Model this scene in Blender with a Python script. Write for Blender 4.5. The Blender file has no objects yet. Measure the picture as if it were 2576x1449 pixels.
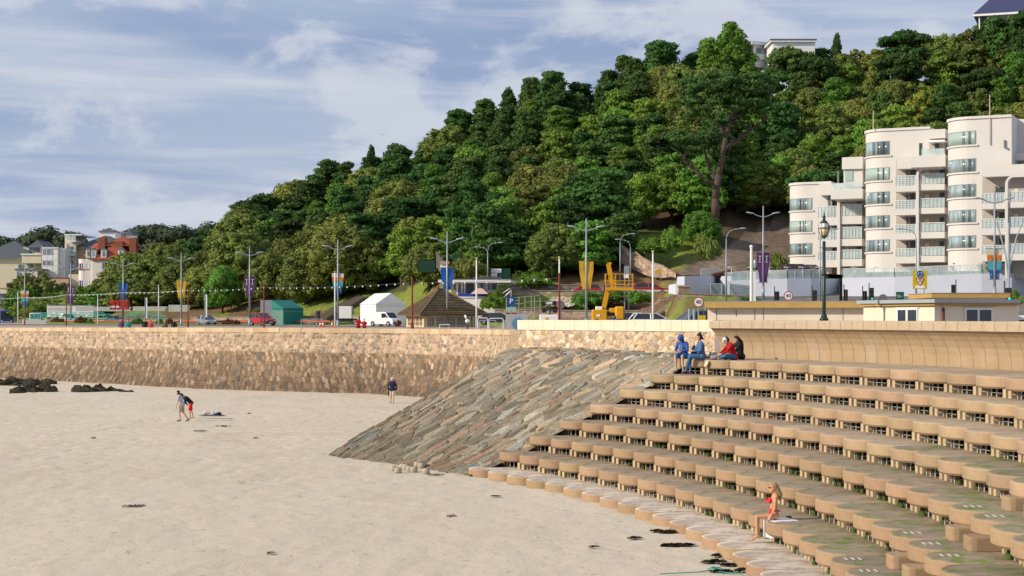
import bpy, math, random
import numpy as np
from mathutils import Vector, Matrix
random.seed(11); rng = np.random.default_rng(11)
R = math.radians; PI = math.pi
SC = bpy.context.scene; COL = SC.collection
# camera model: eye 5.75 m above the sand, focal length 4200 units on a 2576 x 1449 picture, horizon at row 800
H = 5.75; F = 4200.; CX = 1288.; HY = 800.
def W(x, y, D): return Vector(((x-CX)/F*D, D, H-(y-HY)/F*D))
def G(x, D, z=0.): return Vector(((x-CX)/F*D, D, z))
def zz(y, D): return H-(y-HY)/F*D
def lerp(a, b, t): return a+(b-a)*t
def tab(t, x):
    if x <= t[0][0]: return t[0][1]
    for (a, b), (c, d) in zip(t, t[1:]):
        if x <= c: return b+(d-b)*(x-a)/(c-a)
    return t[-1][1]
ORD = ['first','second','third','fourth','fifth','sixth','seventh','eighth','ninth','tenth','eleventh','twelfth','thirteenth','fourteenth','fifteenth','sixteenth','seventeenth','eighteenth','nineteenth','twentieth']
def ordw(i):
    if i < 20: return ORD[i]
    t = {2:'twenty',3:'thirty',4:'forty'}[(i+1)//10]
    r = (i+1) % 10
    if r == 0: return {'twenty':'twentieth','thirty':'thirtieth','forty':'fortieth'}[t]
    return t+'-'+ORD[r-1]

# ---------------------------------------------------------------- mesh builder
class MB:
    def __init__(s): s.v = []; s.f = []; s.m = []; s.mi = 0; s.M = Matrix()
    def add(s, vs, fs, mi=None):
        b = len(s.v); M = s.M
        s.v += [tuple(M @ Vector(p)) for p in vs]
        s.f += [tuple(b+i for i in f) for f in fs]
        s.m += [s.mi if mi is None else mi]*len(fs)
        return s
    def at(s, loc=(0,0,0), rz=0, rx=0, ry=0):
        s.M = Matrix.Translation(loc) @ Matrix.Rotation(rz,4,'Z') @ Matrix.Rotation(ry,4,'Y') @ Matrix.Rotation(rx,4,'X'); return s
    def box(s, x0, x1, y0, y1, z0, z1, mi=None):
        v = [(x0,y0,z0),(x1,y0,z0),(x1,y1,z0),(x0,y1,z0),(x0,y0,z1),(x1,y0,z1),(x1,y1,z1),(x0,y1,z1)]
        return s.add(v, [(0,3,2,1),(4,5,6,7),(0,1,5,4),(1,2,6,5),(2,3,7,6),(3,0,4,7)], mi)
    def cyl(s, p0, p1, r0, r1=None, n=8, mi=None):
        r1 = r0 if r1 is None else r1
        p0 = Vector(p0); p1 = Vector(p1); d = (p1-p0)
        if d.length < 1e-6: return s
        d.normalize(); a = d.orthogonal().normalized(); b = d.cross(a)
        vs = []
        for p, r in ((p0,r0),(p1,r1)):
            for i in range(n):
                t = 2*PI*i/n; vs.append(tuple(p+a*(r*math.cos(t))+b*(r*math.sin(t))))
        fs = [(i,(i+1)%n,n+(i+1)%n,n+i) for i in range(n)]
        fs += [tuple(range(n-1,-1,-1)), tuple(range(n,2*n))]
        return s.add(vs, fs, mi)
    def tube(s, pts, r, n=6, mi=None):
        rr = r if isinstance(r,(list,tuple)) else [r]*len(pts)
        for i in range(len(pts)-1): s.cyl(pts[i], pts[i+1], rr[i], rr[i+1], n, mi)
        return s
    def sph(s, c, r, n=10, m=7, mi=None):
        if not isinstance(r,(list,tuple)): r = (r,r,r)
        vs = [(c[0],c[1],c[2]-r[2])]
        for j in range(1,m):
            p = -PI/2+PI*j/m
            for i in range(n):
                t = 2*PI*i/n
                vs.append((c[0]+r[0]*math.cos(p)*math.cos(t), c[1]+r[1]*math.cos(p)*math.sin(t), c[2]+r[2]*math.sin(p)))
        vs.append((c[0],c[1],c[2]+r[2])); L = len(vs)-1
        fs = [(0,1+(i+1)%n,1+i) for i in range(n)]
        for j in range(m-2):
            for i in range(n):
                a = 1+j*n+i; b = 1+j*n+(i+1)%n
                fs.append((a,b,b+n,a+n))
        fs += [(L,1+(m-2)*n+i,1+(m-2)*n+(i+1)%n) for i in range(n)]
        return s.add(vs, fs, mi)
    def cap(s, p0, p1, r0, r1=None, n=10):
        r1 = r0 if r1 is None else r1
        s.cyl(p0, p1, r0, r1, n); s.sph(p0, r0, n, 6); s.sph(p1, r1, n, 6); return s
    def prism(s, poly, z0, z1, mi=None):
        n = len(poly)
        vs = [(p[0],p[1],z0) for p in poly]+[(p[0],p[1],z1) for p in poly]
        fs = [tuple(range(n-1,-1,-1)), tuple(range(n,2*n))]+[(i,(i+1)%n,n+(i+1)%n,n+i) for i in range(n)]
        return s.add(vs, fs, mi)
    def prismy(s, poly, y0, y1, mi=None):     # polygon in x,z pushed along y
        n = len(poly)
        vs = [(p[0],y0,p[1]) for p in poly]+[(p[0],y1,p[1]) for p in poly]
        fs = [tuple(range(n)), tuple(range(2*n-1,n-1,-1))]+[((i+1)%n,i,n+i,n+(i+1)%n) for i in range(n)]
        return s.add(vs, fs, mi)
    def hip(s, x0, x1, y0, y1, z0, z1, inset=None, mi=None):
        ins = min(x1-x0,y1-y0)/2 if inset is None else inset
        if (x1-x0) >= (y1-y0): r = [(x0+ins,(y0+y1)/2,z1),(x1-ins,(y0+y1)/2,z1)]
        else: r = [((x0+x1)/2,y0+ins,z1),((x0+x1)/2,y1-ins,z1)]
        v = [(x0,y0,z0),(x1,y0,z0),(x1,y1,z0),(x0,y1,z0)]+r
        if (x1-x0) >= (y1-y0): f = [(0,1,5,4),(1,2,5),(2,3,4,5),(3,0,4),(3,2,1,0)]
        else: f = [(0,1,4),(1,2,5,4),(2,3,5),(3,0,4,5),(3,2,1,0)]
        return s.add(v, f, mi)
    def build(s, name, mats, parent=None, smooth=False, loc=None):
        me = bpy.data.meshes.new(name); me.from_pydata(s.v, [], s.f)
        if not isinstance(mats,(list,tuple)): mats = [mats]
        for m in mats: me.materials.append(m)
        if len(mats) > 1: me.polygons.foreach_set('material_index', s.m)
        if smooth: me.polygons.foreach_set('use_smooth', [True]*len(me.polygons))
        me.update()
        o = bpy.data.objects.new(name, me); COL.objects.link(o)
        if parent is not None: o.parent = parent
        if loc is not None: o.location = loc
        return o
def tag(o, label, cat, group=None, kind=None):
    if label: o['label'] = label
    if cat: o['category'] = cat
    if group: o['group'] = group
    if kind: o['kind'] = kind
    return o
def thing(name, label, cat, loc=(0,0,0), rz=0, group=None):
    o = bpy.data.objects.new(name, None); COL.objects.link(o); o.empty_display_size = .2
    o.location = loc; o.rotation_euler = (0,0,rz)
    return tag(o, label, cat, group)
def struct(o): o['kind'] = 'structure'; return o
def copy_tree(o, parent=None):
    c = o.copy(); COL.objects.link(c)
    if parent is not None: c.parent = parent
    for ch in list(o.children): copy_tree(ch, c)
    return c
def put(o, loc, rz=0, label=None, scale=None):
    o.location = loc; o.rotation_euler = (0,0,rz)
    if label: o['label'] = label
    if scale is not None: o.scale = scale if isinstance(scale,(tuple,list)) else (scale,)*3
    return o
def bevel(o, w=.02, seg=2):
    m = o.modifiers.new('bevel','BEVEL'); m.width = w; m.segments = seg; m.limit_method = 'ANGLE'; return o
def npmesh(name, verts, faces, mats, smooth=False, colors=None, parent=None, matidx=None):
    me = bpy.data.meshes.new(name)
    verts = np.asarray(verts, dtype=np.float32).reshape(-1,3); faces = np.asarray(faces, dtype=np.int32)
    k = faces.shape[1]; nf = len(faces)
    me.vertices.add(len(verts)); me.vertices.foreach_set('co', verts.ravel())
    me.loops.add(nf*k); me.loops.foreach_set('vertex_index', faces.ravel())
    me.polygons.add(nf)
    me.polygons.foreach_set('loop_start', np.arange(0,nf*k,k,dtype=np.int32))
    me.polygons.foreach_set('loop_total', np.full(nf,k,dtype=np.int32))
    for m in (mats if isinstance(mats,(list,tuple)) else [mats]): me.materials.append(m)
    if matidx is not None: me.polygons.foreach_set('material_index', np.asarray(matidx,dtype=np.int32))
    me.polygons.foreach_set('use_smooth', [smooth]*nf)
    me.update(calc_edges=True); me.validate()
    if colors is not None:
        a = me.color_attributes.new('col','FLOAT_COLOR','POINT')
        c = np.ones((len(verts),4),dtype=np.float32); c[:,:3] = colors
        a.data.foreach_set('color', c.ravel())
    o = bpy.data.objects.new(name, me); COL.objects.link(o)
    if parent is not None: o.parent = parent
    return o
def gridfaces(nu, nv):
    i = np.arange(nu-1)[:,None]; j = np.arange(nv-1)[None,:]
    a = (i*nv+j); return np.stack([a, a+nv, a+nv+1, a+1], -1).reshape(-1,4)

# ---------------------------------------------------------------- materials
def nodes(m):
    m.use_nodes = True; nt = m.node_tree; nt.nodes.clear(); return nt, nt.nodes, nt.links
_M = {}
def mat(name, c, rough=.75, var=.15, scale=3., bump=0., metal=0., spec=.3, rnd=0., bscale=None, world=False, alpha=1., trans=0., emit=None, stretch=None, c2=None, c2lo=.5, c2hi=.62, c2scale=.6):
    if name in _M: return _M[name]
    m = bpy.data.materials.new(name); nt, N, L = nodes(m); _M[name] = m
    out = N.new('ShaderNodeOutputMaterial'); p = N.new('ShaderNodeBsdfPrincipled')
    p.inputs['Roughness'].default_value = rough; p.inputs['Metallic'].default_value = metal
    p.inputs['Specular IOR Level'].default_value = spec; p.inputs['Alpha'].default_value = alpha
    if emit: p.inputs['Emission Color'].default_value = (*emit[:3],1); p.inputs['Emission Strength'].default_value = emit[3]
    tc = N.new('ShaderNodeTexCoord'); src = tc.outputs['Object']
    if world: g = N.new('ShaderNodeNewGeometry'); src = g.outputs['Position']
    if stretch:
        mp = N.new('ShaderNodeMapping'); mp.inputs['Scale'].default_value = stretch; L.new(src, mp.inputs[0]); src = mp.outputs[0]
    nz = N.new('ShaderNodeTexNoise'); nz.inputs['Scale'].default_value = scale; nz.inputs['Detail'].default_value = 6; nz.inputs['Roughness'].default_value = .65
    L.new(src, nz.inputs['Vector'])
    mr = N.new('ShaderNodeMapRange'); mr.inputs[1].default_value = .25; mr.inputs[2].default_value = .75
    mr.inputs[3].default_value = 1-var; mr.inputs[4].default_value = 1+var; L.new(nz.outputs['Fac'], mr.inputs[0])
    base = N.new('ShaderNodeRGB'); base.outputs[0].default_value = (*c,1); bo = base.outputs[0]
    if c2:
        n2 = N.new('ShaderNodeTexNoise'); n2.inputs['Scale'].default_value = c2scale; n2.inputs['Detail'].default_value = 8; n2.inputs['Roughness'].default_value = .7; L.new(src, n2.inputs['Vector'])
        m2 = N.new('ShaderNodeMapRange'); m2.inputs[1].default_value = c2lo; m2.inputs[2].default_value = c2hi; L.new(n2.outputs['Fac'], m2.inputs[0])
        mx = N.new('ShaderNodeMix'); mx.data_type = 'RGBA'; L.new(m2.outputs[0], mx.inputs['Factor']); L.new(bo, mx.inputs['A']); mx.inputs['B'].default_value = (*c2,1); bo = mx.outputs['Result']
    sc = N.new('ShaderNodeVectorMath'); sc.operation = 'SCALE'; L.new(bo, sc.inputs[0]); L.new(mr.outputs[0], sc.inputs['Scale'])
    fin = sc.outputs[0]
    if rnd:
        oi = N.new('ShaderNodeObjectInfo'); m3 = N.new('ShaderNodeMapRange'); m3.inputs[3].default_value = 1-rnd; m3.inputs[4].default_value = 1+rnd
        L.new(oi.outputs['Random'], m3.inputs[0]); hs = N.new('ShaderNodeHueSaturation'); L.new(fin, hs.inputs['Color']); L.new(m3.outputs[0], hs.inputs['Value'])
        m4 = N.new('ShaderNodeMapRange'); m4.inputs[3].default_value = .5-rnd*.07; m4.inputs[4].default_value = .5+rnd*.07
        ml = N.new('ShaderNodeMath'); ml.operation = 'MULTIPLY'; ml.inputs[1].default_value = 7.31; fr = N.new('ShaderNodeMath'); fr.operation = 'FRACT'
        L.new(oi.outputs['Random'], ml.inputs[0]); L.new(ml.outputs[0], fr.inputs[0]); L.new(fr.outputs[0], m4.inputs[0]); L.new(m4.outputs[0], hs.inputs['Hue'])
        fin = hs.outputs[0]
    L.new(fin, p.inputs['Base Color'])
    if bump:
        nb = N.new('ShaderNodeTexNoise'); nb.inputs['Scale'].default_value = bscale or scale*4; nb.inputs['Detail'].default_value = 6; L.new(src, nb.inputs['Vector'])
        b = N.new('ShaderNodeBump'); b.inputs['Strength'].default_value = bump; b.inputs['Distance'].default_value = .05; L.new(nb.outputs['Fac'], b.inputs['Height']); L.new(b.outputs[0], p.inputs['Normal'])
    sh = p.outputs[0]
    if trans:
        t = N.new('ShaderNodeBsdfTranslucent'); L.new(fin, t.inputs['Color']); mx = N.new('ShaderNodeMixShader'); mx.inputs[0].default_value = trans
        L.new(sh, mx.inputs[1]); L.new(t.outputs[0], mx.inputs[2]); sh = mx.outputs[0]
    L.new(sh, out.inputs[0]); return m
def stone_mat(name, bump=.6, rough=.85, nscale=9.):
    m = bpy.data.materials.new(name); nt, N, L = nodes(m)
    out = N.new('ShaderNodeOutputMaterial'); p = N.new('ShaderNodeBsdfPrincipled'); p.inputs['Roughness'].default_value = rough; p.inputs['Specular IOR Level'].default_value = .25
    a = N.new('ShaderNodeVertexColor'); a.layer_name = 'col'
    g = N.new('ShaderNodeNewGeometry'); nz = N.new('ShaderNodeTexNoise'); nz.inputs['Scale'].default_value = nscale; nz.inputs['Detail'].default_value = 8; L.new(g.outputs['Position'], nz.inputs['Vector'])
    mr = N.new('ShaderNodeMapRange'); mr.inputs[1].default_value = .3; mr.inputs[2].default_value = .7; mr.inputs[3].default_value = .72; mr.inputs[4].default_value = 1.25; L.new(nz.outputs['Fac'], mr.inputs[0])
    sc = N.new('ShaderNodeVectorMath'); sc.operation = 'SCALE'; L.new(a.outputs[0], sc.inputs[0]); L.new(mr.outputs[0], sc.inputs['Scale']); L.new(sc.outputs[0], p.inputs['Base Color'])
    b = N.new('ShaderNodeBump'); b.inputs['Strength'].default_value = bump; b.inputs['Distance'].default_value = .04; L.new(nz.outputs['Fac'], b.inputs['Height']); L.new(b.outputs[0], p.inputs['Normal'])
    L.new(p.outputs[0], out.inputs[0]); return m
MSTONE = stone_mat('rubble_stone')
# jittered stone cells: returns id-random (n,3), edge distance
_J = rng.random((256,256,6))
def cells(a, b, jit=.42, brick=True):
    ib = np.floor(b).astype(int); best = np.full(a.shape, 9.); sec = np.full(a.shape, 9.)
    rid = np.zeros(a.shape+(6,)); dx = np.zeros(a.shape); dy = np.zeros(a.shape)
    for dj in (-1,0,1):
        jb = ib+dj; off = (_J[jb%256, 7, 5] if brick else 0*a)
        aa = a+off; ia = np.floor(aa).astype(int)
        for di in (-1,0,1):
            ii = ia+di; r = _J[ii%256, jb%256]
            px = ii+.5+(r[...,0]-.5)*2*jit; py = jb+.5+(r[...,1]-.5)*2*jit*.8
            ex = aa-px; ey = b-py; d = np.sqrt(ex*ex+ey*ey)*(1+.25*(r[...,4]-.5))
            new = d < best
            sec = np.where(new, best, np.minimum(sec, d)); rid = np.where(new[...,None], r, rid)
            dx = np.where(new, ex, dx); dy = np.where(new, ey, dy); best = np.where(new, d, best)
    return rid, sec-best, dx, dy
def pal(rid, cols, weights):
    w = np.cumsum(np.array(weights)/sum(weights)); idx = np.searchsorted(w, rid[...,2].clip(0,.9999)); c = np.array(cols)[idx]
    return c*(.7+.6*rid[...,3:4])
M_SLABSIDE = mat('sandy_concrete_face', (.40,.285,.18), .9, .12, 5, .35, rnd=.14, bscale=60, c2=(.30,.225,.15), c2scale=1.2)
M_SLABTOP = mat('grimy_concrete_top', (.40,.315,.225), .9, .25, 2.5, .3, rnd=.14, bscale=50, c2=(.27,.215,.155), c2scale=1.0)
M_SLABTOPG = mat('algae_concrete_top', (.33,.26,.185), .9, .3, 2.5, .3, rnd=.14, bscale=50, c2=(.10,.15,.03), c2lo=.52, c2hi=.62, c2scale=1.3)
M_SLABSIDEG = mat('algae_concrete_face', (.35,.24,.15), .9, .14, 5, .35, rnd=.12, bscale=60, c2=(.22,.21,.07), c2lo=.60, c2hi=.70, c2scale=3)
M_SLABTOPG2 = mat('weedy_concrete_top', (.29,.235,.165), .9, .35, 2.5, .4, rnd=.14, bscale=50, c2=(.14,.20,.035), c2lo=.50, c2hi=.62, c2scale=1.9, world=True)
M_SLABTOPS = mat('sand_dusted_concrete', (.34,.27,.205), .9, .12, 4, .2, rnd=.08, bscale=40, c2=(.62,.55,.47), c2lo=.40, c2hi=.52, c2scale=.8)
M_PIER = mat('pale_concrete_pier', (.44,.35,.23), .9, .15, 5, .2, rnd=.1)
M_HOLE = mat('unlit_concrete_back', (.035,.03,.022), .95, .3, 3)  # near-black colour carries the shade of the gaps under the slabs
M_BAR = mat('galvanised_bar', (.42,.44,.42), .5, .1, 5, metal=.3)
M_BARG = mat('weed_grown_bar', (.07,.11,.03), .9, .35, 20, .5)
M_WALLC = mat('curved_wall_concrete', (.385,.285,.18), .9, .10, 1.6, .3, bscale=40, world=True, c2=(.42,.33,.24), c2scale=.45)
M_COPE = mat('coping_concrete', (.46,.37,.265), .9, .14, 4, .5, bscale=50, world=True)
M_JOINT = mat('dark_joint', (.10,.075,.05), .95, .1)
M_ASHLAR = mat('cream_ashlar', (.72,.62,.49), .85, .08, 2, .25, bscale=30, world=True, c2=(.50,.34,.20), c2lo=.62, c2hi=.72, c2scale=5)
M_WHITE = mat('white_paint', (.78,.79,.80), .45, .04, 2)
M_PVC = mat('white_canvas', (.80,.81,.82), .55, .05, 1.2, .15, bscale=3)
M_TEAL = mat('teal_canvas', (.015,.20,.17), .6, .12, 1.2, .2, bscale=3)
M_TEALL = mat('pale_teal_canvas', (.25,.48,.43), .6, .2, 3, .2)
M_BENCH = mat('turquoise_bench', (.05,.47,.38), .5, .1, 3)
M_GREY = mat('lamp_grey_metal', (.30,.34,.37), .45, .08, 3, metal=.3)
M_LHEAD = mat('lamp_head_metal', (.36,.43,.48), .35, .08, 3, metal=.3)
M_DARKM = mat('dark_metal', (.035,.04,.045), .45, .15, 5)
M_BLACK = mat('matt_black', (.015,.015,.018), .6, .2, 5)
M_RUST = mat('maroon_pole_paint', (.22,.035,.03), .5, .15, 4)
M_CREAM = mat('cream_render', (.70,.62,.46), .85, .05, .7, .1, world=True)
M_CREAM2 = mat('pale_cream_render', (.74,.66,.54), .85, .06, .9, .1, world=True, c2=(.50,.36,.22), c2lo=.70, c2hi=.78, c2scale=1.3)
M_OCHRE = mat('ochre_fascia', (.46,.31,.10), .8, .15, 2, world=True)
M_ROOFG = mat('roof_felt', (.30,.27,.24), .9, .15, 1.5, world=True)
M_FLATS = mat('flats_render', (.60,.59,.575), .8, .035, .5, .05, world=True)
M_FLATSI = mat('flats_shaded_recess_render', (.42,.38,.345), .8, .05, .5, world=True)  # darker copy of the flats render, recess shade put into the colour
M_GLASS = mat('window_glass', (.09,.14,.17), .12, .5, .5, spec=.8, c2=(.34,.43,.45), c2scale=1.2, c2lo=.42, c2hi=.60, stretch=(1.1,1.1,.08))
M_GLASSD = mat('dark_glass', (.02,.028,.035), .1, .3, 2, spec=.7)
M_CURT = mat('curtained_glass', (.34,.45,.43), .2, .25, 6, spec=.6, stretch=(8,8,.3))
M_RAILG = mat('balustrade_glass', (.55,.68,.70), .1, .25, 1.2, spec=.7, alpha=.55)
M_RAIL = mat('white_rail', (.62,.66,.68), .4, .05)
M_LILAC = mat('pale_blue_wall_paint', (.52,.56,.66), .8, .05, .6, .08, world=True)
M_SLATE = mat('grey_slate_roof', (.085,.10,.115), .7, .2, 2.5, .2, world=True)
M_REDT = mat('red_tile_roof', (.30,.075,.04), .8, .25, 2.5, .3, world=True)
M_TILE = mat('brown_tile_roof', (.10,.075,.045), .7, .45, 5, .4, stretch=(1,1,3), c2=(.16,.13,.05), c2scale=1.1)
M_BRICK = mat('red_brick', (.26,.09,.05), .85, .25, 6)
M_ASPH = mat('asphalt', (.065,.065,.068), .85, .15, 3, .2, world=True)
M_PAVE = mat('pink_paving', (.36,.29,.24), .85, .15, 2, .1, world=True)
M_GRASS = mat('mown_grass', (.17,.24,.035), .9, .25, 3, .4, world=True, c2=(.24,.25,.06), c2scale=.2)
M_BANK = mat('bank_grass_and_earth', (.16,.20,.04), .95, .35, 1.2, .8, world=True, bscale=3, c2=(.15,.09,.05), c2lo=.50, c2hi=.60, c2scale=.09)
M_CLIFF = mat('bare_earth_cliff', (.155,.12,.095), .95, .35, .6, 1., world=True, bscale=1.5, c2=(.24,.19,.15), c2scale=.15)
M_EARTHY = mat('forest_floor', (.06,.055,.03), .95, .4, .6, .5, world=True)
M_TRUNK = mat('bark', (.085,.065,.05), .95, .3, 4, .6, rnd=.25)
M_BUS = mat('bus_blue', (.04,.09,.32), .35, .08); M_REDP = mat('red_car_paint', (.45,.02,.02), .25, .05, spec=.6)
M_SILVP = mat('silver_car_paint', (.30,.32,.38), .25, .05, spec=.6, metal=.3); M_DKP = mat('dark_car_paint', (.03,.035,.05), .25, .05, spec=.6)
M_MARP = mat('maroon_car_paint', (.12,.02,.025), .25, .05, spec=.6); M_WHP = mat('white_car_paint', (.72,.74,.78), .3, .04, spec=.5)
M_BLP = mat('blue_car_paint', (.06,.11,.22), .25, .05, spec=.6)
M_TYRE = mat('tyre_rubber', (.015,.015,.015), .8, .1); M_LAMPG = mat('lamp_glass', (.7,.72,.75), .1, .05, spec=.7)
M_YEL = mat('machine_yellow', (.62,.32,.01), .4, .08); M_ORG = mat('orange_plastic', (.65,.08,.01), .5, .1)
M_SIGNR = mat('sign_red', (.5,.02,.02), .5, .05); M_SIGNB = mat('sign_blue', (.01,.06,.25), .5, .05); M_SIGNG = mat('sign_green', (.005,.10,.05), .5, .05)
M_SIGNY = mat('sign_yellow', (.55,.42,.01), .5, .05)
M_SKIN = mat('skin', (.56,.33,.22), .55, .08, 9, spec=.35); M_SKINT = mat('tanned_skin', (.55,.29,.17), .5, .06, 6, spec=.4)
M_BLOND = mat('blonde_hair', (.36,.25,.12), .6, .35, 30, .5, stretch=(4,4,.6)); M_BRHAIR = mat('brown_hair', (.035,.018,.010), .6, .4, 30, .5)
# ---------------------------------------------------------------- camera, sun, sky
cam = bpy.data.cameras.new('camera'); co = bpy.data.objects.new('camera', cam); COL.objects.link(co); SC.camera = co
cam.sensor_width = 36; cam.lens = 36*F/2576; cam.shift_y = (HY-724.5)/2576; cam.clip_start = .5; cam.clip_end = 20000
co.location = (0,0,H); co.rotation_euler = (PI/2,0,0)
SUNDIR = Vector((.93,.34,-.50)).normalized()
sl = bpy.data.lights.new('sun','SUN'); sl.energy = 4.7; sl.angle = R(.53); sl.color = (1,.86,.66)
so = bpy.data.objects.new('sun', sl); COL.objects.link(so); so.rotation_euler = SUNDIR.to_track_quat('-Z','Y').to_euler()
w = bpy.data.worlds.new('World'); SC.world = w; w.use_nodes = True; nt = w.node_tree; nt.nodes.clear(); N = nt.nodes; L = nt.links
sky = N.new('ShaderNodeTexSky'); sky.sky_type = 'NISHITA'; sky.sun_disc = False
sky.sun_elevation = math.asin(-SUNDIR.z); sky.sun_rotation = math.atan2(-SUNDIR.x, -SUNDIR.y); sky.air_density = 1.2; sky.dust_density = 1.
tc = N.new('ShaderNodeTexCoord')
def wnoise(scale, st, detail=7, rough=.6, dist=.4, loc=(0,0,0)):
    mp = N.new('ShaderNodeMapping'); mp.inputs['Scale'].default_value = st; mp.inputs['Location'].default_value = loc; L.new(tc.outputs['Generated'], mp.inputs[0])
    n = N.new('ShaderNodeTexNoise'); n.inputs['Scale'].default_value = scale; n.inputs['Detail'].default_value = detail; n.inputs['Roughness'].default_value = rough; n.inputs['Distortion'].default_value = dist
    L.new(mp.outputs[0], n.inputs['Vector']); return n.outputs['Fac']
def rng_(s, a, b, c=0., d=1.):
    m = N.new('ShaderNodeMapRange'); m.interpolation_type = 'SMOOTHSTEP'; m.inputs[1].default_value = a; m.inputs[2].default_value = b; m.inputs[3].default_value = c; m.inputs[4].default_value = d; L.new(s, m.inputs[0]); return m.outputs[0]
def wmix(f, a, b, clamp=True):
    m = N.new('ShaderNodeMix'); m.data_type = 'RGBA'
    if isinstance(f, float): m.inputs['Factor'].default_value = f
    else: L.new(f, m.inputs['Factor'])
    for k, q in (('A',a),('B',b)):
        if isinstance(q, tuple): m.inputs[k].default_value = (*q,1)
        else: L.new(q, m.inputs[k])
    return m.outputs['Result']
K = 10.   # background strength is .1, so cloud radiances are given times ten
def c10(r,g,b): return (r*K,g*K,b*K)
streak = rng_(wnoise(2.6, (1.1,1.1,13.), 7, .55, .25, (3.3,0,.6)), .45, .66)
puff = rng_(wnoise(9.5, (1.,1.,2.0), 10, .60, .5, (1.7,2.,0)), .47, .60)
gap = rng_(wnoise(3.2, (1.,1.,4.5), 5, .5, .3, (8,1,2)), .42, .60)
c = wmix(.85, sky.outputs[0], c10(.42,.505,.69))
c = wmix(gap, c10(.30,.39,.585), c)
mu = N.new('ShaderNodeMath'); mu.operation = 'MULTIPLY'; mu.inputs[1].default_value = .85; L.new(puff, mu.inputs[0])
c = wmix(mu.outputs[0], c, c10(.60,.645,.74))
mu2 = N.new('ShaderNodeMath'); mu2.operation = 'MULTIPLY'; mu2.inputs[1].default_value = .75; L.new(streak, mu2.inputs[0])
c = wmix(mu2.outputs[0], c, c10(.66,.69,.77))
bg = N.new('ShaderNodeBackground'); bg.inputs['Strength'].default_value = .1; L.new(c, bg.inputs[0]); ow = N.new('ShaderNodeOutputWorld'); L.new(bg.outputs[0], ow.inputs[0])
SC.view_settings.view_transform = 'Standard'; SC.view_settings.look = 'None'; SC.view_settings.exposure = 0; SC.view_settings.gamma = 1
SC.cycles.max_bounces = 6; SC.cycles.diffuse_bounces = 3; SC.cycles.transparent_max_bounces = 12

# ---------------------------------------------------------------- beach sand
def sand_mat():
    m = bpy.data.materials.new('beach_sand'); nt, N, L = nodes(m)
    out = N.new('ShaderNodeOutputMaterial'); p = N.new('ShaderNodeBsdfPrincipled'); p.inputs['Roughness'].default_value = .95; p.inputs['Specular IOR Level'].default_value = .15
    g = N.new('ShaderNodeNewGeometry')
    def nz(scale, st=(1,1,1), det=6, rough=.6, dist=0):
        mp = N.new('ShaderNodeMapping'); mp.inputs['Scale'].default_value = st; L.new(g.outputs['Position'], mp.inputs[0])
        n = N.new('ShaderNodeTexNoise'); n.inputs['Scale'].default_value = scale; n.inputs['Detail'].default_value = det; n.inputs['Roughness'].default_value = rough; n.inputs['Distortion'].default_value = dist; L.new(mp.outputs[0], n.inputs['Vector']); return n.outputs['Fac']
    def mr(s, a, b, c=0., d=1.):
        m_ = N.new('ShaderNodeMapRange'); m_.inputs[1].default_value = a; m_.inputs[2].default_value = b; m_.inputs[3].default_value = c; m_.inputs[4].default_value = d; L.new(s, m_.inputs[0]); return m_.outputs[0]
    def mix(f, a, b):
        m_ = N.new('ShaderNodeMix'); m_.data_type = 'RGBA'; L.new(f, m_.inputs['Factor'])
        for k, q in (('A',a),('B',b)):
            if isinstance(q, tuple): m_.inputs[k].default_value = (*q,1)
            else: L.new(q, m_.inputs[k])
        return m_.outputs['Result']
    c = mix(mr(nz(.05,(1,.5,1),3), .35, .65), (.57,.495,.395), (.62,.545,.44))
    c = mix(mr(nz(.30,(1,.35,1),6,.7), .50, .66, 0, .55), c, (.50,.42,.315))      # damp bands
    c = mix(mr(nz(1.1,(1,.45,1),8,.75,.5), .615, .66, 0, .6), c, (.36,.29,.20))    # flecks of weed
    c = mix(mr(nz(4.0,(1,.5,1),4,.7), .60, .67, 0, .45), c, (.22,.17,.12))
    L.new(c, p.inputs['Base Color'])
    n1 = nz(1.3,(1,.8,1),10,.7,0); n2 = nz(30,(1,1,1),3)
    a = N.new('ShaderNodeMath'); a.operation = 'MULTIPLY_ADD'; a.inputs[1].default_value = .10; L.new(n2, a.inputs[0]); L.new(n1, a.inputs[2])
    b = N.new('ShaderNodeBump'); b.inputs['Strength'].default_value = .55; b.inputs['Distance'].default_value = .13; L.new(a.outputs[0], b.inputs['Height']); L.new(b.outputs[0], p.inputs['Normal'])
    L.new(p.outputs[0], out.inputs[0]); return m
M_SAND = sand_mat()
M_DRYSAND = mat('wet_sand_castle', (.42,.36,.28), .95, .15, 20, .4)
def vnoise(x, y, seed=0):
    r = _J[...,seed%6]; ix = np.floor(x).astype(int); iy = np.floor(y).astype(int); fx = x-ix; fy = y-iy; fx = fx*fx*(3-2*fx); fy = fy*fy*(3-2*fy)
    g = lambda i,j: r[i%256, j%256]
    return (g(ix,iy)*(1-fx)+g(ix+1,iy)*fx)*(1-fy)+(g(ix,iy+1)*(1-fx)+g(ix+1,iy+1)*fx)*fy
def fbm(x, y, o=4, seed=0):
    s = 0; a = .5
    for k in range(o): s = s+a*vnoise(x*2**k+17*k, y*2**k+5*k, seed+k); a *= .5
    return s
sx = np.linspace(-62, 11, 560); sy = np.concatenate([np.linspace(20,34,60)[:-1], np.linspace(34,104,520)[:-1], np.linspace(104,172,200)])
X, Y = np.meshgrid(sx, sy, indexing='ij')
Z = (fbm(X*.35,Y*.2,4)-.47)*.10+(fbm(X*2.1,Y*1.1,3,2)-.44)*.050*np.clip((100-Y)/40,.3,1)
fp = np.clip((Y-50)/18,0,1)*np.clip((150-Y)/25,.35,1); d_ = fbm(X*2.3,Y*1.5,3,1)-.44
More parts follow.
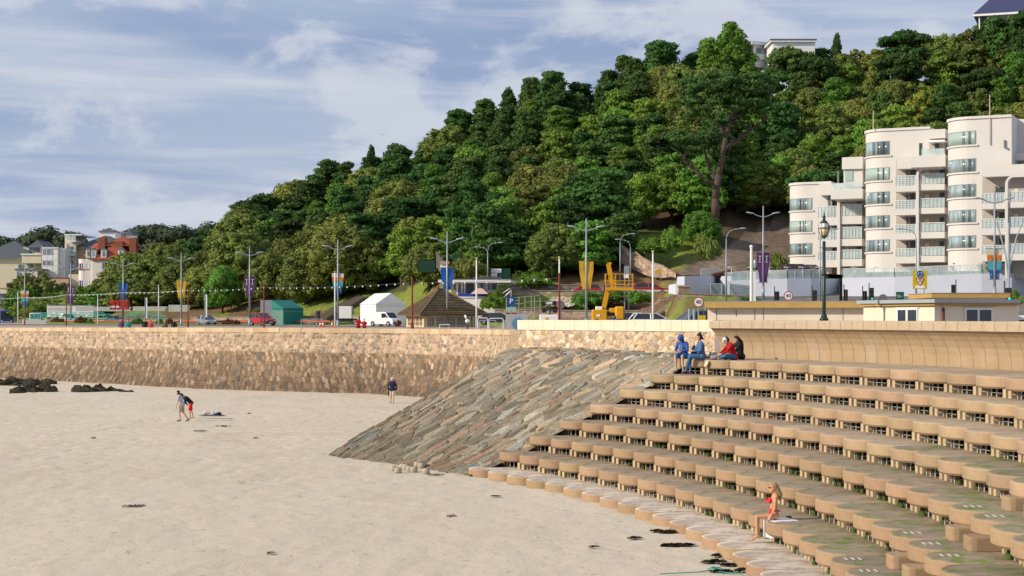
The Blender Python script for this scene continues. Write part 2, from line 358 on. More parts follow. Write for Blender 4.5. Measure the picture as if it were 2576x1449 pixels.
Z = Z-.075*fp*np.clip(d_-.06,0,1)*4*.6+.03*fp*(fbm(X*4.1,Y*3.1,2,4)-.38)
for yc, sl_k, x0_, x1_ in ((84.4,.012,-28,-4),(86.1,.012,-29,-5),(79.0,-.02,-26,-6),(80.5,-.02,-26,-7),(74.2,.03,-22,-8)):
    m_ = np.clip((X-x0_)/3,0,1)*np.clip((x1_-X)/3,0,1); Z = Z-.055*m_*np.exp(-((Y-yc-sl_k*(X+15)-.25*np.sin(X*.4))/.22)**2)
sand = npmesh('sand', np.stack([X,Y,Z],-1), gridfaces(len(sx),len(sy)), M_SAND, True); struct(sand)
far = MB(); far.add([(-900,-200,-.12),(300,-200,-.12),(300,300,-.12),(-900,300,-.12)], [(0,1,2,3)]); struct(far.build('beach', M_SAND))

# ---------------------------------------------------------------- land behind the walls
DW = [(-900,250),(-300,190),(0,165),(300,150),(537,139),(800,132),(987,129),(1150,123),(1300,116),(1303,116),(1311,79.6),(1790,67.9)]
C0 = Vector((-50.8,34.,0))
def circ(th, r): t = R(th); return Vector((C0.x+r*math.cos(t), C0.y+r*math.sin(t), 0))
def circD(px, r):
    t = (px-CX)/F   # (tD+50.8)^2+(D-34)^2=r^2, far root
    a = t*t+1; b = 2*t*50.8-68; c = 50.8**2+34**2-r*r; return (-b+math.sqrt(max(b*b-4*a*c,0)))/(2*a)
def Dwall(px): return tab(DW,px) if px < 1790 else circD(px, 67.75)
T_D = [(270,[250,255,258,261,300]),(1000,[225,229,232,236,262]),(1150,[205,214,216,229,236]),(1280,[200,213,214.5,230,231]),(1660,[200,213,214.5,230,231]),(1720,[150,168,180,193,229]),(2600,[150,168,180,193,230])]
T_Z = [(270,[4.8,4.9,5.0,5.1,5.4]),(1000,[4.8,4.85,4.9,5.0,6.5]),(1150,[4.8,7.6,8.6,9.0,10.2]),(1280,[4.8,8.2,9.1,9.1,10.3]),(1660,[4.8,8.2,9.1,9.1,10.3]),(1720,[4.8,6.2,8.1,8.1,11.1]),(2600,[4.8,6.2,8.1,8.1,11.1])]
def tabv(t, x):
    if x <= t[0][0]: return t[0][1]
    for (a, b), (c, d) in zip(t, t[1:]):
        if x <= c: return [p+(q-p)*(x-a)/(c-a) for p, q in zip(b, d)]
    return t[-1][1]
SKY = [(150,695),(262,690),(300,640),(340,620),(400,602),(480,592),(560,565),(620,500),(700,490),(800,415),(900,405),(960,380),(1050,355),(1150,290),(1250,265),(1320,215),(1420,185),(1480,228),(1550,170),(1650,120),(1730,140),(1830,80),(1900,160),(2000,150),(2100,112),(2230,110),(2330,88),(2400,88),(2470,66),(2576,45),(2900,0)]
DC = [(150,360),(270,370),(560,400),(800,370),(1050,350),(1300,340),(1550,335),(1830,330),(2576,320),(2900,315)]
TH = 9.0
def hill(px, v):
    b = tabv(T_D, px)[4]; zb = tabv(T_Z, px)[4]; dc = tab(DC, px); pc = tab(SKY, px)+TH*F/dc
    D = lerp(b, dc, v)
    if v <= 1:
        y0 = HY-(zb-H)/b*F; y = y0+(pc-y0)*(v**.86); return G(px, D, zz(y, D))
    return G(px, D, zz(pc, dc)-(v-1)*12)
cols = np.arange(120, 2900, 9.); VS = [0,.015,.03,.05,.07,.1,.125,.15,.18,.21,.25,.29,.34,.4,.46,.52,.6,.7,.8,.9,1.0,1.2,1.6,2.2]
hv = []; hc = []
def hcol(x, y, X_, Y_, k):
    n = float(fbm(np.array(X_*.35),np.array(Y_*.35),4,1)); n2 = float(fbm(np.array(X_*.09),np.array(Y_*.09),4,3))
    gr = np.array((.17,.215,.035))*(.75+.6*n) if n2 < .50 else np.array((.20,.20,.06))*(.75+.6*n)
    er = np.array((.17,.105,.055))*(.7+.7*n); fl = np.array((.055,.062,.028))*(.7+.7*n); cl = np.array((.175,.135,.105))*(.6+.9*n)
    j = 30*(n-.47)
    if x > 1850 and Y_ < 194: return np.array((.16,.15,.145))
    if x > 1708+j and x < 2060 and y > 690-(x-1700)*.56+j*.8 and y < 695: return cl
    if 1560 < x < 1800 and y > 578+j*1.5+max(0,(1660-x)*.25): return gr*.9 if n2 < .56 else er
    if y > tab([(150,742),(900,742),(1020,735),(1100,690),(1500,690),(2900,690)],x)+j: return gr if n2 < .53 else er
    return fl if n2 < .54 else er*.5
for px in cols:
    d = tabv(T_D,px); z = tabv(T_Z,px)
    P_ = [G(px,d[k],z[k]) for k in range(4)]
    P_[1:1] = [P_[0].lerp(P_[1],.33), P_[0].lerp(P_[1],.66)]
    for v in VS:
        p = hill(px, v); n = (fbm(np.array(p.x*.12),np.array(p.y*.12),3,1)-.44)*1.6*(1 if v > .01 else 0); P_.append(Vector((p.x,p.y,p.z+float(n))))
    for p in P_: hv.append(p); hc.append(hcol(px, HY-(p.z-H)/p.y*F, p.x, p.y, 0))
nr = 6+len(VS)
hillo = npmesh('hill', [v[:] for v in hv], gridfaces(len(cols), nr), [stone_mat('hillside_ground', 1., .95, 1.3)], True, np.array(hc)); struct(hillo)
# promenade ground
gc = list(np.arange(-1200,1300,50.))+[1303,1306,1311]+list(np.arange(1340,3500,40.)); gv = []
for px in gc:
    dw = Dwall(px)
    for D, z in ((dw+.25,4.1),(dw+13,4.1),(dw+24,4.8),(max(300,dw+60),4.8),(1500,4.8),(9000,4.0)): gv.append(G(px,D,z)[:])
struct(npmesh('ground', gv, gridfaces(len(gc),6), M_PAVE, False))
def ribbon(name, pts0, pts1, m, kind='structure'):
    v = [p[:] for p in pts0]+[p[:] for p in pts1]; n = len(pts0)
    me = bpy.data.meshes.new(name); me.from_pydata(v, [], [(i,i+1,n+i+1,n+i) for i in range(n-1)]); me.materials.append(m); o = bpy.data.objects.new(name, me); COL.objects.link(o)
    if kind: o['kind'] = kind
    return o
rp = [-600,0,300,600,900,1100,1250]
ribbon('road', [G(x,Dwall(x)+ (62 if x<900 else 50),4.806) for x in rp], [G(x,Dwall(x)+(84 if x<900 else 66),4.806) for x in rp], M_ASPH)
ribbon('lawn', [G(x,232,4.812) for x in (440,700,1000,1110)], [G(x,tabv(T_D,x)[0]+2,4.86) for x in (440,700,1000,1110)], M_GRASS)
ribbon('upper_road', [G(x,214.8,9.112) for x in range(1150,1700,50)], [G(x,229.6,9.115) for x in range(1150,1700,50)], M_ASPH)

# ---------------------------------------------------------------- far stone sea wall
def stone_surface(name, nu, nv, pos, U, V, cw, ch, shear, relief, cols, wts, mortar, parent=None, edge=.07, mshade=1., jit=.42, stain=None, brick=True, tilt=.5, warp=0):
    u = np.linspace(0,1,nu); v = np.linspace(0,1,nv); UU, VV = np.meshgrid(u, v, indexing='ij')
    a = (UU*U+shear*VV*V)/cw; b = VV*V/ch
    if warp: a = a+warp*(fbm(a*.35,b*.5,3,1)-.45)*2; b = b+warp*(fbm(a*.22+9,b*.8,3,4)-.45)
    rid, e, dx, dy = cells(a, b, jit, brick)
    k = np.clip(e/edge,0,1); k = k*k*(3-2*k)
    col = pal(rid, cols, wts); mc = np.array(mortar)*(.8+.4*rid[...,5:6])
    if stain is not None: col = col*stain(UU,VV)[...,None]; mc = mc*stain(UU,VV)[...,None]
    c = col*k[...,None]+mc*(1-k[...,None])
    h = relief*(k*(.55+.9*rid[...,4]) + tilt*k*((rid[...,0]-.5)*dx+(rid[...,1]-.5)*dy)*2 + .25*k*(fbm(a*3,b*3,2)-.4))
    P, Nn = pos(UU, VV)
    P = P+Nn*h[...,None]
    return npmesh(name, P, gridfaces(nu,nv), MSTONE, True, c.reshape(-1,3), parent)
def polyline(pts, U):
    pts = np.array(pts); x = np.linspace(0,1,len(pts)); return np.stack([np.interp(U,x,pts[:,k]) for k in range(pts.shape[1])],-1)
def arclen(P): P = np.array(P); return float(np.sum(np.linalg.norm(np.diff(P,axis=0),axis=1)))
wx = [-250,0,150,300,420,537,670,800,890,987,1070,1150,1230,1304]
wt = [tab(DW,x) for x in wx]
topy = [(0,824),(600,824),(987,826.5),(1304,829.5)]
TOPp = [G(x,d,zz(tab(topy,x),d)) for x,d in zip(wx,wt)]
def res(pts, n):
    P = np.array([p[:] for p in pts]); s = np.concatenate([[0],np.cumsum(np.linalg.norm(np.diff(P,axis=0),axis=1))]); t = np.linspace(0,s[-1],n); return np.stack([np.interp(t,s,P[:,k]) for k in range(3)],-1)
TP = res(TOPp, 60); tg = np.gradient(TP,axis=0); tg[:,2] = 0; tg /= np.linalg.norm(tg,axis=1)[:,None]; nrm = np.stack([tg[:,1],-tg[:,0],0*tg[:,0]],-1); nrm *= np.sign(-nrm[:,1:2])
fw = thing('sea_wall', 'long leaning rubble stone sea wall curving along the far side of the beach', 'sea wall')
Uw = arclen(TP)
def prof(v):  # v: 0 toe .. 1 under coping ; returns offset seaward, height fraction
    return np.where(v < .62, 2.5*(1-v/.62)**1.15+.25, .25*(1-(v-.62)/.38)), v
def posw(UU, VV):
    x = np.linspace(0,1,60); T = np.stack([np.interp(UU,x,TP[:,k]) for k in range(3)],-1); n = np.stack([np.interp(UU,x,nrm[:,k]) for k in range(3)],-1)
    o, hf = prof(VV); z = -.15+(T[...,2]-.36+.15)*hf
    P = T+n*o[...,None]; P[...,2] = z; nn = n.copy(); nn[...,2] = .35; return P, nn
fc_cols = [(.32,.22,.14),(.27,.185,.12),(.40,.29,.195),(.22,.16,.11),(.17,.155,.135),(.46,.34,.24)]
def split(v0, v1): return lambda UU,VV: posw(UU, v0+(v1-v0)*VV)
stone_surface('lower_face', 1500, 74, split(0,.66), Uw, 4.0, .28, .52, .60, .12, fc_cols, [4,4,2,5,.8,1], (.20,.15,.105), fw, .12, stain=lambda u,v: .60+.36*np.clip((v-.10)/.8,0,1)**1.3+.12*(fbm(u*30,v*3,3)-.5)+.25*np.clip(.06-v,0,1)/.06)
stone_surface('upper_courses', 1500, 34, split(.66,1.), Uw, 1.7, .36, .30, .0, .07, [(.41,.30,.215),(.34,.25,.175),(.47,.36,.26),(.25,.21,.17)], [4,4,2,1.5], (.54,.45,.35), fw, .16, jit=.30)
b = MB()
acc = 0; P = TP; seg = np.linalg.norm(np.diff(P,axis=0),axis=1); cum = np.concatenate([[0],np.cumsum(seg)]); s0 = 0
while s0 < cum[-1]-.3:
    s1 = min(s0+random.uniform(.9,1.7), cum[-1]); q = [np.array([np.interp(s,cum,P[:,k]) for k in range(3)]) for s in (s0+.01,s1-.01)]; n_ = [np.array([np.interp(s,cum,nrm[:,k]) for k in range(3)]) for s in (s0,s1)]
    j = random.uniform(-.02,.02); v = []
    for zz_ in (-.37,0+j*.5):
        for k in (0,1): v.append(q[k]+n_[k]*(.10+j)+np.array([0,0,zz_]))
        for k in (1,0): v.append(q[k]-n_[k]*.45+np.array([0,0,zz_]))
    b.add(v, [(0,3,2,1),(4,5,6,7),(0,1,5,4),(1,2,6,5),(2,3,7,6),(3,0,4,7)], random.choice([0,0,0,1,1,2])); s0 = s1
b.build('coping', [mat('warm_coping',(.50,.385,.255),.85,.15,2,.3,world=True), mat('pale_coping',(.57,.45,.31),.85,.15,2,.3,world=True), mat('tan_coping',(.50,.35,.20),.85,.15,2,.3,world=True)], fw)
# mortar strings on the upper courses
# ---------------------------------------------------------------- near stone wall under a cream ashlar parapet
nw = thing('stone_wall', 'rubble stone wall topped by a parapet of big cream ashlar blocks', 'wall')
A_ = G(1305,79.5); B_ = G(1800,67.3); UA = (B_-A_).length; ud = (B_-A_).normalized(); un = Vector((ud.y,-ud.x,0)); un = un if un.y < 0 else -un
def posn(UU,VV):
    P = np.stack([A_.x+(B_.x-A_.x)*UU, A_.y+(B_.y-A_.y)*UU, 3.6+(5.17-3.6)*VV],-1); n = np.zeros_like(P)+np.array(un[:]); return P, n
stone_surface('rubble_face', 620, 70, posn, UA, 1.57, .30, .20, 0, .05, [(.52,.41,.30),(.48,.34,.21),(.57,.47,.36),(.43,.34,.26),(.54,.37,.21)], [4,2,4,3,1], (.52,.43,.33), nw, .13, jit=.44)
b = MB(); s0 = 0
while s0 < UA-.2:
    s1 = min(s0+random.choice([.7,.95,1.1,1.25,1.6]), UA); q = A_+ud*(s0+.006); q2 = A_+ud*(s1-.006); o = un*.09; i_ = -un*.38
    v = [(q+o),(q2+o),(q2+i_),(q+i_)]; v = [(p.x,p.y,5.19) for p in v]+[(p.x,p.y,lerp(5.655,5.672,s0/UA)) for p in v]
    b.add(v, [(0,3,2,1),(4,5,6,7),(0,1,5,4),(1,2,6,5),(2,3,7,6),(3,0,4,7)]); s0 = s1
bevel(b.build('ashlar_parapet', M_ASHLAR, nw), .012, 1)
b = MB(); ret = [A_, G(1304,116)]
b.add([(A_.x,A_.y,3.4),(A_.x-.45,A_.y+.3,3.4),(ret[1].x,ret[1].y,3.4),(A_.x,A_.y,5.17),(A_.x-.45,A_.y+.3,5.17),(ret[1].x-.2,ret[1].y,4.9)], [(0,1,4,3),(1,2,5,4)])
b.add([(A_.x-.45,A_.y+.3,-.2),(ret[1].x,ret[1].y,-.2),(ret[1].x-.2,ret[1].y,4.6),(A_.x-.45,A_.y+.3,4.6)], [(0,1,2,3)])
b.build('return_face', mat('rubble_return',(.42,.32,.22),.9,.3,3,.8,world=True), nw)

# ---------------------------------------------------------------- curved concrete sea wall
cw = thing('curved_sea_wall', 'concave concrete sea wall with cast joints behind the top terrace', 'sea wall')
PW = .62; th0 = 28.7; npan = 92
prf = [(67.36,4.1),(67.35,4.35),(67.33,4.6),(67.28,4.82),(67.18,5.02),(67.06,5.18),(66.92,5.30),(66.86,5.345)]
b = MB(); c_ = MB()
for i in range(npan):
    a0 = th0-i*PW-.008; a1 = th0-(i+1)*PW+.008
    v = []; n = len(prf)
    for a in (a0,a1):
        for r, z in prf: p = circ(a,r); v.append((p.x,p.y,z))
        for r, z in ((67.7,5.345),(67.7,4.05)): p = circ(a,r); v.append((p.x,p.y,z))
    m_ = n+2; fs = [(k,k+1,m_+k+1,m_+k) for k in range(m_-1)]+[tuple(range(m_-1,-1,-1)), tuple(range(m_,2*m_))]
    b.add(v, fs)
    v = []
    for a in (a0,a1):
        for r, z in ((66.80,5.35),(66.80,5.60),(66.84,5.645),(67.5,5.655),(67.5,5.35)): p = circ(a,r); v.append((p.x,p.y,z+random.uniform(-.002,.002)))
    c_.add(v, [(k,k+1,5+k+1,5+k) for k in range(4)]+[(4,0,5,9),(4,3,2,1,0),(5,6,7,8,9)])
b.build('wall_face', M_WALLC, cw); c_.build('coping', M_COPE, cw)
b = MB()
v = []; 
for i in range(0,npan+1,2):
    a = th0-i*PW
    for r, z in [(r+.03,z) for r, z in prf]+[(66.86,5.35),(66.86,5.6)]: p = circ(a,r); v.append((p.x,p.y,z))
k_ = len(prf)+2; b.add(v, [(i*k_+j,i*k_+j+1,(i+1)*k_+j+1,(i+1)*k_+j) for i in range(npan//2) for j in range(k_-1)])
b.build('joint_filler', M_JOINT, cw)
# ---------------------------------------------------------------- stepped terraces of round-fronted slabs
R8 = 56.15; TT = 1.16; STEP = .564; PIT = 1.572; TK = .325
def Rk(k): return R8+(8-k)*TT
def Zk(k): return 4.20-STEP*(k-1)
def thk(k): return 27.75+(k-1)*(29.35-27.75)/7
def rowmesh(k):
    wd = Rk(k)*R(PIT)-.055; h = wd/2; back = 3.02 if k == 1 else 2.62; fr = .74
    ol = []; n = 18
    for i in range(n+1):
        t = PI*i/n; c, s = math.cos(t), math.sin(t); e = 2/2.25
        ol.append((-h*math.copysign(abs(c)**e,c)*1., fr-fr*abs(s)**e))
    rings = [(.0,-TK+.03,.045),(0,-TK+.0,.045)]
    v = []; f = []
    def ring(ins, z): 
        q = []
        for (x,y) in ol:
            d = Vector((x, y-fr-.2)); d = d.normalized()*ins; q.append((x-d.x, y-d.y, z))
        q += [(h-ins*.3, back, z), (-h+ins*.3, back, z)]; return q
    levels = [ring(.05,-TK), ring(0,-TK+.05), ring(0,-.045), ring(.018,-.016), ring(.05,0)]
    m_ = len(levels[0]); b = MB()
    for q in levels: v += q
    mi = []
    for L_ in range(4):
        for i in range(m_): f.append((L_*m_+i, L_*m_+(i+1)%m_, (L_+1)*m_+(i+1)%m_, (L_+1)*m_+i)); mi.append(1 if L_ == 3 else 0)
    f.append(tuple(range(m_-1,-1,-1))); mi.append(0); f.append(tuple(range(4*m_,5*m_))); mi.append(1)
    me = bpy.data.meshes.new('slab'); me.from_pydata(v, [], f)
    side, top = (M_SLABSIDE, M_SLABTOP)
    if k >= 5: side, top = (M_SLABSIDEG, M_SLABTOPG)
    if k == 8: top = M_SLABTOPS
    me.materials.append(side); me.materials.append(top); me.polygons.foreach_set('material_index', mi); me.update()
    P = {}
    g = STEP-TK; b = MB()
    for sgn in (-1,1):
        b.box(sgn*(h-.17)-.12, sgn*(h-.17)+.12, .52,1.15,-TK-g,-TK+.002)
    def mesh(bm, nm, m): 
        q = bpy.data.meshes.new(nm); q.from_pydata(bm.v, [], bm.f); q.materials.append(m); return q
    b = MB(); b.box(-.09,.09,.34,.62,-TK-g+.004,-TK-.002); pier = mesh(b,'pier',M_PIER)
    b = MB(); b.cyl((0,0,-TK-g+.01),(0,0,-TK-.002),.021,n=6); bar = mesh(b,'bar',M_BAR)
    b = MB(); b.cyl((0,0,-TK-g+.01),(0,0,-TK-g+.13),.075,.025,7); b.cyl((0,0,-TK-g+.11),(0,0,-TK-.002),.024,n=6); barg = mesh(b,'bar',M_BARG)
    b = MB(); b.cyl((-h+.2,.30,-TK-g*.5),(h-.2,.30,-TK-g*.5),.009,n=5); wire = mesh(b,'wire',M_BAR)
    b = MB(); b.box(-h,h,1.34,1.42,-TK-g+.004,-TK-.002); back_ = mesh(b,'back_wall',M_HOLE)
    return me, pier, bar, barg, wire, back_, h
def link(me, nm, par, loc=(0,0,0), rz=0):
    o = bpy.data.objects.new(nm, me); COL.objects.link(o); o.parent = par; o.location = loc; o.rotation_euler = (0,0,rz); return o
_gm = {}
def green_mesh(me, k):
    if k not in _gm: q = me.copy(); q.materials[1] = M_SLABTOPG2; _gm[k] = q
    return _gm[k]
M_DASH = mat('worn_white_dash', (.60,.57,.52), .8, .25, 8)
rowname = {1:'topmost terrace row',2:'second terrace row',3:'third terrace row',4:'fourth terrace row',5:'fifth terrace row',6:'sixth terrace row',7:'second lowest terrace row',8:'lowest sandy terrace row'}
for k in range(1,9):
    me, pier, bar, barg, wire, back_, h = rowmesh(k)
    i = 0
    while True:
        th = thk(k)-(i+.5)*PIT
        p = circ(th, Rk(k)); p.z = Zk(k)
        if th < -14: break
        sxp = CX+p.x/p.y*F; syp = HY-(p.z-H)/p.y*F
        if (sxp > 2576+420) or (syp > 1449+330): break
        lab = 'round-fronted concrete seat, %s from the left end of the %s' % (ordw(i), rowname[k])
        t = thing('seating_block', lab, 'seating block', p, R(th-90), 'round-fronted concrete seats in rows above the beach')
        # local y points inland (radially outward)
        jx = random.uniform(-.01,.01)
        me_ = me
        if k in (4,5,6,7) and th < 7.5-(k-4)*.0 and (th < 5 or i % 2): me_ = green_mesh(me, k)
        link(me_, 'slab', t, (0,jx,random.uniform(-.008,.008)))
        if k < 8:
            for s_ in (-1,1): link(pier, 'pier', t, (s_*(h-.13),0,0))
            stair = abs(th+1) < .9 or abs(th+2.4) < .5
            for q in (-.24,.02,.28):
                green = (k in (5,6) and random.random() < .45 and i > 3) or (k == 7 and i > 9 and random.random() < .4) or (k == 4 and i > 8 and random.random() < .25)
                link(barg if green else bar, 'bar', t, (q, .32+.4*q*q+random.uniform(-.01,.01), 0))
            if k <= 3: link(wire, 'wire', t)
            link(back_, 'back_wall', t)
        if -3.4 < th < .3 and k >= 4:
            for q in range(3):
                b = MB(); b.box(-.30,.0,.30+q*.14,.34+q*.14,.0,.006); b.build('painted_dash', M_DASH, t, loc=(.05,0,.008))
        i += 1
# stair blocks
n_ = 0
for k, th, lb in ((6,-1.05,'short concrete step block on the sixth terrace row, nearer the middle of the picture'),(6,-2.45,'short concrete step block on the sixth terrace row, further to the right'),
              (5,-.85,'short concrete step block on the fifth terrace row, above the pair of step blocks'),(5,-2.35,'short concrete step block on the fifth terrace row, at the right edge'),
              (7,-1.0,'short concrete step block on the second lowest row, upper of the two'),(7,-2.5,'short concrete step block on the second lowest row, at the bottom edge')):
    p = circ(th, Rk(k)+.92); p.z = Zk(k)
    b = MB(); pts = [(-.29,.8),(-.29,.16),(-.26,.06),(-.18,0),(.18,0),(.26,.06),(.29,.16),(.29,.8)]; b.prism(pts, -.01, .275)
    o = bevel(b.build('step_block', [M_SLABSIDEG]), .03, 2); put(o, p, R(th-90)); tag(o, lb, 'step block', 'short step blocks set on the terraces')
# dark mass below the terraces
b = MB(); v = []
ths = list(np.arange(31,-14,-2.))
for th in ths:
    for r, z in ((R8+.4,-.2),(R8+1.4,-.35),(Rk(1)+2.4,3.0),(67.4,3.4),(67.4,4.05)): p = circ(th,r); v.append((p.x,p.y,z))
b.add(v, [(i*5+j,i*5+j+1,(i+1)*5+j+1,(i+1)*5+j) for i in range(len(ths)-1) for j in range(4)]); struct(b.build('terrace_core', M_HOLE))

# ---------------------------------------------------------------- slate slope
sl_ = thing('slate_slope', 'sloping revetment of long grey and rust slate slabs between beach and terraces', 'stone slope')
Rr = []
for k in range(8,0,-1):
    p = circ(thk(k)-.75, Rk(k)+.95); Rr.append((p.x,p.y,Zk(k)-.04))
toe = circ(29.2, R8-.25); Rr = [(toe.x,toe.y,-.15)]+Rr
top1 = circ(27.9, 67.2); Rr.append((top1.x,top1.y,4.22))
A0 = W(815,1145,70); A0.z = 0
Lf = [W(812,1147,70.0)+Vector((0,0,-.15)), W(905,1095,71.0), W(1010,1035,72.3), W(1110,978,74), W(1200,925,76), W(1262,888,78.2), W(1306,872,80)]
Lf = res(Lf, 40); Rt = res([Vector(q) for q in Rr], 40)
def poss(UU, VV):
    x = np.linspace(0,1,40)
    l = np.stack([np.interp(VV,x,Lf[:,k]) for k in range(3)],-1); r = np.stack([np.interp(VV,x,Rt[:,k]) for k in range(3)],-1)
    t = UU[...,None]; P = l+(r-l)*t
    P[...,2] += .18*np.sin(PI*UU)*np.sin(PI*np.clip(VV*1.0,0,1))*.6
    n = np.zeros_like(P)+np.array([-.30,-.25,.92]); return P, n
slc = [(.26,.225,.165),(.32,.285,.22),(.28,.29,.255),(.33,.24,.16),(.42,.32,.215),(.31,.205,.15),(.21,.185,.14),(.38,.35,.28),(.24,.21,.145)]
stone_surface('slate_face', 760, 430, poss, 10.6, 15.5, .30, 1.0, .0, .075, slc, [5,5,1.8,3,1.6,.7,4,2,6], (.46,.35,.235), sl_, .12, warp=1.1, jit=.49, stain=lambda u,v: .60+.48*np.clip(v*1.15+.25*u-.12,0,1)+.2*(fbm(u*6,v*9,3)-.5), tilt=.9)
b = MB(); v = []
for i in range(0,40,3):
    q = Lf[i]; v.append((q[0],q[1],q[2]-.02)); v.append((q[0]-.15-.1*i/40,q[1]+1.2,q[2]-1.0)); v.append((q[0]-1.2,q[1]+7,-.4))
n = len(v)//3; b.add(v, [(i*3+j,i*3+j+1,(i+1)*3+j+1,(i+1)*3+j) for i in range(n-1) for j in range(2)])
b.build('back_slope', mat('slate_back',(.26,.22,.16),.9,.35,1.5,.8,world=True), sl_)
# ---------------------------------------------------------------- trees
M_PINE = mat('pine_foliage', (.048,.108,.020), .75, .5, .35, rnd=.32, trans=.2)
M_PINEL = mat('bright_pine_foliage', (.125,.235,.030), .75, .45, .35, rnd=.30, trans=.24)
M_OAK = mat('holm_oak_foliage', (.150,.190,.038), .75, .5, .35, rnd=.30, trans=.2)
M_YEW = mat('yellow_green_foliage', (.25,.32,.045), .75, .4, .5, rnd=.25, trans=.15)
M_REDB = mat('russet_shrub', (.14,.06,.025), .8, .4, 3, rnd=.2)
def ico(lv=1):
    import bmesh
    b = bmesh.new(); bmesh.ops.create_icosphere(b, subdivisions=lv, radius=1); v = np.array([x.co[:] for x in b.verts]); f = np.array([[q.index for q in x.verts] for x in b.faces]); b.free(); return v, f
IV, IF = ico(1)
def crown(kind, seed, nleaf=58, q=.30):
    g = np.random.default_rng(seed); C = []; Rr = []
    def addc(c, r): C.append(c); Rr.append(r)
    if kind == 'pine':          # broad tiers with gaps
        lean = g.normal(0,.25,2); tiers = g.integers(6,9)
        for t in range(tiers):
            f = t/(tiers-1); z = 3.2+6.3*f; rr = (3.3*(1-f*.62)+.3)*(.8+.4*g.random()); n = int(4+rr*3.0); a0 = g.random()*6
            for i in range(n):
                a = a0+2*PI*i/n+g.normal(0,.25); r = rr*(.45+.55*g.random()) if i % 3 else rr*.35
                addc((lean[0]*f*2+r*math.cos(a), lean[1]*f*2+r*math.sin(a), z+g.normal(0,.28)), (.95+.35*g.random(), .95+.35*g.random(), .52+.2*g.random()))
    elif kind == 'umbrella':
        for i in range(46):
            a = g.random()*2*PI; r = 4.0*math.sqrt(g.random()); z = 7.2+1.6*(1-(r/4.2)**2)+g.normal(0,.25)-(1.8 if g.random() < .3 else 0)
            addc((r*math.cos(a), r*math.sin(a), z), (1.15,1.15,.5))
    elif kind == 'cone':
        for t in range(9):
            f = t/8; z = 1.6+8.2*f; rr = 3.7*(1-f**1.4)+.4; n = int(3+rr*3.2); a0 = g.random()*6
            for i in range(n):
                a = a0+2*PI*i/n+g.normal(0,.2); r = rr*(.6+.35*g.random()) if i % 4 else rr*.3
                addc((r*math.cos(a), r*math.sin(a), z+g.normal(0,.25)), (.9,.9,.75))
    elif kind == 'oak':
        n = 74
        for i in range(n):
            f = (i+.5)/n; ph = math.acos(1-1.45*f); a = i*2.39996+g.normal(0,.2); rr = .80+.26*g.random()
            addc((3.6*rr*math.sin(ph)*math.cos(a), 3.6*rr*math.sin(ph)*math.sin(a), 4.3+4.6*rr*math.cos(ph)), (.85+.3*g.random(),)*2+(.75+.3*g.random(),))
        for i in range(12): addc((g.normal(0,1.3), g.normal(0,1.3), 4.4+g.normal(0,1.)), (1.7,1.7,1.5))
    elif kind == 'loose':
        for i in range(64):
            d = g.normal(0,1,3); d /= np.linalg.norm(d); rr = .45+.55*g.random()**.5
            addc((3.0*d[0]*rr, 3.0*d[1]*rr, 5.6+4.0*d[2]*rr), (.62+.4*g.random(),)*2+(.6+.3*g.random(),))
    elif kind == 'bush':
        for i in range(34):
            a = g.random()*2*PI; r = 1.0*math.sqrt(g.random()); z = .25+.75*(1-r*r*.7)*g.random()
            addc((r*math.cos(a)*.95, r*math.sin(a)*.95, z), (.26+.08*g.random(),)*3)
    elif kind == 'hedge':
        for i in range(90): addc((g.uniform(-1.8,1.8), g.uniform(-.45,.45), g.uniform(.2,.95)), (.26,.26,.26))
    C = np.array(C); Rr = np.array(Rr)
    V = []; Fq = []; n0 = 0
    for c, r in zip(C,Rr):     # lumpy solid cores added inside the clumps to block light
        v = IV*(r*.80)*(1+g.normal(0,.10,(len(IV),1)))+c; V.append(v); Fq.append(np.concatenate([IF, IF[:,2:3]],1)+n0); n0 += len(v)
    m = len(C)*nleaf; ci = np.repeat(np.arange(len(C)), nleaf)
    d = g.normal(0,1,(m,3)); d[:,2] += .25; d /= np.linalg.norm(d,axis=1)[:,None]
    pos = C[ci]+Rr[ci]*d*(.80+.38*g.random((m,1)))
    nn = d+g.normal(0,.55,(m,3)); nn /= np.linalg.norm(nn,axis=1)[:,None]
    t = np.cross(nn, g.normal(0,1,(m,3))); t /= np.linalg.norm(t,axis=1)[:,None]; s = np.cross(nn,t)
    sz = q*(.6+.8*g.random((m,1))); t = t*sz; s = s*sz*.62
    qv = np.stack([pos-t, pos-s*1.0, pos+t, pos+s], 1).reshape(-1,3)
    core = np.concatenate(Fq)[:,:3]
    return np.concatenate(V), core, qv, n0
def crown_mesh(nm, kind, seed, m, nleaf=58, q=.30):
    V, core, qv, n0 = crown(kind, seed, nleaf, q)
    nt = len(core); nq = len(qv)//4; me = bpy.data.meshes.new(nm)
    verts = np.concatenate([V,qv]).astype(np.float32); me.vertices.add(len(verts)); me.vertices.foreach_set('co', verts.ravel())
    li = np.concatenate([core.ravel(), n0+np.arange(nq*4)]).astype(np.int32); me.loops.add(len(li)); me.loops.foreach_set('vertex_index', li)
    me.polygons.add(nt+nq); me.polygons.foreach_set('loop_start', np.concatenate([np.arange(nt)*3, nt*3+np.arange(nq)*4]).astype(np.int32)); me.polygons.foreach_set('loop_total', np.concatenate([np.full(nt,3),np.full(nq,4)]).astype(np.int32))
    me.materials.append(m); me.update(calc_edges=True); return me
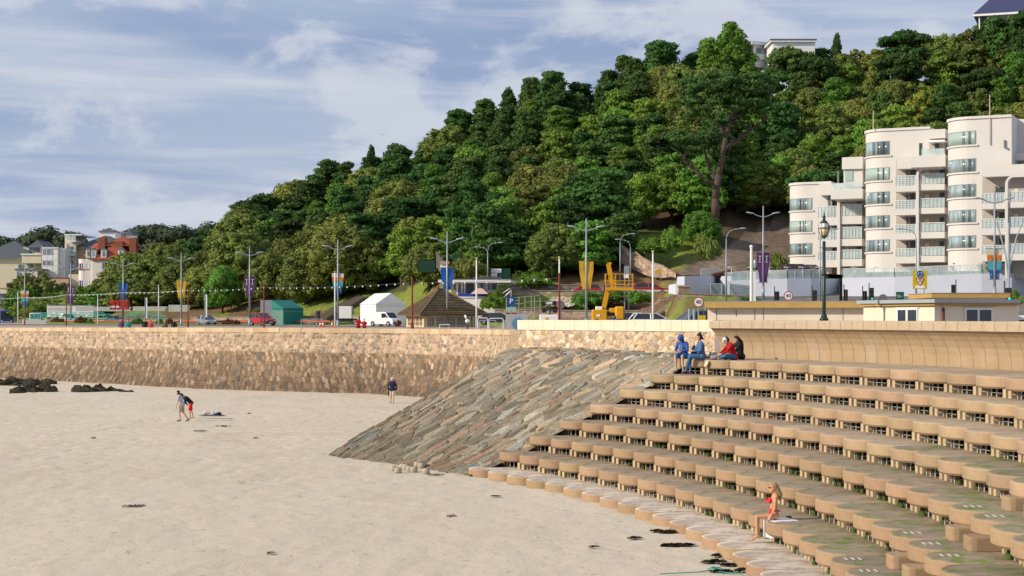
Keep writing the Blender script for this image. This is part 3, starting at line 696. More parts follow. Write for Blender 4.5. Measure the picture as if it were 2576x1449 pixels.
def trunk_mesh(seed, h=5., r=.22):
    g = random.Random(seed); b = MB(); p = [(0,0,-.6),(g.uniform(-.1,.1),g.uniform(-.1,.1),h*.35),(g.uniform(-.3,.3),g.uniform(-.3,.3),h*.7),(g.uniform(-.4,.4),g.uniform(-.4,.4),h)]
    b.tube(p, [r*1.25,r,r*.8,r*.55], 7)
    for i in range(5):
        a = g.uniform(0,6.28); z = h*g.uniform(.4,.95); L_ = g.uniform(1.,2.2); b.tube([(0,0,z),(L_*.5*math.cos(a),L_*.5*math.sin(a),z+.6),(L_*math.cos(a),L_*math.sin(a),z+1.5)],[r*.4,r*.3,r*.15],5)
    me = bpy.data.meshes.new('trunk'); me.from_pydata(b.v,[],b.f); me.materials.append(M_TRUNK); me.polygons.foreach_set('use_smooth',[True]*len(me.polygons)); return me
KINDS = {}
def reg(key, kind, m, seeds, nleaf=84, q=.25): KINDS[key] = [crown_mesh('crown', kind, s, m, nleaf, q) for s in seeds]
reg('pine','pine',M_PINE,(1,2,3,4)); reg('lpine','pine',M_PINEL,(5,6,7)); reg('umb','umbrella',M_PINE,(8,9)); reg('cone','cone',M_PINEL,(10,)); reg('coned','cone',M_PINE,(11,))
reg('oak','oak',M_OAK,(12,13,14),90,.23); reg('loose','loose',M_OAK,(15,16)); reg('yel','loose',M_YEW,(17,)); reg('goak','oak',M_PINEL,(18,),90,.23)
reg('bush','bush',M_PINEL,(20,21),60,.075); reg('rbush','bush',M_REDB,(22,),60,.07); reg('hedge','hedge',M_PINEL,(23,),60,.07); reg('obush','bush',M_OAK,(24,),60,.075)
TR = [trunk_mesh(s) for s in (1,2,3)]
DESC = {'pine':('pine_tree','dark layered pine','pine'),'lpine':('pine_tree','bright green pine','pine'),'umb':('pine_tree','flat-topped dark pine','pine'),'cone':('pine_tree','cone-shaped green pine','pine'),'coned':('pine_tree','cone-shaped dark pine','pine'),
 'oak':('oak_tree','domed olive evergreen oak','oak'),'goak':('oak_tree','domed bright green oak','oak'),'loose':('broadleaf_tree','loose brownish-green tree','tree'),'yel':('broadleaf_tree','yellow-green leafy tree','tree')}
REG = [(430,'beside the red-roofed house'),(600,'on the slope behind the silver hatchback'),(780,'above the green tent'),(930,'above the white trailer'),(1060,'above the white marquee'),(1230,'above the tiled shelter'),(1400,'above the scaffold tower'),(1590,'above the yellow boom lift'),(1770,'above the sloping stone wall'),(1960,'above the bare earth cliff'),(2130,'behind the lowest tower of flats'),(2330,'behind the middle tower of flats'),(9999,'behind the tallest tower of flats')]
TREES = []
def plant(key, p, h, wd=None, tr=True):
    nm, ds, cat = DESC[key]; t = thing(nm, ds, cat, p, random.uniform(0,6.28), 'trees covering the hillside')
    s = h/10.; wd = wd or s; t.scale = (wd,wd,s)
    link(random.choice(KINDS[key]), 'crown', t)
    if tr: link(random.choice(TR), 'trunk', t)
    TREES.append((t, CX+p.x/p.y*F, HY-(p.z-H)/p.y*F, key)); return t
rt = random.Random(5)
LIM = [(150,772),(480,770),(700,768),(980,752),(1010,735),(1100,716),(1250,704),(1500,704),(1590,690),(1605,596),(1760,590),(1775,545),(1990,485),(2000,640),(2900,660)]
def choose(px, v, py):
    top = v > .86
    if px < 480: return rt.choices(['oak','loose','goak'],[6,2,1])[0]
    if px < 950 and v < .45: return rt.choices(['oak','oak','loose','goak','yel'],[6,2,2,.7,.5])[0]
    if px < 1050: return rt.choices(['pine','oak','lpine'],[5,2.5,2])[0] if v < .8 else rt.choices(['pine','oak'],[5,1])[0]
    if px < 1600: return rt.choices(['pine','lpine','oak','loose','yel','coned'],[7,4,1.2,1.3,.5,1.2] if not top else [7,1,.6,.5,0,1])[0]
    if px < 1980 and py > 330: return rt.choices(['lpine','pine','oak','loose','cone'],[6,2,1.5,1,1])[0]
    return rt.choices(['pine','lpine','oak','loose','yel','umb'],[3,2,3.2,3,.9,.7])[0]
SPECIAL = [(1843,'cone',185,11.5,1.15),(2278,'umb',60,12,1.1),(1990,'umb',100,11,1.2),(1478,'loose',0,7,.6)]
rows = [0.02,.09,.17,.26,.36,.46,.565,.67,.775,.885,1.0]
for j, v in enumerate(rows):
    px = 285+(j%2)*28
    while px < 2680:
        D = lerp(tabv(T_D,px)[4], tab(DC,px), v); stepm = 5.3 if px > 900 else 5.6
        stp = stepm*F/D*rt.uniform(.86,1.16)
        q = hill(px+rt.uniform(-10,10), min(1.0,max(.0,v+rt.uniform(-.03,.03)))); py = HY-(q.z-H)/q.y*F
        if py < tab(LIM,px)+(12 if px < 1000 else 0):
            key = choose(px, v, py); h = rt.uniform(7.6,10.4); 
            if v >= .99: h = rt.uniform(8.2,10.6)
            if key in ('loose','yel'): h *= .9
            if key == 'umb': h *= 1.08
            if px < 560 : h *= (.62+.3*v if v > .3 else .85)
            skip = (1090 < px < 1165 and 610 < py < 730) or (1905 < px < 2045 and v > .93) or (px > 2500 and v > .9) or (1535 < px < 1625 and py > 590)
            if px > 2420 and v > .95: h *= .8
            big = rt.random() < .22 and .1 < v < .9 and key in ('oak','loose','pine')
            if big: h *= 1.22
            if not skip and px > 280: plant(key, q-Vector((0,0,.3)), h, wd=rt.uniform(.86,1.14)*(h/10)**.5*(1.35 if big else 1))
        px += stp
# bushes along the crest fill the gaps under the outer crowns
for px, key, v, yt, wd in ((1838,'cone',1.0,66,1.35),(2278,'umb',1.0,70,1.2),(2258,'umb',.86,120,1.0),(1985,'umb',.93,108,1.15),(2045,'umb',.88,130,1.0),(1950,'umb',.90,170,1.1),(2010,'pine',.84,185,1.1),(620,'umb',.98,498,.9),(935,'coned',1.0,373,.55),(1478,'coned',1.02,224,.42),(2105,'coned',1.0,92,.5),(2530,'pine',.9,50,1.1),(2575,'pine',.82,40,1.2),(2475,'pine',.97,66,.8),(2160,'loose',.98,125,1.),(2380,'oak',1.0,84,1.),(2440,'loose',.99,72,.9),(560,'goak',.04,662,.75),(1195,'goak',.24,528,1.25),(850,'oak',.10,562,1.5),(600,'oak',.20,575,1.4),(330,'oak',.30,628,1.1),(1390,'pine',.97,182,1.1),(1335,'pine',.99,198,.9),(1655,'pine',.98,115,1.2),(1590,'pine',.98,150,1.),(1160,'pine',.98,286,1.),(810,'pine',.98,408,1.),(1120,'lpine',.10,600,.9),(1080,'oak',.05,610,1.),(1300,'pine',.05,560,1.3),(1400,'oak',.03,555,1.),(1470,'lpine',.03,560,1.1),(1370,'loose',.01,600,.8),(1240,'lpine',.04,570,1.1),(1540,'pine',.08,540,1.1),(1690,'lpine',.30,395,1.1),(1735,'lpine',.28,430,1.),(1760,'lpine',.23,400,1.),(1855,'lpine',.30,420,1.),(1885,'oak',.31,430,.9),(1910,'goak',.33,400,1.),(1935,'oak',.34,415,1.),(1962,'lpine',.35,395,1.),(1765,'goak',.13,525,.7),(1985,'oak',.36,410,1.)):
    q = hill(px, v)-Vector((0,0,.3)); plant(key, q, max(3.5, zz(yt, q.y)-q.z), wd)
# the tall bare-trunked pine over the cliff
bt = thing('pine_tree', 'tall old pine with thick bare forked trunk standing above the bare earth cliff', 'pine')
D_ = 233.
def q_(x,y,dz=0): return W(x,y,D_+dz)
b = MB()
b.tube([q_(1800,545),q_(1799,500),q_(1808,440),q_(1818,390),q_(1826,345),q_(1838,300),q_(1852,255)], [.62,.52,.48,.40,.33,.25,.15], 10)
b.tube([q_(1803,478),q_(1792,462,-1),q_(1770,452,-2),q_(1745,425,-2),q_(1720,405,-3)], [.30,.26,.2,.13,.08], 7)
b.tube([q_(1806,462),q_(1786,432,1),q_(1778,400,1),q_(1772,375,2)], [.32,.25,.2,.12], 7)
b.tube([q_(1822,372),q_(1858,352,1),q_(1890,325,2),q_(1925,300,2)], [.4,.3,.2,.1], 7)
b.tube([q_(1826,345),q_(1812,318,-1),q_(1795,300,-2)], [.35,.25,.12], 7); b.tube([q_(1838,300),q_(1862,285,1),q_(1900,262,1)], [.25,.18,.08], 6)
for i in range(26):
    s_ = rt.choice([(1720,405),(1772,375),(1745,425),(1925,300),(1890,325),(1795,300),(1852,255),(1900,262)]); e = (s_[0]+rt.uniform(-45,30), s_[1]+rt.uniform(-40,18)); b.tube([q_(*s_),q_((s_[0]+e[0])/2,(s_[1]+e[1])/2-8,rt.uniform(-2,2)),q_(*e)], [.10,.07,.03], 5)
b.build('trunk', M_TRUNK, bt, True)
g = np.random.default_rng(77); cl = []
for cx_, cy_, sx_, sy_, n in ((1850,210,75,22,34),(1790,235,60,22,26),(1900,235,45,30,18),(1740,350,45,12,9),(1790,275,50,16,10),(1860,270,50,18,9),(1715,345,25,14,4)):
    for i in range(n): cl.append((q_(cx_+g.uniform(-sx_,sx_), cy_+g.uniform(-sy_,sy_), g.uniform(-3,3))[:], (1.25,1.25,.5)))
for nm, sel, M__ in (('crown', cl, M_PINE),):
    V = []; Fc = []; n0 = 0
    C = np.array([c for c,r in sel]); Rr = np.array([r for c,r in sel])
    for c, r in zip(C,Rr): v = IV*(r*.7)+c; V.append(v); Fc += [tuple(int(x)+n0 for x in f) for f in IF]; n0 += len(v)
    m = len(C)*70; ci = np.repeat(np.arange(len(C)),70); d = g.normal(0,1,(m,3)); d /= np.linalg.norm(d,axis=1)[:,None]; pos = C[ci]+Rr[ci]*d*(.8+.4*g.random((m,1)))
    t = g.normal(0,1,(m,3)); t /= np.linalg.norm(t,axis=1)[:,None]; s = np.cross(d,t); t = t*.28; s = s*.18
    qv = np.stack([pos-t,pos-s,pos+t,pos+s],1).reshape(-1,3); me = bpy.data.meshes.new(nm)
    me.from_pydata(np.concatenate([np.concatenate(V),qv]).tolist(), [], Fc+[(n0+4*i,n0+4*i+1,n0+4*i+2,n0+4*i+3) for i in range(m)]); me.materials.append(M__); link(me, nm, bt)
# labels that single out each tree
from collections import defaultdict
bins = defaultdict(list)
for t, x, y, key in TREES:
    r = next(i for i, (lim, _) in enumerate(REG) if x < lim); bins[(r,key)].append((y, x, t))
for (r,key), L_ in bins.items():
    L_.sort(key=lambda a: -a[0]); ds = DESC[key][1]
    for i, (y, x, t) in enumerate(L_):
        t['label'] = (ds+' '+REG[r][1]) if len(L_) == 1 else '%s %s, %s from the bottom' % (ds, REG[r][1], ordw(i))
        t['label'] = t['label'].replace(', first from the bottom',', lowest of its kind')
def bush(key, x, y, D, w, h, label, cat='bush', rz=0, group='shrubs and hedges on the banks and promenade', nm='bush'):
    p = W(x,y,D); t = thing(nm, label, cat, p, rz, group); link(random.choice(KINDS[key]), 'foliage', t); t.scale = (w/2,w/2,h); return t
# far ridge woods
def woods(nm, pts, D, dz, key, label):
    b = []; 
    V = []; Fc = []; n0 = 0; g = np.random.default_rng(3)
    for i in range(len(pts)-1):
        (x0,y0),(x1,y1) = pts[i], pts[i+1]; n = int(abs(x1-x0)/7)+1
        for k in range(n):
            f = k/n; top = zz(lerp(y0,y1,f), D)
            for r in range(3):
                c = G(lerp(x0,x1,f)+g.uniform(-4,4), D+g.uniform(-10,10), top-3-r*6+g.uniform(-1,1)); rr = g.uniform(2.6,4.6)
                v = IV*rr*.8*(1+g.normal(0,.12,(len(IV),1)))*np.array([1,1,.8])+np.array(c[:]); V.append(v); Fc += [tuple(int(q)+n0 for q in f_) for f_ in IF]; n0 += len(v)
                m = 190; d = g.normal(0,1,(m,3)); d /= np.linalg.norm(d,axis=1)[:,None]; pos = np.array(c[:])+rr*d*np.array([1,1,.8])*(.95+.25*g.random((m,1))); t = np.cross(d,g.normal(0,1,(m,3))); t /= np.linalg.norm(t,axis=1)[:,None]; s = np.cross(d,t)
                V.append(np.stack([pos-t*.62,pos-s*.5,pos+t*.62,pos+s*.5],1).reshape(-1,3)); Fc += [(n0+4*q,n0+4*q+1,n0+4*q+2,n0+4*q+3) for q in range(m)]; n0 += 4*m
    me = bpy.data.meshes.new(nm); me.from_pydata(np.concatenate(V).tolist(), [], Fc); me.materials.append(key); o = bpy.data.objects.new(nm, me); COL.objects.link(o); o['kind'] = 'stuff'; o['label'] = label; o['category'] = 'woods'; return o
M_FARW = mat('distant_woods_foliage', (.05,.075,.04), .85, .35, .1, world=True)
woods('far_woods', [(330,583),(352,570),(400,566),(418,578),(440,574),(465,574),(500,580),(528,566),(560,577)], 620, 20, M_FARW, 'low wooded ridge far behind the town')
woods('far_woods', [(0,601),(16,599),(34,606),(58,600),(80,592),(98,580),(122,577),(140,600),(152,604)], 560, 20, M_FARW, 'dark wooded rise behind the slate-roofed buildings')
woods('far_woods', [(168,590),(182,587),(200,590)], 540, 20, M_FARW, 'small clump of treetops between the pale blocks')
fh = MB(); fh.add([G(-400,600,5)[:],G(700,700,5)[:],G(700,700,zz(615,700))[:],G(330,640,zz(618,640))[:],G(100,600,zz(630,600))[:],G(-400,600,zz(640,600))[:]], [(0,1,2,3,4,5)]); struct(fh.build('far_hill', M_EARTHY))
# ---------------------------------------------------------------- oriented frames: local a along the front, b inward
class Frame:
    def __init__(s, px, D, phi, z=0):
        s.O = G(px, D); s.phi = R(phi); s.u = Vector((math.cos(s.phi),-math.sin(s.phi),0)); s.n = Vector((math.sin(s.phi),math.cos(s.phi),0)); s.z = z
    def a(s, px, b=0):
        t = (px-CX)/F; return (t*(s.O.y+b*s.n.y)-s.O.x-b*s.n.x)/(s.u.x-t*s.u.y)
    def D(s, px, b=0): return s.O.y+s.a(px,b)*s.u.y+b*s.n.y
    def zy(s, py, px, b=0): return zz(py, s.D(px,b))
    def thing(s, name, label, cat, group=None):
        t = thing(name, label, cat, (s.O.x,s.O.y,0), -s.phi, group); return t
def arcstrip(path, z0, z1, off, b, mi=None, close=False):
    # path list of (a,b) with outward normals; builds a thin band standing off by off
    P = []
    for i, (x,y) in enumerate(path):
        x0,y0 = path[max(i-1,0)]; x1,y1 = path[min(i+1,len(path)-1)]; d = Vector((x1-x0,y1-y0)).normalized(); n = Vector((d.y,-d.x)); P.append((x+n.x*off, y+n.y*off))
    q = [(p[0],p[1],z0) for p in P]+[(p[0],p[1],z1) for p in P]+[(p[0],p[1],z0) for p in path]+[(p[0],p[1],z1) for p in path]; n = len(P)
    f = []
    for i in range(n-1): f += [(i,i+1,n+i+1,n+i), (n+i,n+i+1,3*n+i+1,3*n+i), (2*n+i,2*n+i+1,i+1,i)]
    f += [(0,n,3*n,2*n), (n-1,2*n-1,4*n-1,3*n-1)][:2]
    b.add(q, f, mi)
def arc(r, n=9): return [(r-r*math.cos(PI/2*i/n), r-r*math.sin(PI/2*i/n)) for i in range(n+1)]
# ---------------------------------------------------------------- block of flats
fl = thing('apartment_block', 'cream art deco block of flats with three rounded towers and stacked balconies', 'apartment building')
fl.location = (0,0,0)
def towers(fr, x0, x1, xw, ytop, ybot, wins, dep, r=3.0, pole=None, curt=()):
    A = fr.a(x1); zt = fr.zy(ytop, x0+40); zb = fr.zy(ybot, x0+40)
    M_ = Matrix.Translation((fr.O.x,fr.O.y,0)) @ Matrix.Rotation(-fr.phi,4,'Z')
    ar = arc(r); ol = ar+[(A,0),(A,dep),(0,dep)]
    b = MB(); b.M = M_; b.prism(ol, zb, zt); w_ = b.build('wall', M_FLATS, fl)
    b = MB(); b.M = M_; path = [(0,dep*.3)]+ar+[(A,0)]; arcstrip(path, zt-.18, zt+.12, .16, b); b.prism([(p[0],p[1]) for p in ol], zt+.0, zt+.1); b.build('roof', M_FLATS, fl)
    aw = fr.a(xw)
    for i, (y0,y1) in enumerate(wins):
        za, zc = fr.zy(y1, x0+40), fr.zy(y0, x0+40)
        p2 = [q for q in ar if q[1] < r*.86]+[(aw,0)]
        b = MB(); b.M = M_; arcstrip(p2, za-.06, zc+.06, .05, b); f_ = b.build('window', mat('window_frame',(.22,.24,.25),.5,.05), fl)
        b = MB(); b.M = M_; arcstrip(p2[1:-1]+[(aw-.12,0)], za+.03, zc-.03, .075, b); b.build('pane', M_CURT if i in curt else M_GLASS, f_, True)
        b = MB(); b.M = M_
        for q in (.30,.62): b.box(r*.5+(aw-r*.5)*q-.03, r*.5+(aw-r*.5)*q+.03, -.10,-.02, za, zc)
        b.box(r-.2,r-.14,-.10,-.02,za,zc); b.build('mullion', M_DARKM, f_)
        b = MB(); b.M = M_; arcstrip([q for q in ar if q[1] < r*.93]+[(aw+.25,0)], za-.24, za-.06, .16, b); b.build('sill', M_FLATS, fl)
    if pole:
        b = MB(); p = W(pole[0],pole[1],fr.D(pole[0])-.15); b.cyl((p.x,p.y,zt-3.2 if pole[2] else zt),(p.x,p.y,p.z),.07,.05); b.build('flagpole', mat('rusty_white_pole',(.55,.45,.40),.6,.2,3), fl)
f1 = Frame(1975,216,25); f2 = Frame(2165,204,25); f3 = Frame(2373,191.5,25)
towers(f1,1975,2092,2043,461,700,[(500,528),(556.5,583),(613,640),(669,684)],12,r=2.6,curt=(1,))
towers(f2,2165,2340,2238,327,700,[(357,390),(423,453),(483.5,512),(543,572),(604,632)],14,pole=(2197,278,0),curt=(1,))
towers(f3,2373,2545,2455,297,700,[(332,364),(401,432),(465,495),(529,559),(594,623)],15,r=3.2,pole=(2490,238,1),curt=(0,))
def bx(fr, par, name, m, x0,x1,y0,y1, b0,b1, zref=None, bev=0):
    A0, A1 = fr.a(x0,b0), fr.a(x1,b0); xr = (x0+x1)/2 if zref is None else zref
    b = MB(); b.M = Matrix.Translation((fr.O.x,fr.O.y,0)) @ Matrix.Rotation(-fr.phi,4,'Z'); b.box(A0,A1,b0,b1,fr.zy(y1,xr,b0),fr.zy(y0,xr,b0)); o = b.build(name, m, par)
    if bev: bevel(o,bev,1)
    return o
M_DOORD = mat('shaded_door_glass',(.06,.07,.07),.3,.3,2)
def balc(fr, x0, xc, x1, ys, ytop, ybot, arch):
    # recessed wall behind, slabs with solid white parapet and glass rail, an arched column at xc
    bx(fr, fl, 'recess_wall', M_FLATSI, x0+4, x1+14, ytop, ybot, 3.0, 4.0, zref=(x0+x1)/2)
    bx(fr, fl, 'upper_wall', M_FLATS, x0+6, x1+14, arch[0]-26, arch[0]+3, 1.2, 3.2, zref=(x0+x1)/2)
    for (ra, rb, sb) in ys:      # rail top, rail bottom, slab bottom
        bx(fr, fl, 'balcony', M_FLATS, x0, xc-2, rb, sb, 0, 3.0, zref=(x0+x1)/2)
        bx(fr, fl, 'balcony', M_FLATS, xc+6, x1, rb-2, sb-2, 0, 3.0, zref=(x0+x1)/2)
        for (p0, p1, dy) in ((x0+2, xc-2, 0),(xc+9, x1, -3)):
            g_ = bx(fr, fl, 'balustrade', M_RAILG, p0, p1, ra+dy+1.5, rb+dy, .06, .10, zref=(x0+x1)/2)
            b = MB(); b.M = Matrix.Translation((fr.O.x,fr.O.y,0)) @ Matrix.Rotation(-fr.phi,4,'Z'); A0, A1 = fr.a(p0), fr.a(p1); za, zc = fr.zy(rb+dy,(x0+x1)/2), fr.zy(ra+dy,(x0+x1)/2)
            b.box(A0,A1,0,.06,zc-.04,zc+.04)
            for q in range(7): a_ = lerp(A0+.03,A1-.03,q/6); b.box(a_-.025,a_+.025,-.01,.05,za,zc-.04)
            if dy == 0:
                for q in (.3,.5,.7): z_ = lerp(za,zc,q); b.box(A0,A1,.01,.04,z_-.02,z_+.02)
            b.build('rail', M_RAIL, g_)
        # dark doorway and porthole
        bx(fr, fl, 'door', M_DOORD, xc-16, xc-3, rb-40 if sb < 9999 else 0, rb, 2.9, 3.0, zref=(x0+x1)/2)
        bx(fr, fl, 'door', M_DOORD, x1-12, x1-1, rb-38, rb, 2.9, 3.0, zref=(x0+x1)/2)
        bx(fr, fl, 'downpipe', mat('grey_pipe',(.16,.17,.18),.6,.1), xc-27, xc-24, rb-44, rb, 2.7, 2.98, zref=(x0+x1)/2)
        b = MB(); b.M = Matrix.Translation((fr.O.x,fr.O.y,0)) @ Matrix.Rotation(-fr.phi,4,'Z'); a_ = fr.a(lerp(xc,x1,.38),2.9); z_ = fr.zy(rb-30,(x0+x1)/2,2.9); b.cyl((a_,2.98,z_),(a_,2.88,z_),.28,n=12); b.build('wall_light', M_CREAM, fl)
    # arched column
    M_ = Matrix.Translation((fr.O.x,fr.O.y,0)) @ Matrix.Rotation(-fr.phi,4,'Z'); b = MB(); b.M = M_
    a0 = fr.a(xc-1); a1 = fr.a(xc+6); zt = fr.zy(arch[0],(x0+x1)/2); zb = fr.zy(ybot,(x0+x1)/2); r = 1.1; wd = a1-a0
    out = [(a0,zb)]+[(a0+r-r*math.cos(PI/2*i/6), zt-r+r*math.sin(PI/2*i/6)) for i in range(7)]+[(fr.a(x1-2),zt)]; r2 = r*.6
    inn = [(fr.a(x1-2),zt-.3)]+[(a1+r2-r2*math.sin(PI/2*i/6), zt-.3-r2+r2*math.cos(PI/2*i/6)) for i in range(7)]+[(a1,zb)]
    n = len(out); vs = [(p[0],-.25,p[1]) for p in out]+[(p[0],-.25,p[1]) for p in inn[::-1]]+[(p[0],.35,p[1]) for p in out]+[(p[0],.35,p[1]) for p in inn[::-1]]
    fs = []
    for i in range(n-1): fs += [(i,i+1,n+i+1,n+i)[::-1], (2*n+i,2*n+i+1,3*n+i+1,3*n+i), (i,i+1,2*n+i+1,2*n+i), (n+i+1,n+i,3*n+i,3*n+i+1)]
    b.add(vs, fs); b.build('arched_column', M_FLATS, fl)
balc(Frame(2055,212,25), 2055, 2108, 2168, [(518,546,566),(575,603,621),(632,654,672)], 480, 700, (487,))
balc(Frame(2250,199,25), 2250, 2306, 2376, [(441,466,481),(503,525,540),(564,586,602),(625,646,662)], 400, 700, (420,))
balc(Frame(2467,186,25), 2467, 2530, 2600, [(485,511,525),(550,574,590),(617,640,657)], 440, 700, (440,))
# upper setbacks
bx(f2, fl, 'penthouse', M_FLATS, 2118, 2170, 395, 425, 4, 10); bx(f2, fl, 'penthouse', M_FLATS, 2122, 2170, 424, 470, 4.4, 10)
bx(f2, fl, 'penthouse_window', M_CURT, 2126, 2145, 427, 455, 4.3, 4.4)
bx(f2, fl, 'roof_terrace', M_FLATS, 2090, 2170, 476, 500, 3, 9); bx(f2, fl, 'terrace_rail', M_RAILG, 2092, 2168, 460, 477, 3.1, 3.15)
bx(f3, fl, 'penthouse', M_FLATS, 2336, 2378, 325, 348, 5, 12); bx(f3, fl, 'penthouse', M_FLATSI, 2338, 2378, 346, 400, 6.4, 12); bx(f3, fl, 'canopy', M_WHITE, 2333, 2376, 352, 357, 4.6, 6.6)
bx(f3, fl, 'terrace_wall', M_FLATS, 2290, 2378, 391, 420, 3.5, 9); bx(f3, fl, 'terrace_rail', M_RAILG, 2318, 2376, 374, 392, 3.6, 3.65)
for fr_, xx, dx_ in ((f3,2352,9),(f3,2312,8)): bx(fr_, fl, 'door', M_DOORD, xx, xx+dx_, 360, 391, 6.2, 6.4)
bx(f3, fl, 'side_block', M_FLATS, 2505, 2620, 386, 404, 2.2, 12, zref=2540); bx(f3, fl, 'terrace_wall', M_FLATS, 2508, 2620, 440, 470, 1.5, 8, zref=2540); bx(f3, fl, 'terrace_rail', M_RAILG, 2520, 2620, 420, 441, 1.6, 1.66, zref=2540)
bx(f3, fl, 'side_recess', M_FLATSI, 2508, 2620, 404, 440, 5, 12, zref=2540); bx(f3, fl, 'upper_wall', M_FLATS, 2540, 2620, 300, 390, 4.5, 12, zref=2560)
for x_, y0, y1, fr_ in ((2525,352,372,f3),(2532,372,376,f3),(2106,430,540,f1)): bx(fr_, fl, 'downpipe', mat('grey_pipe',(.16,.17,.18),.6,.1), x_, x_+4, y0, y1, -.2, 0)
bx(f1, fl, 'downpipe', mat('grey_pipe',(.16,.17,.18),.6,.1), 2082, 2087, 480, 560, -.15, 0); bx(f2, fl, 'downpipe', mat('grey_pipe',(.16,.17,.18),.6,.1), 2328, 2333, 405, 455, -.15, 0)

# ---------------------------------------------------------------- pale blue retaining wall with terrace
bw = thing('retaining_wall', 'long pale blue painted retaining wall below the flats terrace', 'retaining wall')
b = MB()
path = [(1680,202,712),(1720,194,695),(1722,194,695)]
def wallpts(pts, ybot, th, nm, m, par):
    b = MB(); q = []
    for (x, D, y) in pts: q.append((G(x,D), zz(y,D), zz(ybot,D)))
    v = []
    for p, zt, zb in q: v += [(p.x,p.y,min(zb,8.0)),(p.x,p.y,zt),(p.x+.1,p.y+th,zt),(p.x+.1,p.y+th,min(zb,8.0))]
    n = len(q); f = []
    for i in range(n-1):
        for k in range(3): f.append((i*4+k,i*4+k+1,(i+1)*4+k+1,(i+1)*4+k)[::-1])
    f += [(0,1,2,3)[::-1], tuple((n-1)*4+k for k in range(4))]
    b.add(v, f); return b.build(nm, m, par)
seg1 = [(1682,201,717),(1700,199,714),(1704,199,696),(1722,194,695)]
seg2 = [(1722,194,695),(1750,196.5,694),(1782,200.5,694),(1805,206,694)]
seg2b = [(1805,206,694),(1840,197,695)]
seg3 = [(1824,196.5,707),(1900,196,703),(1980,195,701),(2040,195.5,700),(2075,198,701),(2105,201,701),(2118,204,701)]
seg4 = [(2118,204,701),(2120,194.5,699),(2250,191,697),(2470,187.5,688),(2545,187,687),(2595,190,688),(2640,197,690)]
seg4b = [(2636,187,684),(2800,184,682)]
for i, sg in enumerate((seg1, seg2, seg2b, seg3, seg4, seg4b)): wallpts(sg, 760, .5, 'painted_wall', M_LILAC, bw)
bx(Frame(1826,196,0), bw, 'door', mat('blue_door',(.10,.13,.20),.6,.1), 1711+82, 1733+82, 723, 752, 9.9, 10)
dk = [(p[0],p[1]) for p in [(1706,206,0),(1805,206.6,0),(1826,197.2,0)]+seg3[1:6]+seg4[:5]+[(2640,190,0),(2800,186,0)]]
ribbon('terrace_deck', [G(x,D+.3,11.04) for x,D in dk], [G(x,236,11.04) for x,D in dk], M_PAVE)
rl = thing('glass_balustrade', 'glass balustrade with white handrail along the flats terrace edge', 'balustrade')
def balus(pts, h_px, every=18):
    b1 = MB(); b2 = MB()
    for (x0,D0,y0),(x1,D1,y1) in zip(pts,pts[1:]):
        p, q = W(x0,y0,D0+.25), W(x1,y1,D1+.25); zt = h_px; v = [p[:],q[:],(q.x,q.y,q.z+zt),(p.x,p.y,p.z+zt)]; b1.add(v, [(0,1,2,3)])
        b2.cyl((p.x,p.y,p.z+zt),(q.x,q.y,q.z+zt),.035,n=6); n = max(1,int(abs(x1-x0)/every))
        for i in range(n+1): r = p.lerp(q,i/n); b2.box(r.x-.025,r.x+.025,r.y-.03,r.y+.03,r.z,r.z+zt)
    b1.build('glass_panel', M_RAILG, rl); b2.build('handrail', M_RAIL, rl)
balus([(1763,205,696),(1808,206,694)], .95, 11); balus(seg3[:5], 1.0); balus(seg4[:-1], 1.05, 25)
for i, x in enumerate((1840,1890,1935,1980,2018,2060,2150,2200,2265,2340,2420,2498)):
    p = G(x, 200, 11.1); b = MB(); b.cyl((0,0,0),(0,0,.72),.04); b.cyl((0,0,.72),(0,0,.76),.45,n=14); b.cyl((0,0,0),(0,0,.04),.25)
    t = b.build('cafe_table', M_WHITE); put(t, p); tag(t, 'round white cafe table behind the balustrade, %s from the left' % ordw(i), 'table', 'white cafe tables on the flats terrace')

# ---------------------------------------------------------------- low beach kiosk buildings at the right
k1 = Frame(1778,78,14)
kb = thing('beach_kiosk', 'long low cream flat-roofed building with a peeling ochre fascia behind the sea wall', 'building')
def kbx(fr, par, nm, m, x0,x1,y0,y1,b0,b1,zr=None,bev=0): return bx(fr,par,nm,m,x0,x1,y0,y1,b0,b1,zr,bev)
kbx(k1,kb,'wall',M_CREAM2,1780,2215,774,840,0,6,1800); kbx(k1,kb,'fascia',M_OCHRE,1772,2217,761,774.5,-.35,6,1800); kbx(k1,kb,'roof',M_ROOFG,1772,2217,757.5,761,-.30,6.1,1800)
for x_ in (1898,): kbx(k1,kb,'joint',M_JOINT,x_,x_+1.2,775,805,-.012,0,1900)
kbx(k1,kb,'rust_stain',mat('rust_stain',(.25,.10,.04),.9,.3,9),1851,1853,780,796,-.01,0,1850)
for x_ in (1802,1920,2120): kbx(k1,kb,'joint',M_JOINT,x_,x_+1,775,805,-.012,0,1900)
k2 = Frame(2205,66,70.5); 
ks = thing('kiosk_house', 'low cream building with grey roof edge and two white framed windows at the right', 'building')
k3 = Frame(2352,62.2,-19.5)
kbx(k2,ks,'wall',M_CREAM2,2207,2351,768,850,-.02,.2,2350)
kbx(k3,ks,'side_wall',M_CREAM2,2352,2563,768.5,850,0,5,2356)
kbx(k2,ks,'fascia',M_OCHRE,2204,2351,761.5,768,-.16,.3,2350); kbx(k3,ks,'fascia',M_OCHRE,2351,2566,761.5,768,-.16,5,2356)
kbx(k2,ks,'roof_edge',mat('grey_roof_edge',(.33,.37,.41),.6,.05),2202,2351,752.5,761.5,-.28,.3,2350); kbx(k3,ks,'roof_edge',mat('grey_roof_edge',(.33,.37,.41),.6,.05),2351,2568,752.5,761.5,-.28,5.2,2356)
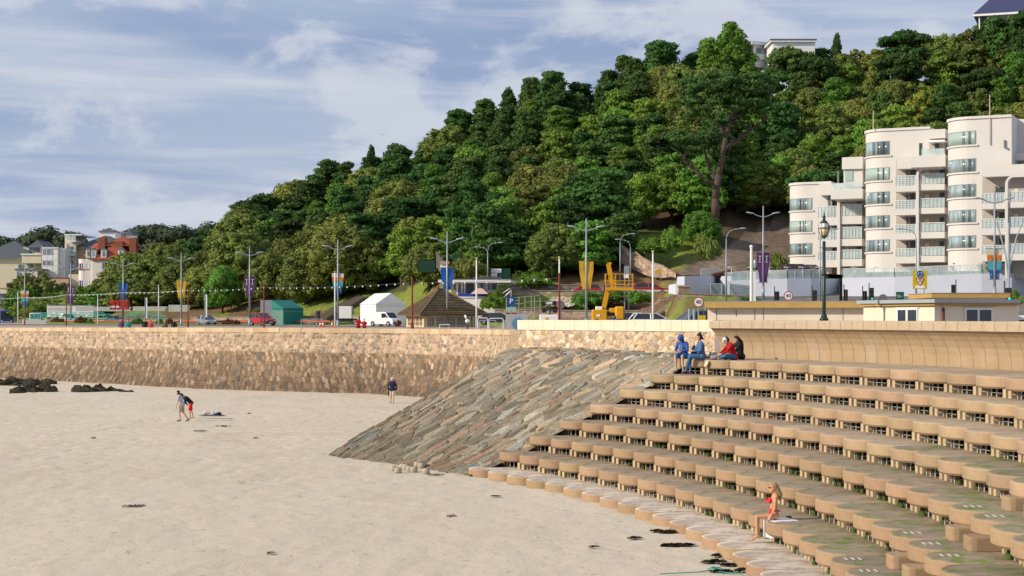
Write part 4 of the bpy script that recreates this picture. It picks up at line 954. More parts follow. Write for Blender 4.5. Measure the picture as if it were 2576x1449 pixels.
for fr_, x0, x1, y0, y1, br in ((k2,2253,2307,775,818,0),(k3,2428,2497,775,815,1)):
    w_ = kbx(fr_,ks,'window',M_WHITE,x0,x1,y0,y1,-.08,.0,(x0+x1)/2)
    for q in (0,1):
        a_, c_ = (x0+5,(x0+x1)/2-3) if q == 0 else ((x0+x1)/2+3,x1-3); pn = kbx(fr_,ks,'pane',M_GLASSD,a_,c_,y0+4.5,y1-1,-.10,-.08,(x0+x1)/2); pn.parent = w_
kbx(k2,ks,'lintel',M_CREAM,2249,2311,773,776,-.06,-.02,2280); kbx(k3,ks,'lintel',M_CREAM,2424,2503,771.5,774.5,-.05,0,2460)
kbx(k3,ks,'drainpipe',mat('rusty_pipe',(.16,.05,.03),.7,.3,8),2373,2377,774,815,-.08,-.01,2375)
k4 = Frame(2345,80,0)
kt = thing('rooftop_block', 'small cream rooftop block with ochre fascia standing behind the low kiosk roof', 'building')
kbx(k4,kt,'wall',M_CREAM2,2356,2530,749,850,0,4,2400); kbx(k4,kt,'fascia',M_OCHRE,2344,2542,738,749,-.4,4.3,2400); kbx(k4,kt,'roof',M_ROOFG,2343,2543,736.3,738,-.42,4.4,2400)
b = MB(); 

# ---------------------------------------------------------------- houses on the hilltop
D_ = 322
hs = thing('white_house', 'white modern flat-roofed house with glass balcony on the hilltop', 'house'); fr = Frame(1945,D_,0)
bx(fr,hs,'wall',M_WHITE,1944,2050,100,175,0,10); bx(fr,hs,'roof',mat('flat_roof_edge',(.10,.11,.13),.6,.05),1938,2055,97.5,100.5,-.6,11)
bx(fr,hs,'soffit',M_WHITE,1938,2054,100.5,105,-.5,10.5)
fr = Frame(1893,D_+7,-28); bx(fr,hs,'wing',M_WHITE,1895,1944,112,170,.6,10,1920); bx(fr,hs,'wing_roof',M_WHITE,1892,1946,105,113,-.6,10,1920)
bx(fr,hs,'window',M_GLASS,1903,1916,122,148,.5,.6,1920); bx(fr,hs,'window',M_GLASS,1925,1936,116,148,.5,.6,1920); bx(fr,hs,'balcony_glass',M_RAILG,1894,1944,136,150,-.2,-.12,1920)
h2 = thing('slate_house', 'white house with blue-grey slate roof and posted veranda at the top right corner', 'house')
D_ = 318; fr = Frame(2448,D_,20)
bx(fr,h2,'wall',M_WHITE,2484,2700,40,110,1.5,12,2490); b = MB(); b.M = Matrix.Translation((fr.O.x,fr.O.y,0)) @ Matrix.Rotation(-fr.phi,4,'Z')
b.hip(fr.a(2448),fr.a(2448)+26,-1,13,fr.zy(38,2460),fr.zy(38,2460)+6.5,5.5); b.build('roof', mat('blue_slate',(.045,.055,.13),.6,.15,3), h2)
bx(fr,h2,'gutter',M_WHITE,2447,2640,36,41,-1.1,-.9,2450)
for x_ in (2462,2484): bx(fr,h2,'post',M_WHITE,x_,x_+3,41,72,-.6,-.4,2470)
for x_ in (2496,2516,2552,2566): bx(fr,h2,'window',M_GLASS,x_,x_+9,48,66,1.4,1.5,2500)
bx(fr,h2,'balcony_rail',M_RAIL,2478,2560,63,66,.0,.1,2500)

# ---------------------------------------------------------------- old town at the far left
rh = thing('red_roof_house', 'white rendered villa with orange-red tile roof, dormers and brick chimneys', 'house'); D_ = 380.
fr = Frame(205,D_,0); M_VW = mat('villa_render',(.70,.66,.64),.8,.05,.5,world=True)
bx(fr,rh,'wall',M_VW,233,345,655,735,0,10,260); bx(fr,rh,'cornice',mat('dark_cornice',(.20,.14,.11),.7,.1),231,345,652,656,-.3,10,260)
z0 = zz(653,D_); b = MB()
def lx(x): return (x-CX)/F*D_
b.hip(lx(232),lx(346),D_-.4,D_+11,z0,z0+3.9,2.6); b.hip(lx(252),lx(340),D_+1.6,D_+9.6,z0+3.2,z0+5.6,3.6); b.add([(lx(208),D_+.6,z0+.9),(lx(236),D_-.4,z0),(lx(236),D_+9,z0),(lx(208),D_+9,z0+.9),(lx(228),D_+3,z0+3.6),(lx(252),D_+3,z0+4.6)], [(0,1,5,4),(0,4,3),(1,2,5),(3,4,5,2)])
b.build('roof', M_REDT, rh)
for i, (xc, wd) in enumerate(((213,9),(224,9))):   # rounded bays
    b = MB(); c = G(xc,D_+2.2); b.cyl((c.x,c.y,zz(735,D_)),(c.x,c.y,zz(651,D_)),1.35,n=16); b.build('bay', M_VW, rh)
    for y0, y1 in ((662,677),(705,722)):
        b = MB(); b.cyl((c.x,c.y,zz(y1,D_)),(c.x,c.y,zz(y0,D_)),1.40,n=16); w_ = b.build('window', mat('violet_glass',(.12,.12,.2),.2,.3,2), rh)
        for a_ in (-.9,-.3,.3): b = MB(); b.box(c.x+a_-.08,c.x+a_+.08,c.y-1.46,c.y-1.3,zz(y1,D_),zz(y0,D_)); b.build('frame', M_WHITE, w_)
        b = MB(); b.cyl((c.x,c.y,zz(y1+2,D_)),(c.x,c.y,zz(y1,D_)),1.5,n=16); b.build('sill', M_BRICK, rh)
bx(fr,rh,'wall',M_VW,213,236,655,735,.8,8,220)
for x0,x1,y0,y1 in ((257,267,661,677),(257,267,706,723)):
    w_ = bx(fr,rh,'window',mat('violet_glass',(.12,.12,.2),.2,.3,2),x0,x1,y0,y1,-.05,0,260); f_ = bx(fr,rh,'frame',M_WHITE,x0+4.4,x0+5.6,y0,y1,-.08,-.05,260); f_.parent = w_
for x_, y_ in ((222,638),(233,638),(260,638),(303,638)):
    d_ = bx(fr,rh,'dormer',M_WHITE,x_-6,x_+7,627,648,-.2,3,x_); g_ = bx(fr,rh,'pane',M_GLASS,x_-3,x_+4,632,645,-.25,-.2,x_); g_.parent = d_; b = MB(); b.hip(lx(x_-7),lx(x_+8),D_-.4,D_+3,zz(628,D_),zz(623,D_)); q = b.build('dormer_roof', M_SLATE, d_)
for x0,x1,y0,y1 in ((247,264,597,628),(286,308,607,622),(325,342,598,650)): c_ = bx(fr,rh,'chimney',M_BRICK,x0,x1,y0,y1,1.5,4,300)
def block(nm, label, D, parts, cat='building'):
    t = thing(nm, label, cat); fr = Frame(parts[0][2],D,0)
    for p_ in parts:
        k, m, x0,x1,y0,y1,b0,b1 = p_[:8]; bx(fr,t,k,m,x0,x1,y0,y1,b0,b1)
    return t, fr
M_BEIGE = mat('beige_render',(.50,.40,.27),.85,.05,.4,world=True); M_PALEY = mat('pale_yellow_render',(.64,.58,.46),.85,.05,.4,world=True)
t, fr = block('beige_block', 'beige block with dark hipped slate roof behind the red-roofed villa', 410, [('wall',M_BEIGE,188,300,624,720,0,14),('wall',M_PALEY,163,190,613,705,-2,12),('eaves',M_WHITE,188,302,621,624,-.4,14),('parapet',M_WHITE,162,205,589,592,-2.3,12),('tower_wall',M_PALEY,163,168,592,705,-2.2,-2),('tower_wall',M_PALEY,168,190,592,620,0,10)])
b = MB(); q = lambda x: (x-CX)/F*410; b.hip(q(186),q(322),409,425,zz(622,410),zz(590,410),5.2); b.build('roof', M_SLATE, t)
for y_ in (640,675): bx(fr,t,'balcony',M_WHITE,168,188,y_,y_+3,-3.4,-2); bx(fr,t,'railing',M_RAILG,168,188,y_-11,y_,-3.4,-3.3); bx(fr,t,'window',M_GLASS,170,184,y_-20,y_,-2.08,-2.0)
bx(fr,t,'balcony',M_WHITE,168,190,605,608,-3.4,0); bx(fr,t,'railing',M_RAILG,168,190,594,605,-3.4,-3.3)
t, fr = block('scaffolded_house', 'narrow white house wrapped in scaffolding with bands of windows', 400, [('wall',M_WHITE,106,145,624,702,0,10),('parapet',M_WHITE,105,146,622,625,-.2,10),('wing',M_WHITE,140,163,626,700,2,10)])
for y0,y1 in ((628,641),(656,667)):
    for x_ in (108,118,126): bx(fr,t,'window',M_GLASS,x_,x_+7,y0,y1,-.06,0)
b = MB()
for x_ in (104,118,132,146,156,163): b.cyl(W(x_,618,397.5),W(x_,704,397.5),.06,n=5)
for y_ in (640,655,670,685,697): b.cyl(W(104,y_,397.5),W(163,y_-2,397.5),.06,n=5)
b.build('scaffolding', M_BAR, t)
t, fr = block('slate_roof_terrace', 'wide cream building with long dark slate roof at the left edge', 430, [('wall',M_PALEY,-60,88,651,735,0,14),('eaves',M_WHITE,-62,90,649.5,652,-.5,14),('wall',M_PALEY,58,104,622,652,4,14),('flat_bay',M_PALEY,55,105,640,662,-2,8),('bay_cap',M_WHITE,52,107,638,641,-2.3,8),('window',M_GLASS,45,58,665,678,-.1,0),('window',M_GLASS,68,84,664,690,-.1,0),('window',M_GLASS,72,100,624,634,3.9,4),('window',M_GLASS,45,58,702,718,-.1,0)])
b = MB(); q = lambda x: (x-CX)/F*430; b.hip(q(-70),q(97),429,448,zz(650,430),zz(602,430),9); b.hip(q(60),q(106),432,448,zz(622,430),zz(602,430)); b.build('roof', M_SLATE, t)
for x_ in (20,40): 
    b = MB(); p = W(x_,628,430); b.box(p.x-.5,p.x+.5,436,436.3,p.z-.6,p.z+.6); b.build('roof_window', M_GLASS, t)
t, fr = block('pale_flat_roof_house', 'pale grey flat-roofed house in front of the cream building', 395, [('wall',mat('pale_grey_render',(.60,.60,.58),.8,.05),38,105,678,740,0,10),('roof',M_SLATE,36,107,676,679,-.3,10),('window',M_GLASS,42,50,684,700,-.08,0),('window',M_GLASS,92,104,700,706,-.08,0),('door',M_DOORD,95,104,682,700,-.05,0),('garage_door',M_GLASSD,16,34,712,722,-.3,-.2)])
t, fr = block('garden_walls', 'tan rendered garden walls and annexes stepping down before the town houses', 390, [('wall',M_BEIGE,118,172,700,745,0,6),('cap',M_BRICK,117,173,698,700.5,-.1,6),('wall',M_PALEY,172,210,690,745,1,6),('lower_wall',M_BEIGE,104,205,716,750,-4,-1),('lower_cap',mat('dark_cornice',(.20,.14,.11),.7,.1),103,206,714.5,717,-4.1,-1)])
t, fr = block('side_house', 'pale cottage wall and roof cut by the left edge of the picture', 350, [('wall',M_PALEY,-40,18,765,810,0,8),('wall',M_CREAM,-40,45,728,760,12,20)])
b = MB(); q = lambda x: (x-CX)/F*350; b.hip(q(-50),q(30),349,360,zz(765,350),zz(738,350)); b.build('roof', M_SLATE, t)
for i, (x0,x1,y0,yr,lb) in enumerate(((248,290,578,574,'distant white terrace with a row of chimneys behind the slate roof'),(318,332,586,577,'distant grey-roofed house with twin chimneys below the ridge'),(296,316,590,586,'distant low pale house beside the grey-roofed one'))):
    t, fr = block('distant_house', lb, 540+i*8, [('wall',M_WHITE,x0,x1,y0+4,y0+26,0,8),('chimney',M_WHITE,x0+6,x0+11,y0-5,y0+4,2,3),('chimney',M_WHITE,x1-9,x1-4,y0-5,y0+4,2,3)], 'house')
    b = MB(); D__ = 540+i*8; q = lambda x: (x-CX)/F*D__; b.hip(q(x0-2),q(x1+2),D__-.5,D__+9,zz(y0+5,D__),zz(yr-2,D__)); b.build('roof', M_SLATE, t)
# town ground and retaining slope
g_ = MB(); 
pts = [(-300,390,742),(40,392,742),(110,388,745),(210,376,732),(300,374,728),(345,372,728)]
v = [];
for x, D, y in pts: v += [G(x,D-14,zz(800,D-14)-1)[:], G(x,D-3,zz(y,D))[:], G(x,D+60,zz(y-26,D+60))[:]]
g_.add(v, [(i*3+j,i*3+j+1,(i+1)*3+j+1,(i+1)*3+j)[::-1] for i in range(5) for j in range(2)]); struct(g_.build('town_hillside', M_BANK))
b = MB(); pts = [(200,775),(262,742),(300,727),(388,727),(388,790),(200,790)]
b.add([W(x,y,352)[:] for x,y in ((205,790),(205,774),(262,742),(300,728),(400,728),(400,790))]+[(W(x,y,352)+Vector((0,3,0)))[:] for x,y in ((205,790),(205,774),(262,742),(300,728),(400,728),(400,790))], [(5,4,3,2,1,0),(1,2,8,7),(2,3,9,8),(3,4,10,9)])
o = b.build('retaining_wall', mat('dark_stone_wall',(.10,.09,.085),.9,.3,1,.5,world=True)); tag(o, 'dark stone retaining wall rising under the red-roofed villa', 'retaining wall')
for i,(k,x,y,D,w_,h_,lb) in enumerate((('hedge',247,768,345,10,3.4,'clipped bright hedge block below the villa, the tall one'),('hedge',205,775,340,9,3.,'dark hedge left of the tall clipped one'),('bush',185,782,330,7,2.4,'round clipped light green bush under the hedges'),('obush',100,775,345,12,6.5,'big loose shrub in front of the pale grey house'),('bush',60,782,338,8,4.,'leafy shrub at the foot of the lamp near the left edge'),('obush',150,795,330,16,3.4,'low brown-green shrubbery sloping behind the seating stand'),('bush',230,790,335,18,3.6,'wide low green planting on the slope under the dark wall'),('obush',330,792,330,12,3.5,'dark shrubs below the retaining wall by the first trees'),('obush',280,788,336,12,3.5,'dark ivy mound halfway along the dark retaining wall'),('bush',110,800,322,12,3,'light green bush behind the truck'))):
    bush(k,x,y,D,w_,h_,lb)
# ---------------------------------------------------------------- lettering
def text_part(txt, size, m, par, loc, rot=(PI/2,0,0), ext=.004, name='lettering'):
    c = bpy.data.curves.new('t','FONT'); c.body = txt; c.size = size; c.extrude = ext; c.align_x = 'CENTER'; c.align_y = 'CENTER'; c.resolution_u = 2
    o = bpy.data.objects.new('t', c); COL.objects.link(o); bpy.context.view_layer.update()
    me = bpy.data.meshes.new_from_object(o.evaluated_get(bpy.context.evaluated_depsgraph_get())); bpy.data.objects.remove(o); bpy.data.curves.remove(c)
    me.materials.clear(); me.materials.append(m); q = bpy.data.objects.new(name, me); COL.objects.link(q); q.parent = par; q.location = loc; q.rotation_euler = rot; return q
# ---------------------------------------------------------------- twin-arm street lamps with banners
M_PUR = mat('purple_banner',(.11,.03,.16),.6,.06); M_YB = mat('yellow_banner',(.60,.38,.02),.6,.08,1,c2=(.50,.28,.02)); M_BB = mat('blue_banner',(.01,.09,.35),.6,.06)
M_CB = mat('cream_banner_band',(.62,.60,.52),.6,.1); M_OB = mat('orange_banner_band',(.62,.20,.03),.6,.15,6); M_TB = mat('teal_banner_band',(.06,.33,.42),.6,.15,5); M_B2 = mat('deep_blue_banner_band',(.01,.10,.32),.6,.1)
M_LOGO = mat('banner_logo',(.70,.66,.60),.6,.05)
def banner(par, side, ztop, hgt, col, rx=0):
    w0, w1 = .62, .40; b = MB(); n = 10; vs = []
    for i in range(n+1):
        f = i/n; z = ztop-hgt*f; xo = .06+lerp(w0,w1,f)+.05*math.sin(f*5); y = .05*math.sin(f*6+side)
        for q in (.10,xo): vs += [(side*q, y-.01, z), (side*q, y+.01, z)]
    fs = []; mi = []
    for i in range(n):
        a = i*4; c = a+4
        for f in ((a,a+2,c+2,c),(a+1,c+1,c+3,a+3),(a,c,c+1,a+1),(a+2,a+3,c+3,c+2)):
            fs.append(f); mi.append(0 if col != 'sun' else (0 if i < 2 else 1 if i < 4 else 2 if i < 7 else 3))
    for f, m in zip(fs, mi): pass
    b.v = vs; b.f = fs; b.m = mi
    mats = {'purple':[M_PUR],'yellow':[M_YB],'blue':[M_BB],'sun':[M_CB,M_OB,M_TB,M_B2]}[col]
    o = b.build('banner', mats, par)
    if col == 'purple':
        text_part('J', .62, M_LOGO, o, (side*.36,-.05,ztop-.55), (PI/2,0,R(0)))
        b = MB(); b.box(side*.36-.14,side*.36+.14,-.055,-.045,ztop-.98,ztop-.93); b.box(side*.36-.17,side*.36+.17,-.055,-.045,ztop-.33,ztop-.28); b.build('logo_bar', M_LOGO, o)
    if col == 'sun':
        b = MB(); b.cyl((side*.36,-.03,ztop-.75),(side*.36,-.05,ztop-.75),.24,n=14); b.build('sun_emblem', mat('sun_emblem',(.70,.30,.03),.6,.1), o)
        b = MB(); 
        for q in (-.1,.0,.1): b.box(side*.36-.2,side*.36+.2,-.058,-.05,ztop-.75+q-.02,ztop-.75+q+.02)
        b.build('emblem_stripe', M_SIGNR, o); text_part('J', .3, M_LOGO, o, (side*.30,-.05,ztop-hgt+.35))
    if col == 'yellow': text_part('J', .5, mat('faint_logo',(.66,.50,.2),.6), o, (side*.36,-.05,ztop-.45))
LAMPS = [(62,665,815,279,'sun',731,770,'orange, white and blue banners, furthest away'),(178,662,816,268,'purple',720,763,'purple banners behind the white delivery van'),(310,650,817,251,'blue',712,752,'deep blue banners beside the stacked red barriers'),(456,636,818,231,'yellow',705,750,'plain yellow banners at the end of the seating'),
 (628,620,818,212,'purple',697,745,'purple banners just left of the red car'),(850,603,822,194,'sun',687,738,'sun-patterned banners in front of the white trailer'),(1125,582,830,173,'blue',674,728,'deep blue banners rising behind the tiled shelter'),(1475,550,812,159,'yellow',657,728,'yellow banners beside the yellow boom lift'),(1920,518,752,178,'purple',637,710,'purple banners before the pale blue wall'),(2502,478,760,150,'sun',626,702,'sun-patterned banners in front of the tall flats')]
for x, yt, yb, D, col, b0, b1, lb in LAMPS:
    zb = zz(yb, D) if x > 1800 else (4.1 if x in (850,1125) else 4.3); p = G(x, D, zb); hh = zz(yt,D)-zb
    t = thing('street_lamp', 'grey twin-armed street lamp with '+lb, 'street lamp', p, 0, 'twin-armed street lamps along the promenade')
    b = MB(); b.cyl((0,0,0),(0,0,hh),.13,.07,10); b.cyl((0,0,0),(0,0,1.4),.16,n=10); b.build('pole', M_GREY, t, True)
    za = hh-.85*(1.0)
    for s in (-1,1):
        b = MB(); b.tube([(0,0,za-.35),(s*.5,0,za-.22),(s*1.0,0,za-.02)], [.06,.05,.05], 6); b.build('arm', M_GREY, t)
        b = MB(); b.at((s*1.36,0,za+.10), ry=-s*R(10)); b.sph((0,0,0),(.48,.16,.085),12,6); b.build('lamp_head', M_LHEAD, t, True)
    zt_ = zz(b0,D)-zb; zl = zz(b1,D)-zb
    for s in (-1,1): banner(t, s, zt_, zt_-zl, col)
    b = MB(); b.cyl((-.8,0,zt_+.03),(.8,0,zt_+.03),.025,n=5); b.cyl((-.55,0,zl-.05),(.55,0,zl-.05),.025,n=5); b.build('banner_bracket', M_DARKM, t)
# single and double hook lamps
HL = [(1827,577,752,176,1,1,'grey hooked street lamp arching right beside the earth cliff'),(2063,578,752,176,.9,1,'thin grey hooked lamp in front of the lowest tower of flats'),(2305,578,752,176,-1,1,'thin grey hooked lamp arching left before the arched balconies'),(1560,590,700,225,1,0,'grey hooked lamp arching right above the boom lift'),(1586,604,700,228,-1,0,'smaller grey hooked lamp arching left above the boom lift basket'),(1227,612,705,225,1,0,'grey double hooked lamp rising behind the white pavilion')]
for x, yt, yb, D, s, k, lb in HL:
    p = W(x, yb, D); hh = zz(yt,D)-p.z; t = thing('street_lamp', lb, 'street lamp', p, 0, 'hooked street lamps')
    b = MB(); b.cyl((0,0,-.5),(0,0,hh-1.),.10,.06,8); b.tube([(0,0,hh-1),(s*.12,0,hh-.5),(s*.4,0,hh-.15),(s*.9,0,hh),(s*1.5,0,hh+.08)], .045, 6); b.build('pole', M_GREY, t, True)
    b = MB(); b.sph((s*1.75,0,hh+.1),(.38,.13,.09),10,6); b.build('lamp_head', M_LHEAD, t, True)
    if x == 1227:
        b = MB(); b.tube([(0,0,hh-1.2),(-.2,0,hh-.8),(-.6,0,hh-.6),(-1.2,0,hh-.52)], .045, 6); b.sph((-1.45,0,hh-.5),(.38,.13,.09),10,6); b.build('lower_arm', M_GREY, t, True)
# Victorian lamp
p = G(2073,64.5,4.1); t = thing('street_lamp', 'ornate black lamp post with a frosted glass lantern behind the curved sea wall', 'street lamp', p); zt = zz(532,64.5)-4.1; M_BG = mat('dark_green_iron',(.012,.035,.03),.4,.1,spec=.5)
b = MB(); b.cyl((0,0,0),(0,0,1.75),.12,n=12); b.cyl((0,0,1.72),(0,0,1.8),.10,n=12); b.cyl((0,0,0),(0,0,zt-1.15),.085,.06,12); b.cyl((0,0,2.9+.4),(0,0,3.4),.09,n=12); b.cyl((0,0,1.55),(0,0,1.65),.17,n=12); b.build('post', M_BG, t, True)
z1 = zt-1.05
b = MB()
for i, (z, r) in enumerate(((z1,.07),(z1+.06,.14))): b.cyl((0,0,z),(0,0,z+.05),r,n=10)
for i in range(8):
    a = PI/4*i; 
    b.tube([(.10*math.cos(a),.10*math.sin(a),z1+.08),(.19*math.cos(a),.19*math.sin(a),z1+.26),(.225*math.cos(a),.225*math.sin(a),z1+.40),(.17*math.cos(a),.17*math.sin(a),z1+.60)], .011, 5)
b.cyl((0,0,z1+.39),(0,0,z1+.41),.232,n=16); b.build('lantern_frame', M_BG, t)
b = MB(); b.cyl((0,0,z1+.06),(0,0,z1+.40),.10,.215,16); b.build('lantern_bowl', mat('frosted_amber_glass',(.62,.50,.30),.3,.1,spec=.5), t, True)
b = MB(); b.cyl((0,0,z1+.40),(0,0,z1+.60),.215,.15,16); b.build('lantern_glass', mat('frosted_white_glass',(.70,.72,.78),.3,.05,spec=.5), t, True)
b = MB(); b.cyl((0,0,z1+.60),(0,0,z1+.70),.17,.09,14); b.cyl((0,0,z1+.70),(0,0,z1+.80),.06,.05,12); b.sph((0,0,z1+.84),(.07,.07,.05)); b.cyl((0,0,z1+.86),(0,0,z1+1.05),.03,.008,8); b.build('finial', M_BG, t, True)
# ---------------------------------------------------------------- flagpoles, festoon poles and string
for x, yt, D, lb in ((45,733,250,'left of the banners with orange bands'),(246,744,240,'between the grandstand bushes'),(399,718,225,'behind the strolling couple at the seating'),(842.5,684,176,'beside the sun-patterned banners'),(1198.6,650,140,'at the right corner of the tiled shelter'),(1407,648,130,'beside the maroon pole near the scaffold tower'),(1642.5,633,120,'between the boom lift and the speed limit sign')):
    p = G(x, D, 4.1); zt = zz(yt,D)-4.1; t = thing('flagpole', 'white flagpole '+lb, 'flagpole', p, 0, 'white flagpoles'); b = MB(); b.cyl((0,0,0),(0,0,zt-.1),.085,.05,8); b.build('pole', M_WHITE, t, True); b = MB(); b.sph((0,0,zt),.10); b.build('ball_finial', mat('gilt_ball',(.5,.38,.2),.4), t, True)
p = G(1890,150,4.8); t = thing('flagpole', 'thick white flagpole with a lamp on its side by the purple banners', 'flagpole', p); zt = zz(622,150)-4.8
b = MB(); b.cyl((0,0,0),(0,0,zt),.16,.11,10); b.sph((0,0,zt+.05),.16); b.box(.15,.40,-.1,.1,0,zt-2.2); b.build('pole', M_WHITE, t); b = MB(); b.sph((.32,0,zt-1.5),(.15,.15,.42)); b.build('lamp_head', M_LHEAD, t, True)
FP = [(0,750,243),(62,748,232),(167,741,206),(308,736,190),(473,729.6,173),(664,722.6,158),(1037,710.5,135),(1407,698.4,120)]
fpts = []
for i, (x, y, D) in enumerate(FP):
    top = W(x,y,D); fpts.append(top)
    if x in (0,): continue
    t = thing('festoon_pole', 'maroon festoon pole carrying the bulb string, %s from the left' % ordw(i-1), 'pole', G(x,D,4.1), 0, 'maroon festoon poles'); b = MB(); r = .07 if x < 1000 else .09; b.cyl((0,0,0),(0,0,top.z-4.1+.35),r,r*.8,7); b.cyl((0,0,0),(0,0,1.3),r*1.5,n=7); b.build('pole', M_RUST, t)
bulb_me = None
M_BULB = mat('festoon_bulb_glass',(.75,.76,.74),.3,.02,spec=.6)
for i, (a, c) in enumerate(zip(fpts, fpts[1:])):
    t = thing('festoon_string', 'sagging cable of white festoon bulbs, %s span from the left' % ordw(i), 'string lights', (0,0,0), 0, 'spans of festoon bulbs')
    L_ = (c-a).length; n = max(4,int(L_/1.35)); sag = L_*.006; P = [a.lerp(c,k/n)-Vector((0,0,sag*4*(k/n)*(1-k/n))) for k in range(n+1)]
    b = MB(); b.tube(P, .022, 4); b.build('cable', M_DARKM if i > 3 else M_BAR, t)
    if bulb_me is None: b = MB(); b.sph((0,0,-.07),(.062,.062,.085),8,6); o = b.build('bulb', M_BULB, t, True); bulb_me = o.data; o.location = P[0]
    for k in range(1 if i == 0 else 0, n): link(bulb_me, 'bulb', t, P[k])
# ---------------------------------------------------------------- vehicles
def wheel(par, x, y, r, w=.22):
    b = MB(); b.cyl((x,y-w/2,r),(x,y+w/2,r),r,n=16); o = b.build('wheel', M_TYRE, par, False); b = MB(); b.cyl((x,y-w/2-.01,r),(x,y+w/2+.01,r),r*.58,n=12); b.build('rim', M_SILVP, o)
PROF = {'hatch':([(-.50,.22),(-.50,.55),(-.46,.62),(.25,.62),(.46,.50),(.50,.42),(.50,.2)], [(-.48,.60),(-.38,.97),(.06,1.0),(.32,.62)]),
 'suv':([(-.5,.24),(-.5,.58),(-.48,.63),(.24,.64),(.46,.56),(.5,.48),(.5,.22)], [(-.49,.62),(-.44,.98),(.04,1.0),(.27,.64)]),
 'saloon':([(-.5,.25),(-.5,.6),(-.30,.66),(.2,.66),(.47,.54),(.5,.4),(.5,.2)], [(-.40,.64),(-.22,1.0),(.06,1.0),(.28,.64)]),
 'van':([(-.5,.16),(-.5,.98),(-.46,1.0),(.16,1.0),(.20,.99),(.36,.58),(.47,.50),(.5,.42),(.5,.14)], None)}
def car(name, label, cat, loc, rz, L_, Wd, Ht, st, paint, group=None):
    t = thing(name, label, cat, loc, rz, group); low, up = PROF[st]; h = Wd/2; z = lambda q: q*Ht
    b = MB(); b.prismy([(x*L_,z(q)) for x,q in low], -h, h); bd = bevel(b.build('body', paint, t), .06, 2)
    if up:
        b = MB(); n = len(up); ins = [0,.14,.14,0]; vs = [(up[i][0]*L_, -h+.05+ins[i], z(up[i][1])) for i in range(4)]+[(up[i][0]*L_, h-.05-ins[i], z(up[i][1])) for i in range(4)]
        b.add(vs, [(0,1,2,3)[::-1],(4,5,6,7),(0,4,5,1)[::-1],(2,6,7,3)[::-1],(1,5,6,2)[::-1],(0,3,7,4)[::-1]]); b.build('windows', M_GLASSD, t)
        b = MB(); x1, x2 = up[1][0]*L_, up[2][0]*L_; b.box(x1-.04,x2+.04,-h+.17,h-.17,z(.975),z(1.02)); rf = bevel(b.build('roof', paint, t),.03,1)
        b = MB()
        for s in (-1,1):
            for i, j in ((0,1),(3,2)): b.cyl((up[i][0]*L_, s*(h-.05), z(up[i][1])),(up[j][0]*L_, s*(h-.17), z(up[j][1])),.045,n=5)
            b.cyl((-.08*L_, s*(h-.03), z(.62)),(-.08*L_, s*(h-.16), z(.98)),.04,n=5)
        b.build('pillars', paint, t)
    else:
        b = MB(); a = (.205*L_,z(.965)); c = (.355*L_,z(.60)); e = .03; b.add([(a[0]+e,-h+.15,a[1]),(a[0]+e,h-.15,a[1]),(c[0]+e,h-.10,c[1]),(c[0]+e,-h+.10,c[1])], [(0,1,2,3),(3,2,1,0)]); b.build('windscreen', M_GLASSD, t)
        for s in (-1,1):
            b = MB(); y_ = s*(h+.012); b.add([(.05*L_,y_,z(.60)),(.05*L_,y_,z(.90)),(.19*L_,y_,z(.90)),(.32*L_,y_,z(.60))], [(0,1,2,3),(3,2,1,0)]); b.build('side_window', M_GLASSD, t)
    r = .32 if Ht < 1.9 else .34
    for sx in (-.31,.32):
        for s in (-1,1): wheel(t, sx*L_, s*(h-.09), r)
    for s in (-1,1):
        b = MB(); b.sph((.485*L_, s*(h-.27), z(.42)),(.09,.20,.09)); b.build('headlight', M_LAMPG, t, True)
        b = MB(); b.box(.22*L_,.26*L_, s*(h+.02)-.06, s*(h+.02)+.08, z(.60),z(.66)); b.build('mirror', paint, t)
    b = MB(); b.box(.5*L_-.02,.5*L_+.03,-h+.1,h-.1,z(.17),z(.30)); b.build('bumper', M_DARKM, t)
    b = MB(); b.box(.5*L_+.03,.5*L_+.045,-.26,.26,z(.24),z(.24)+.11); b.build('number_plate', M_WHITE, t)
    b = MB()
    for s in (-1,1): b.box(-.5*L_-.02,-.5*L_+.03, s*(h-.2)-.12, s*(h-.2)+.12, z(.45),z(.56))
    b.build('tail_light', M_SIGNR, t); return t
def cl(x, y, D): return W(x, y, D)
VG = 'vehicles on the roads behind the sea wall'
car('parked_car','small silver hatchback facing right beside the tall maroon pole','car',cl(520,818.5,236),R(-58),3.7,1.65,1.45,'hatch',M_SILVP,VG)
car('parked_car','red family car with black bumper in front of the green tent','car',cl(660,820,214),R(-50),4.0,1.75,1.62,'suv',M_REDP,VG)
car('delivery_van','white panel van parked beside the white marquee','van',cl(968,821,200),R(-38),4.0,1.6,1.72,'van',M_WHP,VG)
car('delivery_van','white van with dark windscreen half hidden by the grandstand shrubs','van',cl(169,816,290),R(-60),4.2,1.8,1.9,'van',M_WHP,VG)
car('parked_car','grey car driving past the front of the grandstand','car',cl(281,817,280),R(190),4.1,1.7,1.5,'hatch',M_SILVP,VG)
car('parked_car','dark blue saloon behind the rails right of the shelter','car',cl(1250,818,186),R(-12),4.2,1.7,1.35,'saloon',M_DKP,VG)
car('parked_car','bright red car on the upper road beside the yellow banners','car',cl(1475,741,224),R(185),3.9,1.6,1.35,'hatch',M_REDP,VG)
t = car('pickup','red and white off-road car on the upper road right of the boom lift','car',cl(1636,741,223),R(5),4.6,1.7,1.5,'suv',M_REDP,VG); b = MB(); b.box(-2.31,2.31,-.87,.87,.38,.62); b.build('lower_panel', M_WHP, t)
car('parked_car','blue-grey people carrier parked left of the beach kiosk','car',cl(1748,849,124),R(200),4.5,1.8,1.95,'suv',M_BLP,VG)
